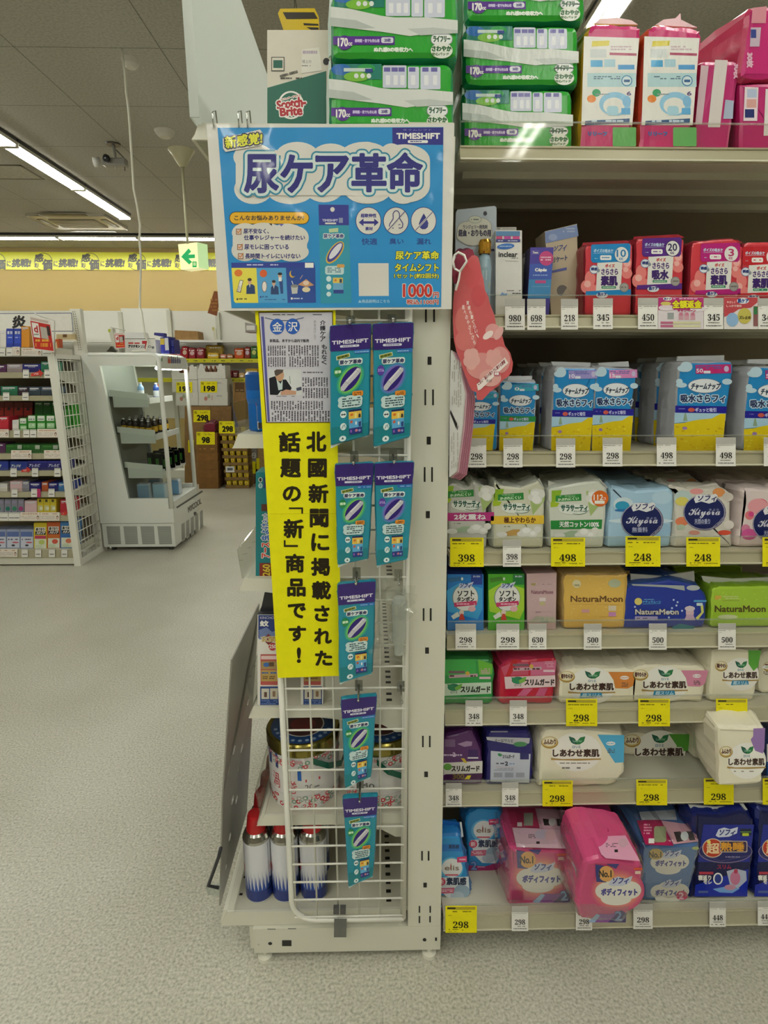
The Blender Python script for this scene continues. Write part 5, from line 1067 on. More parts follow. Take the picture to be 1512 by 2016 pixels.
L2_ = liner([(455, 640), (440, 330), (465, 110), (540, 160), (720, 175), (880, 105), (935, 200), (920, 640)], 'B5', 0, 0, 0, '#e8c23a', '極上やわらか', 'cotton liner pack with yellow band', '#d6d6c0', [(465, 110), (560, 165), (700, 175), (880, 100), (925, 190), (470, 200)], tc='#5a2a12')
L1_ = liner([(50, 640), (50, 150), (120, 135), (230, 190), (270, 110), (370, 170), (405, 210), (405, 640)], 'B5', -450, -28, 1, '#b8307e', '2枚重ね', 'cotton liner pack with magenta band, first from the upright', '#c8c8c0', [(690, 230), (720, 140), (830, 195), (800, 260)])
L3_ = liner([(975, 640), (960, 330), (950, 190), (1000, 170), (1420, 105), (1500, 190), (1468, 640)], 'B5', 520, 10, 2, '#238a3a', '天然コットン100%', 'cotton liner pack with green band and orange 112 dot', '#d8dccf', [(440, 110), (560, 150), (900, 90), (985, 180), (440, 190)], dot=1)
for o, n in ((L1_, 'magenta band'), (L2_, 'yellow band'), (L3_, 'green band')):
    dup(o, (.004, .085, .0), 'cotton liner pack directly behind the one with the %s' % n); dup(o, (-.01, .17, 0), 'cotton liner pack third in the file of the %s' % n)
def emblem(q, dx, dy, base, s2, label, splots, flap):
    p = Pack(q, 'B6', 1.225, S3 + .001, .08, base, base, soft=.008, jit=.0018); a = p.art('B6'); f = lambda x, y: (x + dx, y + dy)
    for e in splots: a.ell(*f(*e[:2]), *e[2:])
    a.ell(*f(382, 478), 192, 162, '#6f6a88').ell(*f(378, 476), 184, 156, '#c8c6d2').ell(*f(378, 476), 180, 152, '#14205c')
    a.poly([f(*k) for k in ((300, 395), (285, 360), (310, 320), (400, 318), (420, 330), (480, 310), (500, 330), (480, 380), (420, 400), (350, 380))], '#e6e6ea').txt('ソフィ', *f(315, 330), *f(480, 378), '#232a66', 2.2, sk=10)
    a.txt('𝓚𝓲𝔂𝓸𝓻𝓪', *f(238, 440), *f(520, 530), '#dcdce8', 1).txt('きよら', *f(420, 445), *f(510, 465), '#9aa0c4', .5).txt(s2, *f(292, 536), *f(430, 578), '#b9bfdc', 1).line([f(290, 582), f(430, 578)], 2, '#b9bfdc')
    a.line([f(*k) for k in ((455, 610), (500, 570), (550, 555), (560, 530), (540, 525), (505, 570), (490, 600))], 5, '#a09cb4')
    ears(p, 'B6', [f(*k) for k in flap], '#cfd4d8' if 'blue' in label else '#dcd6d0')
    return p.done('emblem_pack', label, 'pad pack')
E1 = emblem([(70, 640), (100, 240), (95, 165), (340, 205), (640, 180), (680, 235), (645, 640)], 0, 0, '#a9cce4', '無香料', 'pale blue pack with round navy emblem', [(215, 330, 90, 62, '#cfe0e8'), (205, 345, 64, 42, '#2f9cc4'), (205, 385, 70, 12, '#2f78b8'), (560, 270, 90, 60, '#b9d8ec'), (370, 480, 290, 24, '#cfe2ee'), (560, 560, 80, 60, '#9cc2de')], [(95, 160), (350, 205), (645, 175), (640, 225), (120, 240)])
E2 = emblem([(660, 640), (672, 230), (600, 150), (780, 180), (1060, 180), (1170, 200), (1195, 640)], 560, -75, '#d8d4c8', '天然の香り', 'white pack with flower splashes and round navy emblem', [(190, 350, 80, 70, '#bcd0d0'), (180, 380, 60, 40, '#e0d46a'), (310, 290, 60, 26, '#e49a9a'), (510, 300, 56, 40, '#e0965a'), (590, 340, 50, 40, '#cfc6bc'), (180, 560, 60, 40, '#e0825a'), (560, 660, 60, 22, '#d8523c'), (170, 610, 40, 24, '#b8c8b0'), (600, 590, 44, 40, '#e4dcd4'), (290, 660, 50, 20, '#d89a8a')], [(40, 226), (250, 252), (490, 215), (520, 250), (100, 262)])
E3 = emblem([(1235, 640), (1255, 520), (1290, 300), (1275, 180), (1560, 190), (1830, 200), (1830, 640)], 1180, 30, '#e4d4d2', '天然の香り', 'rose splashed pack with navy emblem cut off by the right edge', [(260, 310, 70, 60, '#d83a5c'), (240, 320, 90, 70, '#e8a0a8'), (165, 400, 40, 40, '#e27a82'), (180, 390, 24, 24, '#d8488a'), (130, 520, 40, 40, '#d884a4'), (160, 570, 70, 50, '#d05a9a'), (560, 330, 80, 60, '#e4a49c')], [(95, 145), (330, 175), (640, 160), (640, 200), (140, 235)])
for o, n in ((E1, 'pale blue one'), (E2, 'flower splashed one'), (E3, 'rose splashed one')):
    dup(o, (-.012, .09, .004), 'round emblem pack directly behind the %s' % n); dup(o, (.006, .18, 0), 'round emblem pack third in the file of the %s' % n)

# ---- tampon cartons and moon packs
def tampon(q, dx, c1, c2, c3, label):
    p = Pack(q, 'B5', 1.225, S4 + .001, .07, c1, c3, c2); a = p.art('B5'); f = lambda x: x + dx
    a.rect(f(640), 966, f(742), 1058, c2).txt('多い日の', f(660), 975, f(722), 992, '#c8d4ec', .8).poly([(f(430), 1000), (f(540), 985), (f(560), 1020), (f(440), 1040)], '#4a8a2a' if c1[1:3] != '1f' else '#2a6aa0').ell(f(560), 1005, 10, 14, '#d8e4d8')
    a.poly([(f(420), 1110), (f(540), 1040), (f(742), 1090), (f(742), 1280), (f(700), 1370), (f(430), 1300)], '#a9d23a' if c1[1:3] != '1f' else '#3fa4dc')
    a.ell(f(588), 1175, 118, 124, '#7a8a90').ell(f(590), 1175, 112, 118, '#e6e6e2').poly([(f(525), 1085), (f(540), 1045), (f(600), 1050), (f(665), 1030), (f(640), 1075), (f(570), 1100)], '#c8d0e4').txt('ソフィ', f(535), 1048, f(632), 1086, '#2a3f8a', 2.2, sk=14).txt('ソフト', f(520), 1112, f(668), 1162, '#23262e', 2.5).txt('タンポン', f(515), 1168, f(666), 1208, '#23262e', 2.5)
    a.poly([(f(488), 1220), (f(690), 1202), (f(692), 1240), (f(490), 1258)], '#cc3a6a').fine(f(510), 1222, f(675), 1242, '#f0c4d2', 1).ell(f(648), 1275, 34, 26, '#e8b4bc')
    a.ell(f(555), 1310, 22, 26, '#e8d4c8').poly([(f(530), 1375), (f(545), 1320), (f(568), 1320), (f(585), 1375)], '#d24a3a').poly([(f(460), 1340), (f(520), 1300), (f(540), 1340), (f(480), 1370)], '#e4e8dc')
    return p.done('tampon_carton', label, 'carton')
tampon((50, 965, 376, 1400), -378, '#1f7fd0', '#24429c', '#1a5aa0', 'bright blue tampon carton beside the slotted upright')
tampon((418, 962, 744, 1400), 0, '#4fb02a', '#1f7a3c', '#2f7a2a', 'bright green tampon carton second from the upright')
for n, o in (('blue', 'tampon_carton'), ('green', 'tampon_carton.001')): dup(bpy.data.objects[o], (0, .08, 0), '%s tampon carton directly behind the front one' % n)
p = Pack([(770, 1400), (765, 960), (1035, 950), (1028, 1400)], 'B5', 1.225, S4 + .001, .08, '#cdaeb0', '#a98c90', '#b89a9c'); a = p.art('B5')
a.rect(805, 1045, 848, 1065, '#b8a86a').fine(860, 1050, 990, 1062, '#a89094', 1).txt('NaturaMoon', 806, 1108, 1002, 1140, '#8a5a6a', 1).rr(878, 1175, 936, 1208, 4, '#e4d8d8').ell(905, 1228, 28, 16, '#c8c08a').fine(835, 1298, 890, 1312, '#9a7c80', 1).poly([(780, 1400), (850, 1340), (1020, 1350), (1020, 1400)], '#b4b09a').poly([(880, 1400), (905, 1350), (930, 1385), (950, 1355), (960, 1400)], '#98a890')
for i in range(24): a.ell(rng.uniform(785, 1015), rng.uniform(1000, 1340), 4, 3, '#dcc4c6')
p.done('pad_carton', 'dusty pink carton between the green carton and the yellow pack', 'carton')
def moon(q, fr, Y, base, side, label, d=.1): return Pack(q, fr, Y, S4 + .001, d, base, side, soft=.008, jit=.0015)
p = moon([(1095, 1390), (1090, 1000), (1120, 960), (1600, 965), (1690, 950), (1660, 1400)], 'B5', 1.225, '#e2b95a', '#c8a86a', ''); a = p.art('B5')
a.ell(1215, 1050, 38, 36, '#e0d8b0').txt('100%', 1190, 1055, 1240, 1072, '#8a7a4a', .8).txt('NaturaMoon', 1162, 1160, 1628, 1212, '#6a4618', 2.2).line([(1160, 1232), (1620, 1240)], 3, '#c89a3c').frame('B6').ell(135, 1040, 56, 38, '#b8c0a0').rect(80, 1240, 150, 1285, '#ddd0b8').rect(82, 1298, 148, 1335, '#c88ac0').line([(0, 1342), (150, 1340)], 3, '#b88a3a').frame('B5')
for i in range(40): a.ell(rng.uniform(1120, 1640), rng.uniform(1000, 1380), 5, 4, '#eccf86')
a.rect(1260, 1280, 1330, 1310, '#d8a0a0'); p.part('top_seal', [(1100, 945), (1400, 925), (1695, 935), (1690, 965), (1110, 975)], '#a8844a', .04, 'B5', .004)
o = p.done('soft_pack', 'golden yellow soft pack on the shelf with the tampon cartons', 'pad pack'); dup(o, (0, .12, 0), 'golden yellow soft pack behind the front one')
p = moon([(205, 1480), (235, 1100), (285, 1050), (640, 1000), (895, 1060), (975, 1165), (945, 1480)], 'B6', 1.225, '#1c369c', '#2a4a8a', ''); a = p.art('B6')
a.poly([(285, 1045), (760, 1060), (765, 1105), (600, 1075), (300, 1060)], '#a8b0b0').ell(840, 1080, 60, 24, '#b4bcc0').ell(348, 1202, 34, 32, '#e0d070').txt('ナチュラムーン', 388, 1195, 550, 1215, '#5aa8d8', 1.5).line([(388, 1225), (550, 1220)], 4, '#5aa8d8').fine(400, 1178, 490, 1188, '#8ac0e0', 1)
a.txt('NaturaMoon', 322, 1272, 708, 1318, '#dcd8d0', 2, [(6, '#3a2a20')]).rr(318, 1335, 522, 1368, 6, '#b4a8cc').fine(335, 1345, 430, 1360, '#3a3448', 1).ell(810, 1300, 36, 60, '#d8bcc8').ell(810, 1265, 46, 22, '#dccfd6').poly([(880, 1370), (935, 1300), (930, 1235), (905, 1225), (912, 1300), (860, 1350)], '#d8d870').rr(870, 1215, 925, 1240, 6, '#cfe4e4').rect(845, 1190, 960, 1206, '#5aa8d8').poly([(760, 1370), (780, 1320), (840, 1320), (860, 1370)], '#c8a8c4')
for x, y in ((318, 1250), (700, 1208), (690, 1238), (665, 1188), (650, 1262), (622, 1345), (740, 1285), (640, 1290), (610, 1300)): a.ell(x, y, 9, 9, '#c8d8f0')
a.poly([(650, 1430), (720, 1400), (860, 1425), (840, 1450), (660, 1450)], '#2a7a8a')
p.part('top_seal', [(280, 955), (560, 975), (850, 930), (855, 1040), (600, 1020), (285, 1045)], '#b9bab4', .02, 'B6', .004)
o = p.done('soft_pack', 'royal blue soft pack with white folded top seal', 'pad pack'); dup(o, (-.006, .12, 0), 'royal blue soft pack behind the front one')
p = moon([(985, 1480), (1000, 1090), (1040, 1065), (1560, 1055), (1700, 1075), (1690, 1480)], 'B6', 1.225, '#a6cc3a', '#7aa022', ''); a = p.art('B6')
a.rect(1035, 1150, 1090, 1185, '#d8b04a').fine(1105, 1150, 1250, 1185, '#c8d88a', 2).line([(1100, 1196), (1255, 1196)], 3, '#8a7a3a').txt('NaturaMoon', 1035, 1240, 1488, 1296, '#5a4a20', 2.2).ell(1150, 1340, 90, 20, '#d0d8a8')
for i in range(30): a.ell(rng.uniform(1020, 1660), rng.uniform(1090, 1370), 6, 4, '#bcdc62')
p.part('top_seal', [(915, 975), (1200, 1000), (1560, 985), (1560, 1062), (1040, 1065), (935, 1020)], '#c4c8ba', .02, 'B6', .004)
o = p.done('soft_pack', 'lime green soft pack cut off by the right edge', 'pad pack'); dup(o, (-.03, .12, .012), 'lime green soft pack behind the front one')

# ---- slim guards and cream packs
def slim(q, fr, S, base, side, band, label, dark, Y=1.225, dx=0, dy=0, k300=False, stripes=None):
    p = Pack(q, fr, Y, S + .001, .12, base, side, soft=.009, jit=.0018); a = p.art(fr); f = lambda x, y: (x + dx, y + dy)
    def F(*v): return [f(*v[i:i + 2]) for i in range(0, len(v), 2)]
    for s_ in stripes or []: a.poly(F(*s_[:-1]), s_[-1])
    a.poly(F(590, 232, 1036, 218, 1036, 318, 600, 338), band).ell(*f(708, 262), 54, 32, '#1f7a5a').poly(F(650, 235, 700, 240, 718, 262, 770, 230, 765, 275, 715, 288, 670, 285), '#2a8a5a').poly(F(718, 262, 785, 228, 770, 275, 722, 288), '#7ab84a').txt('ロリエ', *f(680, 296), *f(740, 314), '#5a6a5a', .8)
    a.txt('スリムガード', *f(770, 252), *f(1025, 304), dark, 3)
    a.poly(F(665, 155, 915, 142, 918, 168, 668, 182), '#c8a8b4').fine(*f(672, 150), *f(900, 176), '#5a2a3a', 1).ell(*f(828, 140), 18, 18, '#d8b04a').fine(*f(945, 95), *f(1025, 150), '#e0a8bc', 4).rect(*f(932, 170), *f(1030, 190), '#e4c4d0').rect(*f(665, 118), *f(805, 140), '#7a5a68')
    return p.done('slim_pack', label, 'pad pack')
o = slim([(540, 400), (545, 180), (600, 100), (700, 80), (1055, 60), (1045, 240), (1030, 400)], 'B7', S5, '#c41e3c', '#c8365a', '#ecd4d8', 'crimson and pink striped pack with pale pink band', '#2a1c1c', stripes=[(560, 150, 650, 110, 800, 105, 800, 215, 590, 225, '#c8506e'), (820, 105, 1045, 90, 1035, 215, 820, 220, '#d06a90'), (600, 230, 660, 80, 720, 80, 640, 228, '#c41e2c'), (700, 400, 760, 335, 840, 335, 780, 400, '#d86a94'), (860, 400, 900, 330, 970, 330, 940, 400, '#c85a84')])
dup(o, (0, .135, 0), 'crimson striped pack behind the front one')
o = slim([(40, 400), (40, 160), (60, 75), (480, 70), (510, 185), (495, 400)], 'B7', S5, '#2f9a4a', '#2a7a3a', '#d2e4d0', 'green striped slim pack beside the slotted upright', '#1f2a1f', dx=-560, dy=62, stripes=[(600, 20, 900, 15, 900, 150, 600, 158, '#3fae4e'), (920, 18, 1050, 60, 1040, 150, 930, 152, '#6abc3a')])
dup(o, (0, .135, 0), 'green striped slim pack behind the front one')
def cream(q, fr, S, k, x0, y0, corner, label, tag_, d=.12, Y=1.225, sub=True, side='#e6e0c8', flat=None, zb=True, yaw=0, lean=0):
    """artwork measured on the pack with the pink corner: 290..975 wide"""
    p = Pack(q, fr, Y, (S + .001) if zb else None, d, '#efe9d0', side, soft=.010, jit=.0018, yaw=yaw, lean=lean); a = p.art(fr)
    kx, ky = (k if isinstance(k, tuple) else (k, k)); f = lambda x, y: (x0 + (x - 290) * kx, y0 + (y - 170) * ky)
    def F(*v): return [f(*v[i:i + 2]) for i in range(0, len(v), 2)]
    def E(x, y, rx, ry, c): a.ell(*f(x, y), rx * kx, ry * ky, c)
    E(590, 300, 205, 160, '#f4f2ea')
    if flat: a.poly(flat, corner)
    else: a.poly(F(730, 180, 975, 180, 945, 300, 900, 325, 790, 322, 775, 250), corner)
    E(872, 230, 38, 17, '#eee8e8'); a.fine(*f(840, 224), *f(905, 236), corner, 1).fine(*f(845, 270), *f(905, 310), '#5a4a4a', 3)
    E(368, 222, 70, 50, '#b08a3c'); E(366, 216, 64, 43, '#d8c48a'); E(366, 214, 56, 36, '#eee6c8'); a.txt(tag_, *f(318, 196), *f(418, 236), '#5a2a1c', 2)
    a.poly(F(525, 170, 570, 185, 592, 212, 620, 180, 662, 172, 650, 215, 615, 238, 580, 238, 545, 222), '#1f7a44').poly(F(525, 170, 570, 185, 594, 238, 560, 232, 535, 205), '#155a4a').txt('Laurier', *f(560, 198), *f(636, 218), '#8fc0a0', .8).txt('ロリエ', *f(556, 248), *f(622, 268), '#3a7a9a', 1)
    a.poly(F(378, 348, 470, 358, 790, 352, 792, 364, 600, 372, 380, 366), '#b08f50').txt('しあわせ素肌', *f(395, 278), *f(775, 338), '#3a2018', 3.2 * kx, [(11 * kx, '#f0ece0')])
    if sub: a.poly(F(490, 362, 672, 360, 680, 400, 478, 408), '#2a8ab8').txt('超スリム', *f(500, 366), *f(662, 400), '#bfe0ec', 1.5, sk=6)
    else: a.fine(*f(450, 385), *f(700, 400), '#8a8478', 1)
    return p, a
def top_print(p, pts, c): p.part('top_label', pts, c, .0, 'B8')
p, a = cream([(268, 430), (270, 240), (300, 150), (400, 120), (880, 130), (975, 178), (935, 430)], 'B8', S5, 1, 290, 170, '#d88aa8', 'x', '軽やわらか'); o = p.done('cream_pack', 'cream soft pack with pink corner', 'pad pack'); dup(o, (-.01, .135, 0), 'cream soft pack behind the one with the pink corner')
p, a = cream([(1065, 410), (1070, 250), (1090, 180), (1180, 150), (1700, 150), (1780, 190), (1760, 410)], 'B7', S5, 1, 1060, 180, '#dc8a3c', 'x', '軽やわらか'); o = p.done('cream_pack', 'cream soft pack with orange corner', 'pad pack'); dup(o, (-.01, .135, 0), 'cream soft pack behind the one with the orange corner')
p, a = cream([(978, 420), (985, 180), (1000, 0), (1060, -22), (1455, -10), (1440, 100), (1400, 420)], 'B8', S5, (.79, .92), 1030, 95, '#5aa83a', 'x', ' ' if False else '軽やわ', flat=[(1335, 0), (1450, 0), (1420, 150), (1380, 185), (1335, 120)], d=.13); o = p.done('cream_pack', 'tall cream pack with green corner near the right edge', 'pad pack')
p, a = cream([(1420, 395), (1430, 60), (1480, 0), (1900, -10), (1880, 395)], 'B8', S5, (.8, .9), 1460, 100, '#5aa83a', 'x', '軽やわ', d=.13, Y=1.26, flat=[(1790, 20), (1880, 20), (1875, 150), (1800, 130)]); p.done('cream_pack', 'cream pack cut off by the right edge behind the green cornered one', 'pad pack')
# shelf below
p = Pack([(30, 1130), (30, 870), (60, 750), (310, 690), (400, 880), (405, 1130)], 'B7', 1.225, S6 + .001, .12, '#5a2a68', '#4a2258', soft=.009, jit=.0018); a = p.art('B7')
a.poly([(60, 985), (400, 968), (398, 1080), (60, 1092)], '#dcd8d4').txt('スリムガード', 130, 1010, 372, 1058, '#2a2420', 3).ell(95, 1020, 36, 30, '#6aa84a').poly([(70, 1085), (400, 1075), (395, 1128), (70, 1128)], '#4a1f50').txt('300', 140, 1085, 238, 1125, '#8a7a3a', 2).txt('2', 140, 895, 162, 930, '#d8c4e0', 2).fine(60, 905, 240, 930, '#c8b4d4', 1).rect(275, 870, 362, 960, '#3f1c60').poly([(210, 945), (240, 945), (268, 985), (240, 985)], '#d8b83a').rect(70, 780, 160, 845, '#7a5a84').poly([(180, 820), (260, 795), (310, 800), (305, 835), (240, 845)], '#a88ab0').poly([(240, 1128), (268, 1095), (300, 1095), (285, 1128)], '#e0d02a').rect(270, 935, 362, 948, '#d8d0dc')
p.part('top_seal', [(80, 735), (200, 700), (312, 685), (312, 712), (85, 760)], '#8a8290', .01, 'B7'); o = p.done('slim_pack', 'purple soft pack with white name band beside the slotted upright', 'pad pack'); dup(o, (0, .135, 0), 'purple soft pack behind the front one')
p = Pack([(425, 1160), (440, 850), (430, 760), (480, 705), (820, 700), (850, 860), (840, 1160)], 'B7', 1.225, S6 + .001, .12, '#26226e', '#2a2a70', soft=.009, jit=.0018); a = p.art('B7')
a.poly([(432, 758), (815, 768), (808, 815), (700, 830), (440, 785)], '#b9b8c0').txt('スリムガード', 0, 0, 0, 0, '#6a6a78', 1.5, None, [(670, 810), (510, 800), (505, 775), (668, 780)]).ell(730, 822, 60, 22, '#4a8a5a')
a.poly([(472, 880), (820, 908), (808, 1160), (468, 1150)], '#c8cddc').poly([(530, 905), (552, 900), (574, 915), (560, 930), (540, 925)], '#3a8a5a').txt('スリムガード', 575, 915, 678, 945, '#3a3a44', 1.5).txt('2', 596, 975, 622, 1008, '#2a2a40', 2).fine(510, 980, 590, 1002, '#3a3a50', 1).fine(628, 985, 680, 1002, '#5a8ac0', 1).line([(515, 1018), (680, 1030)], 3, '#c89aa0').fine(500, 1030, 670, 1055, '#9aa0b0', 2).rect(728, 900, 805, 955, '#2a2c6c')
for x in (498, 595, 692): a.rect(x, 1070, x + 75, 1112, '#a4a8b8')
a.rect(470, 706, 620, 718, '#8a8a9a'); p.part('top_seal', [(440, 738), (640, 745), (826, 730), (826, 760), (438, 762)], '#54528a', .01, 'B7'); o = p.done('slim_pack', 'navy soft pack with white panel between the purple pack and the cream one', 'pad pack'); dup(o, (0, .135, 0), 'navy soft pack behind the front one')
p, a = cream([(885, 1130), (910, 760), (950, 690), (1300, 690), (1640, 730), (1650, 1080), (1600, 1130)], 'B7', S6, (1.06, 1.06), 905, 752, '#4fb0dc', 'x', 'ふんわり', sub=False, Y=1.195 + .02, flat=[(1405, 738), (1640, 742), (1636, 980), (1560, 985), (1490, 880)]); a.fine(1095, 1018, 1330, 1042, '#77726a', 1); o = p.done('cream_pack', 'wide cream pack with sky blue corner', 'pad pack'); dup(o, (0, .135, 0), 'cream pack behind the one with the sky blue corner')
p, a = cream([(195, 1062), (200, 780), (240, 740), (600, 735), (815, 745), (770, 1055)], 'B8', S6, (1.12, 1.15), 205, 752, '#5aa83a', 'x', 'ふんわり', sub=False, Y=1.33, flat=[(620, 750), (810, 752), (795, 900), (700, 912), (690, 850)]); o = p.done('cream_pack', 'cream pack with green corner set far back on its shelf', 'pad pack'); dup(o, (0, .125, 0), 'cream pack behind the set back green cornered one')
q = [(1065, 1232), (1050, 700), (1075, 684), (1480, 700), (1488, 720), (1465, 1203)]
p, a = cream(q, 'B8', S6, (.84, 1.02), 1070, 858, '#9a78b8', 'x', 'ふんわり', sub=False, Y=1.135, zb=False, flat=[(1380, 700), (1485, 696), (1478, 880), (1465, 925), (1395, 900), (1355, 800), (1378, 770)], d=.15, yaw=-7)
p.part('side_label', [(978, 960), (1035, 1000), (1020, 1155), (968, 1100)], '#8f68aa', .06, 'B8') if False else None
p.done('cream_pack', 'upright cream pack with violet corner hanging forward over the shelf edge', 'pad pack')
p, a = cream([(840, 1062), (850, 780), (880, 700), (1000, 690), (1240, 700), (1240, 1062)], 'B8', S6, (.6, 1), 850, 752, '#9a78b8', 'x', 'ふんわり', sub=False, Y=1.31, flat=[(1060, 700), (1200, 700), (1200, 860), (1080, 860)]); p.done('cream_pack', 'cream pack standing behind the one with the violet corner', 'pad pack')
p = Pack([(1488, 1130), (1500, 870), (1520, 830), (1800, 830), (1800, 1130)], 'B8', 1.225, S6 + .001, .12, '#1f4a8a', '#2a3a6a', soft=.008); a = p.art('B8'); a.poly([(1500, 840), (1790, 840), (1790, 980), (1500, 1000)], '#d8d8d8').poly([(1500, 1000), (1790, 980), (1790, 1090), (1500, 1110)], '#2a5a9c'); p.done('cream_pack', 'blue and white pack peeking in at the right edge under the cream packs', 'pad pack')

# ---- bottom shelf
Z7 = S7 + .001
def elis(q, dx, dy, label, Y, zb):
    p = Pack(q, 'C1', Y, zb, .06, '#2a8fd0', '#1f70b4', soft=.008, jit=.0018); a = p.art('C1'); f = lambda x, y: (x + dx, y + dy)
    def F(*v): return [f(*v[i:i + 2]) for i in range(0, len(v), 2)]
    a.ell(*f(450, 290), 105, 100, '#5fb4e0').ell(*f(455, 285), 90, 82, '#e2e4e4').poly(F(340, 370, 600, 360, 608, 500, 560, 575, 440, 570, 370, 500), '#dfe6ea').ell(*f(540, 490), 70, 60, '#9cb4c8').ell(*f(500, 530), 60, 40, '#b4c4d2')
    a.poly(F(498, 192, 585, 180, 585, 232, 500, 238), '#cf3f74').fine(*f(510, 200), *f(575, 222), '#f0c8d8', 1).txt('elis', *f(392, 262), *f(515, 305), '#8a7a6a', 1.5).line([f(440, 295), f(446, 245)], 5, '#b8342c').rect(*f(395, 340), *f(510, 352), '#d0506a')
    a.ell(*f(362, 405), 36, 34, '#d8486a').txt('新', *f(342, 385), *f(382, 425), '#f4d4dc', 1.5).txt('素肌感', *f(408, 370), *f(578, 432), '#2f3a58', 3).poly(F(345, 462, 478, 455, 470, 505, 340, 510), '#d06a8a').fine(*f(352, 470), *f(462, 495), '#f4d8e0', 2)
    a.poly(F(312, 590, 470, 600, 610, 555, 606, 625, 440, 645, 316, 655), '#a82468').txt('2', *f(345, 560), *f(392, 628), '#7aa0d8', 3, [(7, '#2a2a6a')]).fine(*f(400, 598), *f(468, 612), '#e8b8d0', 1)
    return p
p = elis([(312, 655), (300, 400), (285, 200), (310, 140), (400, 95), (600, 110), (628, 180), (606, 640)], 0, 0, '', 1.257, Z7); o = p.done('cloud_pack', 'sky blue soft pack with white cloud leaning at the back of the bottom shelf', 'pad pack'); dup(o, (.002, .07, .02), 'sky blue soft pack behind the leaning one')
p = elis([(40, 900), (40, 400), (80, 340), (250, 330), (300, 560), (345, 840), (330, 880)], -278, 330, '', 1.178, Z7); a = p.art('C1')
a.rect(60, 408, 260, 470, '#1f74c4'); a.txt('素肌感', 148, 412, 238, 445, '#23406a', 1.5)
p.part('folded_top', [(100, 335), (260, 305), (245, 225), (262, 225), (278, 345), (100, 362)], '#d4dde2', .02, 'C1', .004); p.part('top_face', [(95, 200), (240, 225), (262, 320), (100, 330)], '#1a63b4', .03, 'C1', .004)
p.done('cloud_pack', 'sky blue soft pack half hidden by the upright on the bottom shelf', 'pad pack')
def bodyfit(q, fr, dx, dy, k, base, cl, Y, zb, label, lean=0, yaw=0, d=.12, twin=False, topfold=None, low=(0, 0)):
    p = Pack(q, fr, Y, zb, d, base, base, soft=.010, jit=.0015, yaw=yaw, lean=lean, bulge=.1); a = p.art(fr)
    f = lambda x, y: (dx + (x - 680) * k, dy + (y - 450) * k)
    def F(*v): return [f(*v[i:i + 2]) for i in range(0, len(v), 2)]
    def one(oy):
        g = lambda x, y: f(x, y + oy)
        if not twin: [a.ell(*g(940, 695), (252 - 16 * i) * k, (205 - 17 * i) * k, h) for i, h in enumerate(('#cc4a78', '#d25a78', '#d96c7a', '#df8078', '#e4987c', '#e8b090', '#ecc8ac', '#eedcc8'))]
        for e in ((850, 700, 110, 80), (960, 690, 160, 110), (1060, 690, 100, 80), (930, 770, 140, 60)): a.ell(*g(*e[:2]), e[2] * k, e[3] * k, '#e8e4da')
        a.poly([g(*v) for v in ((858, 640), (890, 590), (950, 565), (1000, 590), (1080, 560), (1060, 620), (990, 650), (900, 655))], '#ccd0e2').txt('ソフィ', *g(890, 580), *g(1035, 632), '#2f3f90', 3 * k, sk=14 * k)
        a.txt('ボディフィット', *g(795, 676), *g(1122, 738), '#3a3a90', 4 * k, [(9 * k, '#e8e4da')])
    if twin: one(-130); one(189)
    else:
        one(0); a.poly(F(740, 455, 820, 470, 840, 620, 750, 615), '#2f3a80').poly(F(840, 455, 960, 455, 930, 500), '#3a3a80').ell(*f(840, 540), 70 * k, 72 * k, '#e2a860').txt('No.1', *f(775, 510), *f(885, 570), '#2a2218', 2.5 * k)
        a.rect(*f(1095, 490), *f(1172, 508), '#e4602a').rect(*f(1105, 518), *f(1155, 545), '#f0d4c4')
        fo = f; f = lambda x, y: fo(x + low[0], y + low[1])
        a.poly(F(890, 915, 985, 835, 1060, 840, 1200, 820, 1225, 915), '#8a4a9c').poly(F(1060, 915, 1180, 800, 1230, 830, 1225, 915), '#3a2a70').poly(F(880, 910, 960, 835, 990, 850, 940, 915), '#9cb8dc').txt('2', *f(1128, 815), *f(1188, 895), '#7a9ad0', 3 * k, [(7 * k, '#2a2460')])
    if topfold:
        for n, pts, c in topfold: p.part(n, pts, c, -.004, fr, .003)
    return p, a
PK = ('#e0945a', '#eac8b0')
p, a = bodyfit([(665, 930), (685, 700), (682, 470), (700, 448), (1225, 465), (1245, 490), (1228, 930)], 'C1', 680, 450, 1, '#c83f78', PK, 1.150, Z7, '', d=.20)
t_ = p.top_art('C1')
t_.poly([(660, 105), (905, 100), (945, 270), (705, 265)], '#b01c52').poly([(905, 100), (1170, 115), (1200, 285), (945, 275)], '#d8a8b8').poly([(705, 268), (1200, 288), (1232, 455), (742, 440)], '#d8b4c4').rect(806, 140, 886, 252, '#9aa090').rect(748, 222, 790, 258, '#d8d4d4').poly([(970, 190), (1020, 195), (1040, 250), (985, 250)], K).poly([(1090, 190), (1130, 195), (1145, 255), (1100, 255)], K).ell(1055, 220, 32, 34, '#e6e2e0').fine(845, 325, 945, 365, '#6a5a60', 3).ell(960, 330, 60, 40, '#c4b8cc').ell(1040, 335, 50, 50, '#d8b0b8').rect(915, 390, 945, 412, K)
p.wrap([(655, 930), (672, 470), (700, 440), (1235, 455), (1255, 490), (1238, 930)], 'C1', 1.025)
o = p.done('twin_pack', 'pink soft pack with number one seal standing on the bottom shelf', 'pad pack')
p, a = bodyfit([(-130, 1060), (-165, 900), (-110, 660), (-80, 560), (60, 528), (410, 585), (436, 640), (400, 800), (335, 950), (252, 1105)], 'C2', -50, 572, .95, '#cc4a7c', PK, 1.07, None, '', d=.15, lean=-6, low=(-205, 75))
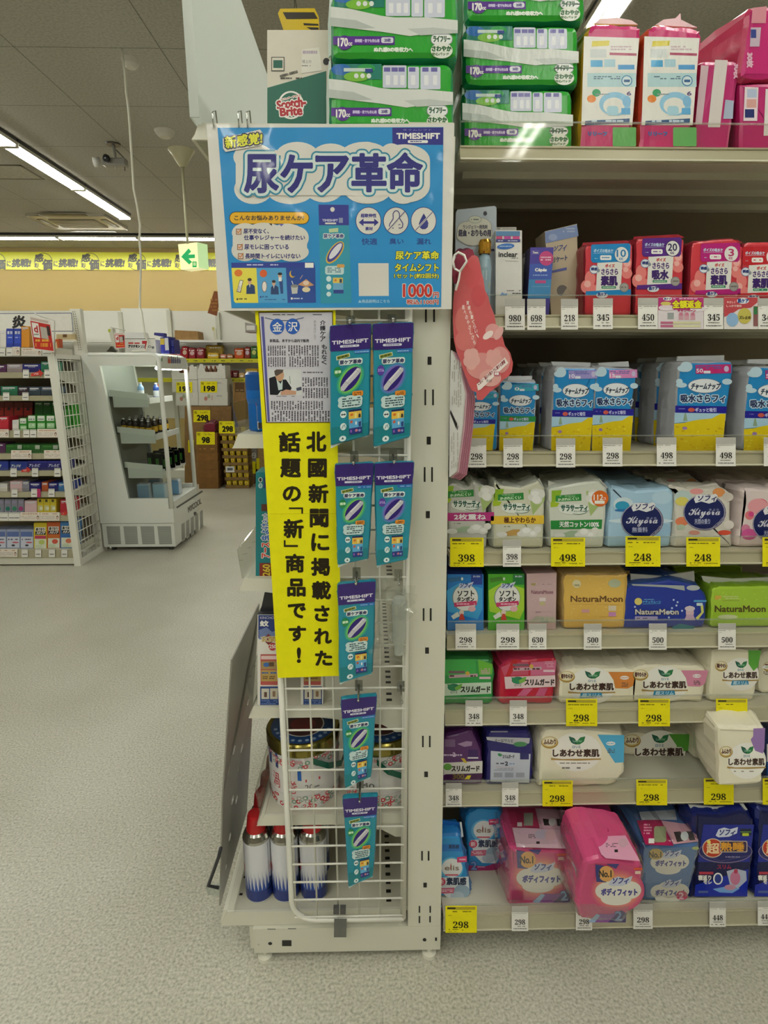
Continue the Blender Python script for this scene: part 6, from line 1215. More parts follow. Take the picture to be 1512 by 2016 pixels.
t_ = p.top_art('C2'); t_.poly([(60, 500), (0, 345), (270, 335), (400, 560), (100, 535)], '#e0a0bc').fine(100, 400, 205, 440, '#6a5058', 3).ell(250, 400, 44, 40, '#d0a4b4').rect(175, 458, 205, 482, K).poly([(-30, 200), (80, 190), (130, 300), (20, 330)], '#b01c58')
p.wrap([(-130, 1060), (-165, 900), (-110, 660), (-80, 560), (60, 528), (410, 585), (436, 640), (400, 800), (335, 950), (252, 1105)], 'C2', 1.03)
o = p.done('twin_pack', 'pink soft pack tipped forward over the guard of the bottom shelf', 'pad pack')
p = Pack([(1262, 930), (1270, 300), (1290, 200), (1340, 170), (1600, 190), (1600, 930)], 'C1', 1.24, Z7, .12, '#c83f78', soft=.01, jit=.0015); a = p.art('C1'); a.poly([(1290, 250), (1310, 235), (1270, 480), (1255, 470)], '#d8c8d0').fine(1390, 200, 1510, 230, '#e0a0b8', 1).poly([(1360, 480), (1440, 400), (1460, 470), (1380, 570)], '#dcc4d0'); p.done('twin_pack', 'pink soft pack stacked behind the tipped one', 'pad pack')
p, a = bodyfit([(415, 890), (412, 560), (425, 440), (445, 424), (905, 395), (925, 420), (890, 600), (820, 890)], 'C2', 440, 468, .80, '#4a74b0', PK, 1.155, Z7, '', d=.19, twin=True)
t_ = p.top_art('C2'); t_.poly([(370, 205), (580, 200), (690, 425), (445, 415)], '#b8265c').poly([(580, 205), (865, 245), (905, 388), (690, 412)], '#d8a4b0').poly([(390, 130), (700, 110), (720, 200), (410, 200)], '#c8d0d8').rr(520, 255, 625, 395, 20, '#a8b088').rect(472, 362, 522, 405, W).poly([(690, 305), (750, 300), (775, 385), (720, 395)], '#3a3234').poly([(800, 300), (850, 300), (880, 375), (830, 380)], '#3a3234').ell(785, 342, 34, 40, '#dfe6e8').fine(430, 230, 500, 330, '#e8a8bc', 4)
a.ell(535, 490, 64, 48, '#c8a85a').txt('No.1', 475, 470, 580, 520, '#3a3018', 2).ell(880, 440, 30, 14, '#b8c86a').ell(760, 850, 50, 40, '#c83a6a').txt('2', 735, 825, 775, 880, '#f0c8d8', 3)
p.wrap([(415, 890), (412, 560), (425, 440), (445, 424), (905, 395), (925, 420), (890, 600), (820, 890)], 'C2', 1.02)
o = p.done('twin_pack', 'blue twin printed soft pack with pink top right of the tipped pack', 'pad pack')
def night(q, dx, label, flap):
    p = Pack(q, 'C2', 1.16, Z7, .09, '#10164a', '#182468', soft=.010, jit=.002, lean=6); a = p.art('C2'); f = lambda x: x + dx
    a.poly([(f(950), 235), (f(1390), 235), (f(1350), 560), (f(900), 560)], '#1c2a90').poly([(f(880), 760), (f(1340), 620), (f(1330), 860), (f(870), 860)], '#1a2fa8').ell(f(1140), 470, 235, 100, '#8a7a9a').ell(f(1140), 468, 228, 94, '#1c2064')
    a.poly([(f(1055), 330), (f(1080), 275), (f(1130), 260), (f(1180), 275), (f(1250), 255), (f(1240), 310), (f(1170), 340), (f(1080), 345)], '#d4d8ea').txt('ソフィ', f(1080), 280, f(1215), 330, '#20307c', 2.5, sk=14)
    a.ell(f(1030), 438, 92, 84, '#d8c8b0').ell(f(1030), 438, 84, 76, '#c03a22').rr(f(1090), 375, f(1330), 475, 14, '#c8b8a8').rr(f(1096), 382, f(1322), 468, 12, '#3a2448').txt('超', f(975), 395, f(1085), 485, '#f0d8a8', 3).txt('熟睡', f(1098), 388, f(1300), 462, '#e0a030', 3).ell(f(995), 385, 16, 16, '#f0e070')
    a.line([(f(930), 500), (f(1100), 550), (f(1360), 500)], 3, '#6a6488').fine(f(1090), 505, f(1270), 525, '#8a84a8', 1).txt('スリム', f(1070), 585, f(1190), 620, '#a02a4a', 2)
    a.rect(f(912), 645, f(1035), 668, '#b8344a').txt('寝返り', f(905), 675, f(1015), 718, W, 2).txt('モレ', f(950), 720, f(1020), 750, W, 2).ring(f(1075), 705, 42, 52, 12, W, '#2a3a8a').poly([(f(1150), 640), (f(1230), 618), (f(1320), 640), (f(1325), 720), (f(1250), 790), (f(1180), 760)], '#b4bcd0').ell(f(1225), 700, 44, 60, '#c87a9a').ell(f(1230), 640, 18, 20, '#b83a5a').poly([(f(1030), 795), (f(1160), 770), (f(1265), 790), (f(1200), 830), (f(1090), 825)], '#7aa8e0').ell(f(1180), 780, 50, 24, '#c890a8').rect(f(905), 810, f(990), 830, '#5a6aa0').rect(f(1270), 270, f(1366), 330, '#141c3a').line([(f(1270), 298), (f(1366), 298)], 5, '#7ab84a').rr(f(1286), 308, f(1344), 334, 8, '#b8c82a')
    p.part('top_seal', flap, '#c8ccc8', .02, 'C2', .004)
    return p.done('night_pack', label, 'pad pack')
o = night([(820, 870), (880, 560), (870, 130), (1100, 150), (1300, 100), (1400, 200), (1390, 500), (1345, 870)], 0, 'navy night pack with red and gold lettering on the bottom shelf', [(820, 62), (1060, 85), (1300, 55), (1335, 108), (1100, 145), (850, 120)]); dup(o, (.0, .1, 0), 'navy night pack directly behind the front one')
night([(1395, 870), (1420, 560), (1425, 90), (1600, 130), (1850, 100), (1880, 500), (1830, 870)], 520, 'navy night pack cut off by the right edge of the bottom shelf', [(1400, 40), (1430, 25), (1600, 60), (1600, 110), (1425, 100)])

# ---- price cards
def cards(fr, Y, lst):
    for x0, y0, x1, y1, n, yl, lab in lst: card(fr, x0, y0, x1, y1, n, yl, ('yellow' if yl else 'white') + ' price card %s %s' % (n, lab), Y)
CY = 1.194
cards('B1', CY, [(570, 955, 748, 1235, '980', 0, 'under the white carton with the blue oval'), (770, 955, 935, 1235, '698', 0, 'under the violet carton'), (1075, 955, 1228, 1232, '218', 0, 'under the beige carton')])
cards('B2', CY, [(185, 568, 333, 802, '345', 0, 'under the blue panelled red pack'), (525, 565, 675, 802, '450', 0, 'under the purple panelled red pack'), (1025, 565, 1172, 802, '345', 0, 'under the magenta panelled red pack'), (1437, 568, 1590, 802, '345', 0, 'at the right edge of the second shelf')])
def promo(q, c, label, fn):
    mb = MB(); x0, y0, x1, y1 = q; p = [P(*fpx('B2', x, y), CY) for x, y in ((x0, y1), (x1, y1), (x1, y0), (x0, y0))]; mb.slab(p, (0, .0006, 0), M(c, 'paper')); fn(Art(mb, p[0], (0, -1, 0), 'B2', 'paper')); mb.build('promo_card', None, label, 'promo card')
def f1(a):
    a.rect(678, 562, 1020, 655, '#b83a7c').ell(740, 640, 60, 22, '#e6dce0').ell(980, 650, 60, 20, '#e6dce0').ell(748, 572, 34, 14, W).txt('肌ケア', 722, 565, 774, 580, '#3a4a8a', 1).ell(735, 608, 40, 14, '#d8c86a').txt('全額返金', 785, 585, 1005, 642, '#e8e02a', 3, [(7, '#7a1a50')]).txt('商品代金', 695, 622, 772, 640, '#e8d0dc', 1).fine(790, 566, 985, 578, '#e8c8d8', 1).txt('キャンペーン', 825, 652, 962, 672, '#b83a6c', 1.5).rect(748, 678, 796, 726, '#9aa0a0')
    for x in (832, 876, 922): a.rect(x, 684, x + 36, 732, '#d0a0ac').rect(x + 6, 676, x + 30, 700, '#c87a90')
    a.rect(695, 745, 790, 762, '#c06a8a').rect(790, 745, 1000, 762, '#d8d4a8').rect(695, 770, 790, 788, '#c06a8a').rect(790, 770, 1000, 788, '#d8d4a8')
promo((678, 560, 1022, 802), '#e2d8dc', 'magenta and white refund campaign card between the 450 and 345 prices', f1)
def f2(a):
    a.poly([(1178, 562), (1432, 562), (1430, 600), (1380, 640), (1290, 650), (1230, 690), (1178, 710)], '#bc4a50').ell(1240, 730, 46, 52, '#8fb4d8').ell(1332, 702, 52, 60, '#c4b85a').ell(1320, 588, 46, 22, '#e4e8ec').txt('肌ケア', 1282, 574, 1362, 602, '#2a4a90', 2).txt('やさしく', 1198, 590, 1262, 606, '#e8c4c0', 1).txt('しっかり吸収', 1196, 618, 1310, 634, '#e8c4c0', 1).txt('ズレ止め', 1292, 702, 1378, 726, '#4a4420', 1.5).rect(1400, 628, 1432, 780, '#8a5a5a').rect(1402, 632, 1430, 690, '#3a7a4a')
promo((1178, 560, 1434, 802), '#e4dfdc', 'red and white campaign card with blue and olive circles near the right edge', f2)
cards('B3', CY, [(228, 975, 400, 1238, '298', 0, 'nearest the shell card'), (555, 975, 727, 1238, '298', 0, 'under the green leaf pack'), (1030, 975, 1203, 1238, '298', 0, 'under the left of the middle blue pair')])
cards('B4', CY, [(30, 828, 207, 1085, '298', 0, 'under the right of the middle blue pair'), (515, 825, 690, 1083, '498', 0, 'left of the 50cc pack'), (1045, 825, 1222, 1083, '498', 0, 'right of the 50cc pack'), (1475, 825, 1650, 1083, '498', 0, 'cut off at the right edge, blue pack shelf')])
cards('B5', CY, [(75, 635, 377, 898, '398', 1, 'under the magenta banded liner pack'), (550, 655, 714, 897, '398', 0, 'under the yellow banded liner pack'), (985, 635, 1292, 895, '498', 1, 'under the green banded liner pack'),
    (122, 1412, 308, 1643, '298', 0, 'under the blue tampon carton'), (492, 1412, 698, 1643, '298', 0, 'under the green tampon carton'), (783, 1412, 943, 1643, '630', 0, 'under the dusty pink carton'), (1280, 1412, 1440, 1645, '500', 0, 'under the golden yellow pack')])
cards('B6', CY, [(235, 618, 548, 890, '248', 1, 'under the pale blue emblem pack'), (780, 628, 1083, 890, '248', 1, 'under the flower splashed pack'), (1463, 628, 1770, 890, '248', 1, 'cut off at the right edge, emblem pack shelf'), (445, 1402, 604, 1636, '500', 0, 'under the royal blue pack'), (1065, 1400, 1223, 1634, '500', 0, 'under the lime green pack')])
cards('B7', CY, [(250, 440, 400, 663, '348', 0, 'under the green striped pack'), (638, 440, 788, 663, '348', 0, 'under the crimson striped pack'), (1132, 428, 1405, 665, '298', 1, 'under the orange cornered cream pack'), (78, 1165, 218, 1370, '348', 0, 'under the purple pack'), (570, 1160, 714, 1370, '348', 0, 'under the navy slim pack'), (925, 1142, 1190, 1367, '298', 1, 'under the sky blue cornered cream pack')])
cards('B8', CY, [(350, 437, 633, 683, '298', 1, 'under the pink cornered cream pack'), (1047, 437, 1327, 672, '298', 1, 'under the tall green cornered cream pack'), (332, 1160, 608, 1390, '298', 1, 'under the set back cream pack'), (937, 1150, 1205, 1385, '298', 1, 'partly covered by the violet cornered pack'), (1465, 1150, 1740, 1385, '298', 1, 'cut off at the right edge, lower cream shelf')])
cards('C1', 1.121, [(120, 950, 395, 1185, '298', 1, 'under the sky blue packs'), (700, 955, 845, 1170, '298', 0, 'under the standing pink pack'), (1262, 960, 1405, 1163, '298', 0, 'behind the tipped pink pack')])
cards('C2', 1.121, [(340, 930, 508, 1145, '298', 0, 'right of the tipped pink pack'), (1003, 910, 1145, 1127, '448', 0, 'under the navy night pack'), (1423, 905, 1565, 1115, '448', 0, 'cut off at the right edge of the bottom shelf')])

# ================================================================== far left: medicine gondola
YG, YGB, XG, XGL = 4.15, 4.53, -2.158, -5.2
gon = thing('medicine_gondola', 'white gondola full of medicine boxes at the left edge with wire net end', 'shelving', (-3.6, 4.34, 0))
def zG(y, Y=YG): return P(80, y, Y).z
GS = [('top', 684, 700, 683), ('second', 733, 744.5, 726), ('third', 779, 789, 769.5), ('fourth', 848, 862, 843), ('fifth', 893, 904, 885), ('sixth', 927, 937, 920), ('seventh', 969, 979, 961), ('eighth', 1012, 1026, 1008), ('bottom', 1082, 1098, 1079)]
GD = {}
for k, (n, yt, yb, yf) in enumerate(GS):
    zt, zb, zf = zG(yt), zG(yb), zG(yf); GD[n] = zt + .001
    mb = MB(); mb.box(XGL, XG - .045, YG + .008, YGB - .021, zt - .012, zt, mdeck); mb.slab([(XG - .045, YG + .02, zt), (XG - .045, YGB - .03, zt), (XG - .045, YGB - .03, zt - .10), (XG - .045, YG + .05, zt - .03)], (.003, 0, 0), mcr)
    sh = mb.build('shelf', gon)
    mb = MB(); mb.box(XGL, XG - .02, YG - .002, YG + .0075, zb, zt, M('#d8d4bc', 'plastic')); mb.build('price_rail', sh)
    mb = MB(); mb.box(XGL, XG - .02, YG - .0045, YG - .0025, zb, zf, M('#f8f7f3', 'glass')); mb.build('clear_guard', sh)
mb = MB(); mb.box(XGL, XG - .02, YG + .002, YG + .012, .012, zG(1098) - .002, mcr); mb.build('kick_panel', gon)
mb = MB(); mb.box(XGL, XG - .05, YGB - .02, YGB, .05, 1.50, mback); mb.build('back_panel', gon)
mb = MB(); mb.box(XG - .035, XG + .012, YG - .012, YG + .02, 0, 1.508, mwhite); mb.build('front_upright', gon)
mb = MB(); mb.box(XG - .05, XG + .012, YGB - .03, YGB + .02, 0, 1.508, mwhite); mb.box(XG - .035, XG + .012, YG + .0205, YGB - .031, 1.478, 1.508, mwhite); mb.box(XG - .035, XG + .012, YG + .0205, YGB - .031, 0, .05, mwhite)
mb.build('end_frame', gon)
mb = MB()
for i in range(6): y = YG + .055 + i * .052; mb.tube([(XG + .004, y, .05), (XG + .004, y, 1.478)], .0036, mwhite, 5)
for i in range(19): z = .10 + i * .076; mb.tube([(XG + .007, YG + .02, z), (XG + .007, YGB - .03, z)], .0036, mwhite, 5)
mb.build('wire_net', gon)
mb = MB(); xu = P(147, 650, YGB).x; mb.box(xu - .03, xu + .045, YGB + .021, YGB + .07, 0, 1.84, mwhite)
a = Art(mb, (0, YGB + .021, 0), (0, -1, 0), 'C3', 'plastic')
for i in range(17): y = 85 + i * 32; a.rect(985 + i * 5, y, 992 + i * 5, y + 20, '#6a675c').rect(1012 + i * 5, y, 1019 + i * 5, y + 20, '#6a675c')
mb.build('slotted_upright', gon)
# header board with the character
p = Pack([(-700, 372), (-700, 95), (975, 98), (1000, 372)], 'C3', YGB - .03, None, .012, '#e6e4da'); a = p.art('C3')
b2 = '#3a4a72'; a.poly([(-690, 120), (968, 108), (969, 116), (-690, 128)], b2).poly([(962, 110), (970, 110), (994, 358), (986, 358)], b2).poly([(-690, 352), (992, 354), (992, 362), (-690, 360)], b2).txt('炎', 172, 150, 350, 312, '#2a2826', 9)
p.done('header_board', 'white header board with blue border and one bold black character', 'sign board')
cn = {'#2a3fa0': 'blue', '#d8902a': 'orange', '#3a2a3a': 'dark', '#a89aa0': 'grey', '#23237a': 'navy', '#2a7a5a': 'green', '#e0dcd6': 'white', '#6a2420': 'dark red', '#2f8a2a': 'bright green', '#c02a3a': 'red', '#d8c02a': 'yellow', '#5a2a5a': 'purple', '#9aa4c0': 'pale blue', '#3f7ab8': 'sky blue', '#3a4a5a': 'slate', '#2a6a2a': 'dark green', '#d8b8bc': 'pink white', '#8a8a98': 'silver grey', '#c05a2a': 'rust orange'}
ORD = ['first', 'second', 'third', 'fourth', 'fifth', 'sixth', 'seventh', 'eighth', 'ninth', 'tenth', 'eleventh', 'twelfth']
def mbox(fr, shelf, lst, Y=YG + .03, d=.12, row='front'):
    for k, it in enumerate(lst):
        x0, y0, x1, col = it[:4]
        p = Pack((x0, y0, x1, y0 + 60), fr, Y, GD[shelf], d if len(it) < 6 else it[5], col)
        yb = None; a = p.art(fr); w_ = x1 - x0
        st = it[4] if len(it) > 4 else 'plain'
        if st == 'plain': a.rect(x0 + w_ * .1, y0 + 15, x1 - w_ * .15, y0 + 32, '#d8d8dc').fine(x0 + w_ * .1, y0 + 36, x1 - w_ * .3, y0 + 50, '#c4c4cc', 1)
        elif st == 'two': a.rect(x0 + 14, y0 + 35, x0 + w_ * .42, y0 + 75, '#cfd4e0').rect(x0 + w_ * .52, y0 + 35, x1 - 14, y0 + 75, '#b4bcd4').rect(x0 + 8, y0 + 82, x1 - 6, y0 + 200, '#3450c0').fine(x0 + 20, y0 + 110, x1 - 15, y0 + 132, '#c4ccf0', 1)
        elif st == 'green': a.rr(x0 + 8, y0 + 4, x1 - 12, y0 + 72, 8, '#dfe4da').fine(x0 + 14, y0 + 40, x1 - 20, y0 + 62, '#3a4a3a', 1).rr(x0 + 12, y0 + 102, x1 - 8, y0 + 170, 10, '#a8d0a0').fine(x0 + 24, y0 + 120, x1 - 24, y0 + 140, '#e4f0e0', 1)
        elif st == 'long': a.rect(x1 - w_ * .3, y0 + 8, x1 - 8, y0 + 60, '#b8c0b0').fine(x0 + 10, y0 + 12, x1 - w_ * .35, y0 + 40, '#4a8a3a', 1)
        elif st == 'alle': a.rect(x0, y0, x1, y0 + 25, '#3a3aa8').txt('アレルビ', x0 + 15, y0 + 40, x0 + w_ * .62, y0 + 80, '#d0d4ec', 2, sk=8)
        elif st == 'alleg': a.rect(x0 + 6, y0 + 30, x0 + w_ * .65, y0 + 80, '#2a4a90').txt('アレジオ', x0 + 12, y0 + 44, x0 + w_ * .6, y0 + 80, '#d8dce8', 2, sk=8)
        elif st == 'haru': c2 = it[6]; a.rect(x0 + 20, y0 + 60, x1 - 18, y0 + 115, '#e4e2da').txt('鼻づまり', x0 + 30, y0 + 68, x1 - 30, y0 + 108, '#3a3a34', 2).rect(x0 + 20, y0 + 118, x1 - 14, y0 + 162, '#26262a').txt('ハナノア', x0 + 36, y0 + 124, x1 - 30, y0 + 156, '#e4e4e0', 3, sk=6).rect(x0 + 14, y0 + 172, x1 - 8, y0 + 215, c2).rect(x0 + 14, y0 + 218, x1 - 6, y0 + 350, '#d8dcc8').ell((x0 + x1) / 2 + 20, y0 + 262, 40, 32, it[7]).ell((x0 + x1) / 2 - 20, y0 + 320, 50, 24, '#c8d4b8')
        elif st == 'bw': a.rect(x0 + 6, y0 + 30, x1 - 14, y0 + 96, '#5a6ea8').rect(x0 + 8, y0 + 100, x1 - 6, y0 + 245, '#ccd0de').fine(x0 + 20, y0 + 120, x1 - 30, y0 + 150, '#4a4a6a', 1).ell((x0 + x1) / 2 + 30, y0 + 175, 45, 10, '#c85a6a').ell((x0 + x1) / 2, y0 + 215, 24, 14, '#3a3a4a')
        elif st == 'tri': a.rect(x0 + 6, y0 + 15, x1 - 12, y0 + 70, '#c8b830').rect(x0 + 20, y0 + 10, x1 - 30, y0 + 45, '#4a3a1a').rect(x0 + 8, y0 + 90, x1 - 12, y0 + 165, '#c9c88a').ell((x0 + x1) / 2 + 10, y0 + 130, 22, 22, '#e4e4cc')
        elif st == 'eye': a.rect(x0 + 8, y0 + 20, x1 - 14, y0 + 60, '#9a94b0').ell((x0 + x1) / 2, y0 + 130, 30, 30, it[6])
        elif st == 'red': a.rect(x0 + 5, y0 + 80, x1 - 8, y0 + 180, '#a8281e').poly([(x0 + 30, y0 + 110), (x0 + 60, y0 + 60), (x0 + 90, y0 + 110)], '#2a2028')
        p.done('medicine_box', '%s medicine box, %s from left, %s row, %s shelf of the far gondola' % (cn[col], ORD[k], row, shelf), 'medicine box')
mbox('C3', 'top', [(-110, 350, -8, '#3a2a3a'), (0, 345, 82, '#e0dcd6'), (86, 322, 182, '#2a3fa0', 'two'), (188, 322, 286, '#2a3fa0', 'two'), (290, 292, 398, '#d8902a')])
mbox('C3', 'second', [(-130, 812, 86, '#5a2a5a'), (95, 802, 302, '#a89aa0'), (306, 800, 550, '#23237a'), (556, 768, 722, '#2a7a5a')])
mbox('C3', 'third', [(-150, 1105, 5, '#3a2a3a'), (12, 1102, 236, '#2a7a5a'), (244, 1110, 382, '#3a2a3a'), (388, 1110, 546, '#3a4a5a'), (552, 1106, 770, '#3a4a5a')])
mbox('C3', 'fourth', [(-70, 1318, 55, '#6a2420', 'red'), (60, 1314, 185, '#6a2420', 'red'), (190, 1316, 315, '#6a2420', 'red'), (320, 1318, 440, '#6a2420', 'red'), (470, 1315, 580, '#2a6a2a'), (586, 1315, 692, '#2a6a2a'), (698, 1315, 800, '#2a6a2a')], Y=YG + .20, row='back')
mbox('C3', 'fourth', [(-10, 1512, 112, '#c02a3a'), (168, 1560, 252, '#e0dcd6'), (264, 1534, 366, '#2f8a2a', 'green'), (374, 1498, 488, '#2f8a2a', 'green'), (498, 1498, 615, '#2f8a2a', 'green'), (624, 1498, 745, '#2f8a2a', 'green'), (750, 1432, 846, '#2f8a2a', 'green')])
p = Pack([(905, 1740), (885, 1350), (990, 1350), (1020, 1720)], 'C3', 4.40, GD['fourth'], .08, '#3fae2a'); p.done('medicine_box', 'bright green box seen through the wire net end of the far gondola', 'medicine box')
mbox('C4', 'fifth', [(-160, 158, 72, '#5a2a5a'), (80, 172, 304, '#2a6a2a', 'long'), (310, 174, 546, '#2a6a2a', 'long'), (552, 174, 790, '#2a6a2a', 'long')])
mbox('C4', 'sixth', [(-130, 400, 110, '#2a3fa0', 'alleg'), (138, 400, 370, '#2a3fa0', 'alleg'), (375, 394, 636, '#23237a', 'alle'), (640, 394, 895, '#23237a', 'alle')])
mbox('C4', 'seventh', [(-60, 702, 98, '#e0dcd6'), (138, 668, 300, '#d8b8bc'), (304, 668, 395, '#8a8a98'), (402, 688, 552, '#23237a'), (565, 682, 650, '#c05a2a'), (658, 688, 785, '#23237a'), (792, 690, 874, '#3f7ab8'), (880, 668, 940, '#2a3fa0')])
p = Pack([(1030, 800), (1012, 640), (1070, 630), (1090, 800)], 'C4', 4.40, GD['seventh'], .04, '#2a3fa0'); p.done('medicine_box', 'blue box seen through the lower wire net end of the far gondola', 'medicine box')
mbox('C4', 'eighth', [(-90, 912, 55, '#8a8a98', 'eye', .1, '#2a8a7a'), (62, 910, 150, '#8a8a98', 'eye', .1, '#2a7a6a'), (155, 910, 238, '#8a8a98', 'eye', .1, '#3a8a6a'), (243, 910, 324, '#8a8a98', 'eye', .1, '#a83a7a'), (334, 932, 498, '#d8b8bc'), (506, 906, 588, '#d8c02a', 'tri'), (592, 906, 674, '#d8c02a', 'tri'), (678, 906, 760, '#d8c02a', 'tri'), (815, 920, 965, '#c02a3a')])
mbox('C4', 'bottom', [(-100, 1322, 84, '#9aa4c0', 'bw'), (90, 1322, 270, '#9aa4c0', 'bw'), (276, 1322, 452, '#9aa4c0', 'bw'), (458, 1232, 632, '#d8c02a', 'haru', .12, '#b83a5a', '#b8c86a'), (636, 1222, 812, '#c05a2a', 'haru', .12, '#c86a2a', '#d85a4a'), (816, 1214, 1000, '#3f7ab8', 'haru', .12, '#3a6ab0', '#d87a5a')])
def tagc(fr, x0, y0, x1, y1, shelf, n, kind='small'):
    mb = MB(); c = {'small': '#e6e4dc', 'wide': '#e6dcd0', 'red': '#c8423a', 'mag': '#b83a6a'}[kind]; Y = YG - .009
    if kind == 'red': m_ = (y0 + y1) / 2; pts = [(x0, y1 - 15), (x1 - 40, m_ + 25), (x1 - 45, y1), (x1, m_ - 5), (x1 - 60, y0), (x1 - 55, y0 + 25), (x0 + 5, m_)]
    else: pts = [(x0, y1), (x1, y1), (x1, y0), (x0, y0)]
    q = [P(*fpx(fr, *v), Y) for v in pts]; mb.slab(q, (0, .001, 0), M(c, 'paper')); a = Art(mb, q[0], (0, -1, 0), fr, 'paper'); h = y1 - y0
    if kind == 'small': a.fine(x0 + 12, y0 + h * .58, x1 - 12, y0 + h * .74, '#3a3834', 1, False, 1).rect(x0, y0, x1, y0 + h * .15, '#c4c2ba')
    elif kind == 'wide': a.fine(x0 + 25, y0 + h * .1, x1 - 30, y0 + h * .28, '#c89a7a', 1).fine(x0 + 15, y0 + h * .4, x1 - 60, y0 + h * .8, '#c8c0b4', 3).ell(x1 - 28, y0 + h * .62, 15, h * .22, '#4a4038').ell(x1 - 28, y0 + h * .66, 11, h * .15, '#e0c4b0')
    elif kind == 'red': a.fine(x0 + 30, y0 + h * .4, x1 - 60, y0 + h * .7, '#f0c8c0', 2)
    lab = {'small': 'small white price card', 'wide': 'wide cream description card', 'red': 'red arrow shaped sticker', 'mag': 'narrow magenta card'}[kind]
    mb.build('shelf_card', None, '%s, %s from left, %s shelf edge of the far gondola' % (lab, ORD[n], shelf), 'shelf card')
for fr, sh, ls in (('C3', 'top', [(-60, 575, 70, 690, 'small'), (85, 575, 165, 690, 'small'), (168, 568, 268, 685, 'wide'), (290, 585, 560, 690, 'wide'), (570, 600, 700, 690, 'small')]), ('C3', 'second', [(310, 876, 390, 992, 'small'), (418, 872, 585, 985, 'red'), (600, 876, 682, 992, 'small')]), ('C3', 'third', [(40, 1185, 125, 1292, 'small'), (302, 1185, 386, 1292, 'small')]),
                   ('C3', 'fourth', [(-120, 1685, 118, 1795, 'wide'), (185, 1685, 270, 1795, 'small'), (315, 1685, 398, 1795, 'small'), (406, 1685, 490, 1795, 'small'), (502, 1680, 780, 1795, 'wide'), (790, 1685, 862, 1795, 'small')]), ('C4', 'fifth', [(150, 250, 425, 368, 'wide'), (596, 250, 872, 362, 'wide')]), ('C4', 'sixth', [(140, 490, 226, 608, 'small'), (286, 472, 418, 562, 'red'), (432, 490, 516, 608, 'small'), (735, 490, 818, 608, 'small')]),
                   ('C4', 'seventh', [(155, 770, 236, 884, 'small'), (420, 770, 500, 884, 'small'), (502, 774, 550, 884, 'mag'), (655, 770, 737, 884, 'small'), (876, 774, 958, 884, 'wide')]), ('C4', 'eighth', [(-40, 1090, 110, 1204, 'small'), (115, 1090, 270, 1204, 'small'), (275, 1090, 540, 1204, 'wide'), (545, 1090, 805, 1204, 'wide'), (822, 1062, 922, 1142, 'red')]), ('C4', 'bottom', [(-60, 1585, 236, 1694, 'wide'), (292, 1582, 376, 1696, 'small'), (476, 1582, 556, 1696, 'small'), (660, 1582, 742, 1696, 'small'), (830, 1582, 910, 1696, 'small')])):
    for n, it in enumerate(ls): tagc(fr, *it[:4], sh, n, it[4])
def pop(fr, q, Y, label, arm):
    p = Pack([q[3], q[0], q[1], q[2]], fr, Y, None, .002, '#c4251c', '#e6e2da', kind='card'); a = p.art(fr)
    def B(u, v): return tuple((q[0][k] * (1 - u) + q[1][k] * u) * (1 - v) + (q[3][k] * (1 - u) + q[2][k] * u) * v for k in (0, 1))
    def R(u0, v0, u1, v1, c): a.poly([B(u0, v0), B(u1, v0), B(u1, v1), B(u0, v1)], c)
    R(0, 0, 1, .14, '#e4ded6'); R(.05, .03, .9, .11, '#c8b4a8'); R(0, .14, .03, 1, '#e8e0d8'); R(0, .97, 1, 1, '#e8e0d8'); R(.97, .14, 1, 1, '#e8e0d8')
    R(.08, .18, .40, .62, '#e8e4dc'); a.txt('d', 0, 0, 0, 0, '#b81f2a', 4, None, [B(.16, .26), B(.33, .26), B(.33, .46), B(.16, .46)]).fine(*B(.12, .50), *B(.34, .56), '#8a8a84', 1)
    R(.46, .26, .80, .62, '#b4aca0'); R(.78, .20, .92, .5, '#3a2420'); a.fine(*B(.15, .66), *B(.8, .72), '#e8b03a', 1).fine(*B(.12, .76), *B(.85, .90), '#e0902a', 1)
    o = p.done('pop_sign', label, 'sign')
    mb = MB(); mb.tube([P(*fpx(fr, *v), Y if i else (YG - .006 if fr == 'C3' else Y + .02)) for i, v in enumerate(arm)], .004, M('#c9c7bd', 'plastic'), 6); mb.build('wire_arm', o)
pop('C3', [(392, 150), (678, 212), (738, 640), (462, 605)], 4.06, 'curled red and white hanging sign at the right end of the far gondola top', [(742, 690), (738, 215), (560, 160), (470, 118)])
# bits on the gondola top right
p = Pack([(742, 600), (735, 470), (795, 462), (800, 600)], 'C3', YG + .05, GD['top'], .05, '#d8602a', '#c8501a', kind='plastic'); p.art('C3').poly([(742, 540), (765, 490), (780, 600), (742, 600)], '#e4d4a8'); p.done('small_bottle_pack', 'small orange pack just right of the curled red sign', 'pack')
p = Pack((760, 398, 1015, 480), 'C3', YGB - .05, None, .03, '#b9a67c', kind='board'); a = p.art('C3'); a.rect(850, 400, 905, 440, '#6a4a2a').rect(760, 470, 1030, 492, '#d8d4c4'); p.done('flat_carton', 'flat brown carton under the right end of the white header board', 'carton')

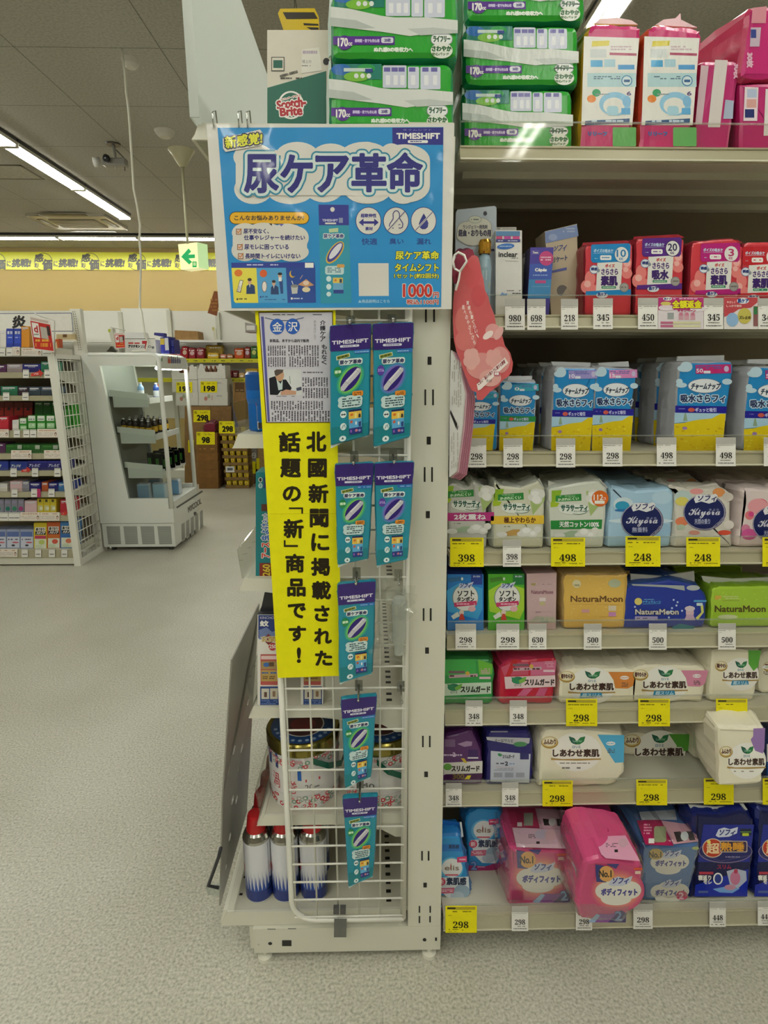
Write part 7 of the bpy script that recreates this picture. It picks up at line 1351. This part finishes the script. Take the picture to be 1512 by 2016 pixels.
# ================================================================== drinks cooler
XF0, XF1, YF0, YF1 = -2.139, -1.562, 4.50, 5.17
fr_ = thing('drinks_cooler', 'white open front drinks cooler with side window beside the far gondola', 'cooler', (-1.85, 4.83, 0))
mfr = M('#e0e2da', 'paint'); mfd = M('#3a3d3a', 'plastic')
zB = P(280, 1002, YF0).z; zC = P(280, 1030, YF0).z; ztop = 1.528
W3 = lambda x, y: P(*fpx('A2', x, y), YF0)
wq = [W3(570, 406), W3(905, 406), W3(995, 1166), W3(735, 1168)]
wx1 = XF1 - .032
wz0, wz1 = wq[3].z, wq[0].z; xa, xb = wq[0].x, wq[3].x
for yy in (YF0, YF1 - .03):
    mb = MB()
    mb.slab([(XF0, yy, zB), (xb, yy, wz0), (xa, yy, wz1), (XF0, yy, ztop - .02)], (0, .03, 0), mfr)
    mb.slab([(XF0, yy, ztop - .02), (xa, yy, wz1), (wx1, yy, wz1), (wx1, yy, ztop - .02)], (0, .03, 0), mfr)
    mb.slab([(XF0, yy, zB), (wx1, yy, zB), (wx1, yy, wz0), (xb, yy, wz0)], (0, .03, 0), mfr)
    mb.build('side_frame', fr_)
    mb = MB(); mb.slab([(xb, yy + .012, wz0), (wx1, yy + .012, wz0), (wx1, yy + .012, wz1), (xa, yy + .012, wz1)], (0, .005, 0), M('#f3f5f2', 'glass')); mb.build('side_window', fr_)
for yy in (YF0 - .004, YF1 - .034):   # rounded front rails
    mb = MB(); mb.tube([(XF1 - .016, yy + .018, zB), (XF1 - .016, yy + .018, ztop - .07)] + [(XF1 - .016 - .055 + .055 * cos(t), yy + .018, ztop - .07 + .055 * sin(t)) for t in (.4, .8, 1.2, 1.57)] + [(XF0 + .05, yy + .018, ztop - .015)], .017, M('#eceee6', 'paint'), 10); mb.build('front_rail', fr_)
mb = MB(); mb.box(XF0, XF1 - .06, YF0 + .031, YF1 - .031, ztop - .03, ztop, mfr); mb.build('roof', fr_)
mb = MB(); mb.slab([(XF0 + .02, YF0 + .031, zB), (xb - .01, YF0 + .031, zB), (xa - .01, YF0 + .031, ztop - .031), (XF0 + .02, YF0 + .031, ztop - .031)], (0, YF1 - YF0 - .062, 0), M('#8f958f', 'plastic')); mb.build('rear_duct', fr_)
# header with picture lettering and its lamp
mb = MB(); hz = ztop - .115; mb.box(XF1 - .022, XF1 - .004, YF0 + .035, YF1 - .035, hz, ztop - .02, mfr)
a = Art(mb, (XF1 - .004, 0, 0), (1, 0, 0), 'C5', 'plastic', .001)
for x, c, h_ in ((965, '#b83a2a', 100), (985, '#c84a3a', 85), (1010, '#3a3a7a', 100), (1035, '#2a4a8a', 92), (1062, '#3a3a7a', 80), (1090, '#2a3a7a', 104), (1118, '#3a4a8a', 70)): a.rect(x, 245 - h_, x + 9, 245, c).rect(x + 9, 215 - h_ * .3, x + 18, 240, c)
a.rect(875, 170, 890, 215, '#3a8a4a'); mb.build('header', fr_)
mb = MB(); mb.tube([(XF1 - .05, YF0 + .05, hz + .005), (XF1 - .05, YF1 - .05, hz + .005)], .012, mtube, 8); mb.build('lamp_tube', fr_)
# base, front grille
mb = MB(); mb.box(XF0, XF1, YF0, YF1, zC, zB, mfr); mb.box(XF1 - .10, XF1, YF0 + .031, YF1 - .031, zB + .0002, zB + .05, mfr)
a = Art(mb, (XF1, 0, 0), (1, 0, 0), 'A2', 'plastic', .001); a.txt('MYCOOL', 0, 0, 0, 0, '#6a6660', 1.5, None, [(1075, 1218), (1150, 1165), (1152, 1195), (1078, 1248)]).line([(1010, 1220), (1158, 1125)], 10, '#4a4c48').rect(1113, 1245, 1125, 1262, '#3a3c3a')
mb.build('lower_body', fr_)
mb = MB(); mb.box(XF0 + .006, XF1 - .006, YF0 + .006, YF1 - .006, .035, zC - .004, mfr)
a = Art(mb, (0, YF0 + .006, 0), (0, -1, 0), 'A2', 'plastic', .001)
for x0 in (608, 706, 803, 900):
    a.poly([(x0, 1325), (x0 + 78, 1325), (x0 + 86, 1428), (x0 + 12, 1430)], '#b6b8b0')
    for i in range(17): y = 1329 + i * 6; dx = i * .7; a.rect(x0 + 2 + dx, y, x0 + 78 + dx * .6, y + 2.6, '#6f716a')
a = Art(mb, (XF1 - .006, 0, 0), (1, 0, 0), 'A2', 'plastic', .001)
for i in range(5):
    x = 1038 + i * 26; y = 1315 - i * 18; a.poly([(x, y), (x + 18, y - 13), (x + 21, y + 88), (x + 3, y + 102)], '#a9aba3')
    for j in range(10): a.poly([(x + 2, y + 5 + j * 9), (x + 18, y - 7 + j * 9), (x + 18, y - 4 + j * 9), (x + 2, y + 8 + j * 9)], '#6f716a')
mb.build('compressor_grille', fr_)
for x_ in (XF0 + .06, XF1 - .06):
    for y_ in (YF0 + .06, YF1 - .06): mb = MB(); mb.lathe([(0, 0), (.02, 0), (.02, .036), (0, .036)], (x_, y_, 0), M('#3a3a38', 'plastic'), 10); mb.build('foot', fr_)
# wire shelves with white side plates and price rails
SHF = []
for k, (x0, y0, x1, y1) in enumerate(((625, 545, 850, 645), (668, 755, 892, 852), (712, 957, 935, 1050))):
    Yp = YF0 + .06; A = P(*fpx('A2', x0, y0), Yp); Bq = P(*fpx('A2', x1, y1), Yp); zt, zb = A.z, Bq.z
    mb = MB(); mb.slab([(A.x, Yp, zt), (A.x, Yp, zt - .045), (Bq.x, Yp, zt - .075), (Bq.x, Yp, zt - .03)], (0, .006, 0), M('#dfe6e0', 'plastic')); mb.slab([(A.x + .02, Yp + .001, zt - .045), (A.x + .02, Yp + .001, zb), (Bq.x, Yp + .001, zb), (Bq.x, Yp + .001, zt - .07)], (0, .005, 0), M('#d4dcd6', 'plastic'))
    mb.build('shelf_plate', fr_)
    zs = zt - .045; SHF.append((A.x, Bq.x, zs, zs - .03))
    mb = MB()
    mb.slab([(A.x - .05, Yp + .007, zs), (Bq.x + .0, Yp + .007, zs - .03), (Bq.x, Yp + .007, zs - .036), (A.x - .05, Yp + .007, zs - .006)], (0, YF1 - YF0 - .13, 0), M('#55585a', 'plastic'))
    mb.build('wire_shelf', fr_)
    mb = MB(); mb.box(Bq.x, Bq.x + .01, Yp + .007, YF1 - .07, zs - .06, zs - .015, M('#dfe2dc', 'plastic')); mb.build('price_rail', fr_)
def zsh(k, x): a0, b0, z0, z1 = SHF[k]; return z0 + (z1 - z0) * (x - a0) / (b0 - a0) + .001
def bottle(x, y, z, r, h, body, lab_, cap, label, group):
    t = thing('drink_bottle', label, 'bottle', (x, y, z), group)
    mb = MB(); mb.lathe([(0, 0), (r, 0), (r, h * .62), (r * .9, h * .72), (r * .42, h * .88), (r * .42, h * .93)], (x, y, z), M(body, 'plastic'), 14); mb.lathe([(r * 1.01, h * .12), (r * 1.01, h * .5)], (x, y, z), M(lab_, 'card'), 14); mb.build('bottle', t)
    mb = MB(); mb.lathe([(r * .48, h * .91), (r * .48, h), (0, h)], (x, y, z), M(cap, 'plastic'), 12); mb.build('cap', t); return t
b0 = bottle(-1.92, YF0 + .10, zsh(1, -1.92) , .022, .11, '#1f1410', '#c8a02a', '#d8d8d8', 'small dark bottle with yellow label at the near end of the cooler middle shelf', 'small dark bottles in the cooler')
k = 0
for i in range(5):
    for j in range(4):
        if i == 0 and j == 0: continue
        dx, dy = i * .047, j * .13; o = dup(b0, (dx, dy, zsh(1, -1.92 + dx) - zsh(1, -1.92)), 'small dark bottle in row %s from the window, %s from the left, cooler middle shelf' % (ORD[j], ORD[i])); k += 1
c0 = thing('drink_can', 'black and green can at the near end of the cooler lower shelf', 'can', (-1.74, YF0 + .11, zsh(2, -1.74)), 'black and green cans in the cooler')
mb = MB(); mb.lathe([(0, 0), (.024, 0), (.027, .006), (.027, .118), (.022, .128), (0, .128)], (-1.74, YF0 + .11, zsh(2, -1.74)), M('#15171a', 'metal'), 14); cc = (-1.74, YF0 + .11, zsh(2, -1.74))
def cyl(u, v, h): aa = radians(u); return V((cc[0] + (.027 + h) * sin(aa), cc[1] - (.027 + h) * cos(aa), cc[2] + v))
a = Art(mb, cc, (0, -1, 0), 'O', 'plastic', .0005, cyl)
for u in (-26, -8, 10): a.poly([(u, .03), (u + 9, .03), (u + 12, .09), (u + 3, .09)], '#3a8a2a')
mb.build('can_body', c0)
for i in range(3):
    for j in range(4):
        if i or j: dup(c0, (i * .058 - .0, j * .13, zsh(2, -1.74 + i * .058) - zsh(2, -1.74)), 'black and green can, row %s from the window, %s from the left, cooler lower shelf' % (ORD[j], ORD[i]))
for k, (x, y, c, n) in enumerate(((-1.78, .14, '#8ab0d8', 'pale blue'), (-1.72, .30, '#2a4a9a', 'deep blue'), (-1.74, .44, '#c85a2a', 'orange'))): bottle(x, YF0 + y, zsh(0, x), .024, .12, c, '#d8dce0', '#e8e8e8', '%s bottle on the upper shelf of the cooler' % n, 'bottles on the upper shelf of the cooler')
for k, (x, y, c) in enumerate(((-1.88, .12, '#7fa4c4'), (-1.76, .13, '#9cc4dc'), (-1.70, .30, '#7aa8cc'), (-1.86, .32, '#8fb0c8'))):
    p = Pack([(0, 0), (0, 1), (1, 1), (1, 0)], lambda u, v, x=x, y=y: (lambda q: (756 + FPX * (q - CP).dot(CR) / (q - CP).dot(CF), 1008 - FPX * (q - CP).dot(CU) / (q - CP).dot(CF)))(V((x + .1 * u, YF0 + y, zB + .055 + .12 * v))), YF0 + y, zB + .052, .08, c, '#c8d4dc', soft=.012)
    p.done('ice_pack', '%s bag in the cooler bottom, %s' % (['blue', 'pale blue', 'sky blue', 'grey blue'][k], ['left behind the window', 'right behind the window', 'at the open front', 'deep inside'][k]), 'bag')
# on the cooler
zt_ = ztop + .0005
p = Pack([(318, 640), (316, 462), (722, 470), (738, 640)], 'C7', 4.62, zt_, .22, '#e4e2dc', '#d8d6d0'); a = p.art('C7')
a.rect(362, 508, 430, 530, '#c84a44').rect(445, 510, 515, 530, '#c84a44').txt('アリナミン', 364, 545, 520, 578, '#23232a', 4).txt('ZERO', 528, 552, 672, 582, '#5a5a60', 1).poly([(548, 488), (618, 488), (612, 605), (585, 605), (590, 530), (548, 530)], '#b8242c').ell(695, 578, 18, 18, '#6a6e74').fine(475, 622, 560, 634, '#9a9890', 1).rect(316, 455, 725, 464, '#6f6d66')
p.done('supplement_carton', 'white carton with red seven standing on the drinks cooler', 'carton')
p = Pack([(805, 660), (792, 445), (905, 430), (915, 655)], 'C7', 4.62, zt_, .16, '#262c96', '#23287e'); a = p.art('C7'); a.rect(795, 455, 850, 540, '#c8b03a').poly([(852, 452), (900, 446), (912, 612), (862, 618)], '#d8dae0'); p.part('raised_lid', [(708, 410), (712, 376), (845, 384), (850, 440)], '#2a2a7a', .0, 'C7', .06, 'card')
p.done('supplement_carton', 'blue carton with raised lid on the drinks cooler', 'carton')
p = Pack([(925, 660), (908, 450), (972, 466), (990, 660)], 'C7', 4.68, zt_, .14, '#2a2f9e', '#23287e'); a = p.art('C7'); a.fine(935, 480, 975, 560, '#8a90d8', 4).rect(940, 580, 970, 640, '#4a50b8'); p.done('supplement_carton', 'narrow blue carton right of the one with raised lid', 'carton')
p = Pack([(320, 460), (320, 375), (560, 372), (590, 455)], 'C7', 4.72, None, .1, '#e2e2de', kind='plastic'); p.done('white_carton', 'plain white carton on top of the white one with the red seven', 'carton')
pop('C7', [(168, 375), (312, 380), (322, 585), (192, 590)], 4.56, 'red and white sign standing on the drinks cooler beside the white carton', [(120, 300), (320, 345)])
p = Pack([(165, 640), (90, 330), (145, 318), (205, 640)], 'C7', 4.60, zt_, .05, '#c9c7b8', kind='card'); p.art('C7').ell(105, 350, 18, 24, '#a8b030'); p.done('card_stand', 'pale tilted card stand at the left of the cooler top', 'card stand')
q = [P(*fpx('C7', *v), 4.56) for v in ((60, 632), (90, 610), (125, 560), (150, 600), (190, 615), (160, 640))]; mb = MB(); mb.slab(q, (0, .05, 0), M('#5a5a54', 'metal')); mb.build('clamp', None, 'small dark metal clamp on the cooler top left', 'clamp')
# white cable from ceiling to cooler
pts = [P(*fpx('A1', x, y), 4.32 + .42 * (y - 400) / 1360) for x, y in ((712, 400), (722, 520), (735, 620), (743, 720), (750, 830), (758, 960), (765, 1080), (785, 1180), (802, 1290), (798, 1370), (808, 1500), (803, 1620), (800, 1760))]
c = onceil(245, 122); pts = [V((pts[0].x, 4.31, CEIL))] + pts + [P(*fpx('C7', x, y), 4.6) for x, y in ((540, 100), (570, 300), (590, 430), (630, 500), (600, 620))] + [V((-1.80, 4.585, ztop + .012))]
mb = MB(); mb.tube(pts, .008, M('#e4e2d2', 'plastic'), 6); mb.build('power_cable', None, 'white power cable hanging from the ceiling down to the drinks cooler', 'cable')

# ================================================================== back: snack shelving and cartons
YS_ = 7.75
snk = thing('snack_shelving', 'white snack shelving with yellow price rails along the back of the store', 'shelving', (-2.6, 7.7, 0))
xr_ = -.9
mpnl = M('#e9e8de', 'paint')
xs = [-5.2] + [P(x, 640, YS_ + .4).x for x in (150, 240, 335, 430)] + [xr_]
for i, (x0, x1) in enumerate(zip(xs, xs[1:])):
    y = 607 if i == 2 else 612; z1 = P(300, y, YS_ + .4).z; z0 = P(300, 674, YS_ + .4).z
    mb = MB(); mb.box(x0 + .004, x1 - .004, YS_ + .4, YS_ + .43, z0 - 1.0, z1, mpnl); mb.build('top_panel', snk)
    mb = MB(); mb.box(x1 - .025, x1 + .025, YS_ + .36, YS_ + .399, 0, z1 - .02, M('#cfcebf', 'paint')); mb.build('upright', snk)
RL = M('#d2cc28', 'plastic')
SZ = []
for k, (yt, yb, x0, col) in enumerate(((669, 674, -5.2, mpnl), (706, 714, -5.2, RL), (744, 752, -5.2, RL))):
    zt, zb = P(380, yt, YS_).z, P(380, yb, YS_).z; SZ.append(zt + .001)
    mb = MB(); mb.box(x0, xr_, YS_ + .011, YS_ + .355, zt - .02, zt, mpnl); sh = mb.build('shelf', snk)
    mb = MB(); mb.box(x0, xr_, YS_, YS_ + .01, zb, zt, col)
    if k:
        a = Art(mb, (0, YS_, 0), (0, -1, 0), lambda x, y, o=yt: (x, y - 706 + o), 'plastic', .001)
        for x in range(345, 505, 18): a.fine(x, 709, x + 8, 712, '#3a3a1a', 1)
    mb.build('price_rail', sh)
mb = MB(); mb.box(-5.2, xr_, YS_ + .15, YS_ + .355, .0, .10, mpnl); mb.build('base', snk)
p = Pack([(78, 272), (78, 168), (330, 180), (340, 272)], 'C6', YS_ + .05, SZ[0], .25, '#a07c4c', kind='board'); p.done('brown_carton', 'single brown carton on the top shelf of the back shelving', 'carton')
p = Pack([(515, 272), (490, 128), (530, 150), (540, 272)], 'C6', YS_ + .08, SZ[0], .05, '#d8d6c0', kind='plastic'); p.art('C6').rect(492, 135, 515, 170, '#c8c06a'); p.done('label_stand', 'thin white label stand on the top shelf right of the brown carton', 'stand')
def bag(x0, y0, x1, c, c2, n, s=1, Y=YS_ + .05):
    p = Pack([(x0, 480), (x0 - 2, y0 + 14), (x0 + 8, y0), (x1 - 10, y0 + 4), (x1, y0 + 18), (x1 - 2, 480)] if s == 1 else [(x0, 700), (x0, y0), (x1, y0), (x1, 700)], 'C6', Y, SZ[s], .1, c, soft=.015, jit=.004, bulge=0); a = p.art('C6'); yb = 462 if s == 1 else 695
    a.ell((x0 + x1) / 2, (y0 + yb) / 2 + 10, (x1 - x0) * .3, (yb - y0) * .22, c2).fine(x0 + 10, y0 + 20, x1 - 12, y0 + 40, W, 1)
    p.done('snack_bag', n, 'snack bag')
for k, (x0, y0, x1, c, c2, n) in enumerate(((-120, 360, 80, '#a83040', '#d8a0a0', 'dark red'), (86, 375, 150, '#b83a58', '#d89aa8', 'rose'), (152, 345, 225, '#a82028', '#d8c0a8', 'deep red'), (228, 362, 310, '#9a2430', '#d8b8b8', 'wine red'), (314, 360, 405, '#8a1a2a', '#c8989a', 'maroon'), (438, 415, 565, '#d8b02a', '#e8dcc0', 'yellow and white'), (578, 430, 645, '#d88a78', '#f0e0d0', 'salmon'), (652, 430, 722, '#b87a4a', '#d8b8b0', 'brown pink'), (735, 365, 842, '#c8521a', '#d8b8a0', 'orange'), (846, 350, 912, '#8a2a24', '#c8b8c8', 'dark brick'), (915, 345, 990, '#2f6a2a', '#c8cc6a', 'green'))): bag(x0, y0, x1, c, c2, '%s snack bag on the upper yellow railed back shelf' % n)
bag(415, 332, 610, '#b8982a', '#a88a2a', 'large mustard snack bag behind the yellow and white one', 1, YS_ + .17)
bag(650, 612, 712, '#8a3038', '#c8989a', 'dark red cup pack on the lower yellow railed shelf', 2); bag(716, 615, 776, '#7a2a2a', '#b8888a', 'brick red cup pack on the lower yellow railed shelf', 2); bag(782, 640, 846, '#d8b078', '#e8d0a8', 'tan cup pack on the lower yellow railed shelf', 2); bag(856, 592, 995, '#c8a01a', '#3a2a14', 'yellow and black snack bag above the blue bottle', 2)
# white carton display, brown cartons
def carton(q, fr, Y, zb, d, c, label, kind='board', name='brown_carton', art=None):
    p = Pack(q, fr, Y, zb, d, c, kind=kind)
    if art: art(p.art(fr))
    return p.done(name, label, 'carton')
YW = 7.42
zf = lambda y, Y=YW: P(390, 620 + y / 5.6, Y).z
def wart(x0, y0, x1): return lambda a: a.ell(x0 + (x1 - x0) * .25, y0 + 75, 18, 24, '#b8786a').ell(x0 + (x1 - x0) * .35, y0 + 50, 16, 22, '#a0a888').rect(x0 + (x1 - x0) * .42, y0 + 40, x0 + (x1 - x0) * .5, y0 + 90, '#c8b8b0').fine(x0 + (x1 - x0) * .62, y0 + 38, x1 - 60, y0 + 52, '#8a8a84', 1)
for (x0, y0, x1, y1, n) in ((90, 850, 338, 998, 'lower left'), (342, 848, 662, 1000, 'lower right'), (50, 716, 330, 848, 'upper left'), (334, 704, 656, 846, 'upper right')):
    carton((x0, y0, x1, y1), 'C6', YW, zf(y1) if 'lower' in n else zf(849), .28, '#d3d1c6', '%s white carton of the four under the open bottle trays' % n, 'card', 'white_carton', wart(x0, y0, x1))
for k, (x0, x1) in enumerate(((48, 328), (332, 640))):
    A = P(330 + x0 / 5.6, 620 + 712 / 5.6, YW); Bp = P(330 + x1 / 5.6, 620 + 712 / 5.6, YW); zt0 = zf(714 if k == 0 else 703) + .001; t = thing('bottle_tray', 'white open tray of amber bottles, %s one of the pair' % ('left', 'right')[k], 'tray', ((A.x + Bp.x) / 2, YW + .14, zt0))
    mb = MB(); x0_, x1_ = A.x, Bp.x; mb.box(x0_, x1_, YW, YW + .008, zt0, zt0 + .08, M('#dddbd2', 'card')); mb.box(x0_, x1_, YW + .27, YW + .28, zt0, zt0 + .16, M('#dddbd2', 'card')); mb.box(x0_, x1_, YW + .009, YW + .269, zt0, zt0 + .006, M('#c8c6bc', 'card'))
    for sx, xx in ((1, x0_), (-1, x1_)): mb.slab([(xx, YW, zt0 + .08), (xx + sx * .04, YW, zt0 + .175), (xx + sx * .075, YW, zt0 + .175), (xx + sx * .10, YW, zt0 + .08)], (0, .008, 0), M('#dddbd2', 'card')); mb.slab([(xx, YW + .009, zt0 + .0065), (xx, YW + .269, zt0 + .0065), (xx, YW + .269, zt0 + .16), (xx, YW + .009, zt0 + .16)], (sx * .006, 0, 0), M('#dddbd2', 'card'))
    mb.build('tray', t)
    for i in range(4):
        bx = x0_ + (x1_ - x0_) * (.30 + .155 * i)
        if k == 0 and i == 0: bt = bottle(bx, YW + .06, zt0 + .0065, .027, .145, '#6a4028', '#b8b4a8', '#8a3a2a', 'amber bottle first from the left in the left open tray', 'amber bottles in the white trays'); bw = V((bx, YW + .06, zt0 + .0065))
        else: dup(bt, V((bx, YW + .06, zt0 + .0065)) - bw, 'amber bottle %s from the left in the %s open tray' % (ORD[i], ('left', 'right')[k]))
def ptag(x0, y0, x1, y1, num, Y, label):
    mb = MB(); q = [P(*fpx('C6', *v), Y) for v in ((x0, y1), (x1, y1), (x1, y0), (x0, y0))]; mb.slab(q, (0, .002, 0), M('#efe31c', 'paper')); a = Art(mb, q[0], (0, -1, 0), 'C6', 'paper', .001); w_, h_ = x1 - x0, y1 - y0
    if num: a.txt(num, x0 + w_ * (.22 if len(num) > 2 else .3), y0 + h_ * .42, x0 + w_ * (.86 if len(num) > 2 else .72), y0 + h_ * .86, '#1f1c10', 4).txt('プライス', x0 + w_ * .05, y0 + h_ * .08, x0 + w_ * .2, y0 + h_ * .3, '#5a5010', 1).fine(x0 + w_ * .4, y0 + h_ * .12, x0 + w_ * .85, y0 + h_ * .26, '#a89a20', 2)
    mb.build('price_sign', None, label, 'price sign')
ptag(95, 740, 272, 858, '198', YW - .003, 'yellow 198 price sign seen through the cooler glass'); ptag(362, 733, 546, 856, '198', YW - .003, 'yellow 198 price sign on the right white carton')
YC_ = 7.0
# cartons under the white ones and stacks on the floor
zt_w = zf(1000) - .001
carton((188, 1006, 470, 1180), 'C6', 7.415, 0, .29, '#8f6d42', 'tall brown carton block carrying the white cartons on the left')
carton((474, 1006, 700, 1180), 'C6', 7.415, 0, .29, '#86653c', 'tall brown carton block carrying the white cartons on the right')
carton((722, 745, 741, 1100), 'C6', 7.46, 0, .25, '#94713f', 'tall brown carton column right of the white cartons')
carton((744, 745, 860, 1100), 'C6', 7.46, 0, .25, '#8a6a3c', 'tall brown carton column behind the blue bottle', art=lambda a: a.rect(745, 750, 845, 850, '#5a3f20').fine(755, 820, 835, 840, '#a88a5a', 1))
ptag(285, 1050, 470, 1182, '298', 7.410, 'yellow 298 price sign above the maroon packs')
y_ = [1896, 1800, 1706, 1612, 1520, 1432, 1300]
zb = 0
for k in range(6):
    zt = P(400, 620 + y_[k + 1] / 5.6, 7.10).z
    p = Pack((322 + (5 - k) * 5, y_[k + 1], 545 + (5 - k) * 3, y_[k]), 'C6', 7.10, zb, .29, ['#7a5526', '#80592a', '#7a5526', '#845c2a', '#7c5728', '#8a5f2a'][k], kind='board'); p.art('C6').fine(350, y_[k + 1] + 30, 520, y_[k + 1] + 60, '#a87a3a', 1) if k == 4 else None
    p.done('brown_carton', 'brown carton %s from the floor in the stack under the 98 sign' % ORD[k], 'carton'); zb = zt + .001
ptag(318, 1290, 520, 1430, '98', 7.096, 'yellow 98 price sign on the brown carton stack')
p = Pack([(395, 1290), (400, 1195), (470, 1180), (535, 1190), (532, 1290)], 'C6', 7.13, zb, .2, '#7a2438', '#5a1a2a', soft=.02, jit=.008); p.done('snack_bag', 'maroon packs lying on the brown stack behind the 98 sign', 'snack bag')
ptag(226, 1380, 292, 1516, '', 7.405, 'blank yellow sign edge between the cooler and the brown stack')
# yellow cup trays
zb = 0; yt = [1908, 1822, 1742, 1660, 1580, 1500, 1420, 1330, 1225]
YT = 7.10
cup0 = None
for k in range(8):
    zt = P(455, 620 + yt[k + 1] / 5.6, YT).z - .002
    A = P(330 + (580 - (k * 4)) / 5.6, 790, YT).x; Bx = P(330 + 848 / 5.6, 790, YT).x
    mb = MB(); th = zt - zb; mb.box(A, Bx, YT, YT + .006, zb, zb + th * .42, M('#7d6234', 'board')); mb.box(A, Bx, YT + .007, YT + .25, zb, zb + .006, M('#7d6234', 'board')); mb.box(A, Bx, YT + .251, YT + .256, zb, zb + th * .9, M('#7d6234', 'board'))
    mb.build('cup_tray', None, 'brown tray of yellow cups %s from the floor in the stack' % ORD[k], 'tray')
    for i in range(4):
        cxp = A + (Bx - A) * (i + .5) / 4; r = (Bx - A) / 8 * .9
        if cup0 is None:
            mb = MB(); mb.lathe([(0, 0), (r * .8, 0), (r, th * .8), (r * 1.04, th * .82), (r * 1.04, th * .88), (0, th * .88)], (cxp, YT + .007 + r * 1.1, zb + .0065), M('#d2b41e', 'plastic'), 14); c_ = (cxp, YT + .007 + r * 1.1, zb + .0065)
            def cyl(u, v, h): aa = radians(u); return V((c_[0] + (r + h) * sin(aa), c_[1] - (r + h) * cos(aa), c_[2] + v))
            a = Art(mb, c_, (0, -1, 0), 'O', 'plastic', .001, cyl); a.rect(-30, th * .48, 30, th * .72, '#e4d878').rect(-18, th * .5, 18, th * .58, '#a8781a')
            cup0 = mb.build('noodle_cup', None, 'yellow cup first from the left in the lowest tray', 'cup', 'yellow cups in the stacked trays'); cw = V((cxp, 0, zb))
        else: dup(cup0, (cxp - cw.x, 0, zb - cw.z), 'yellow cup %s from the left in the %s tray from the floor' % (ORD[i], ORD[k]))
    zb = zt + .002
ptag(566, 1172, 742, 1306, '298', YT - .003, 'yellow 298 price sign on the yellow cup trays')
mb = MB(); q = [P(*fpx('C6', *v), YT - .003) for v in ((640, 1735), (736, 1735), (736, 1670), (640, 1670))]; mb.slab(q, (0, .002, 0), M('#d8d8d4', 'paper')); Art(mb, q[0], (0, -1, 0), 'C6', 'paper', .001).rect(658, 1685, 718, 1715, '#6a6e74'); mb.build('delivery_label', None, 'small white label on the yellow cup trays', 'label')
carton((862, 1640, 960, 1862), 'C6', 7.40, 0, .3, '#7d5f3c', 'brown carton on the floor right of the yellow cup trays'); carton((870, 1470, 985, 1640), 'C6', 7.40, P(490, 620 + 1640 / 5.6, 7.40).z + .001, .3, '#8f8a80', 'grey printed carton above the brown one right of the yellow cups', 'card', 'printed_carton', lambda a: a.ell(950, 1550, 26, 40, '#c8c4bc').fine(880, 1500, 960, 1600, '#6a5a4a', 4))
ptag(928, 1615, 970, 1750, '', 7.396, 'narrow yellow sign leaning before the grey printed carton'); ptag(978, 1580, 1012, 1700, '', 7.396, 'second narrow yellow sign beside the grey printed carton')
carton((990, 1470, 1200, 1860), 'C6', 7.40, 0, .3, '#a98a58', 'pale brown carton column behind the yellow strip sign')
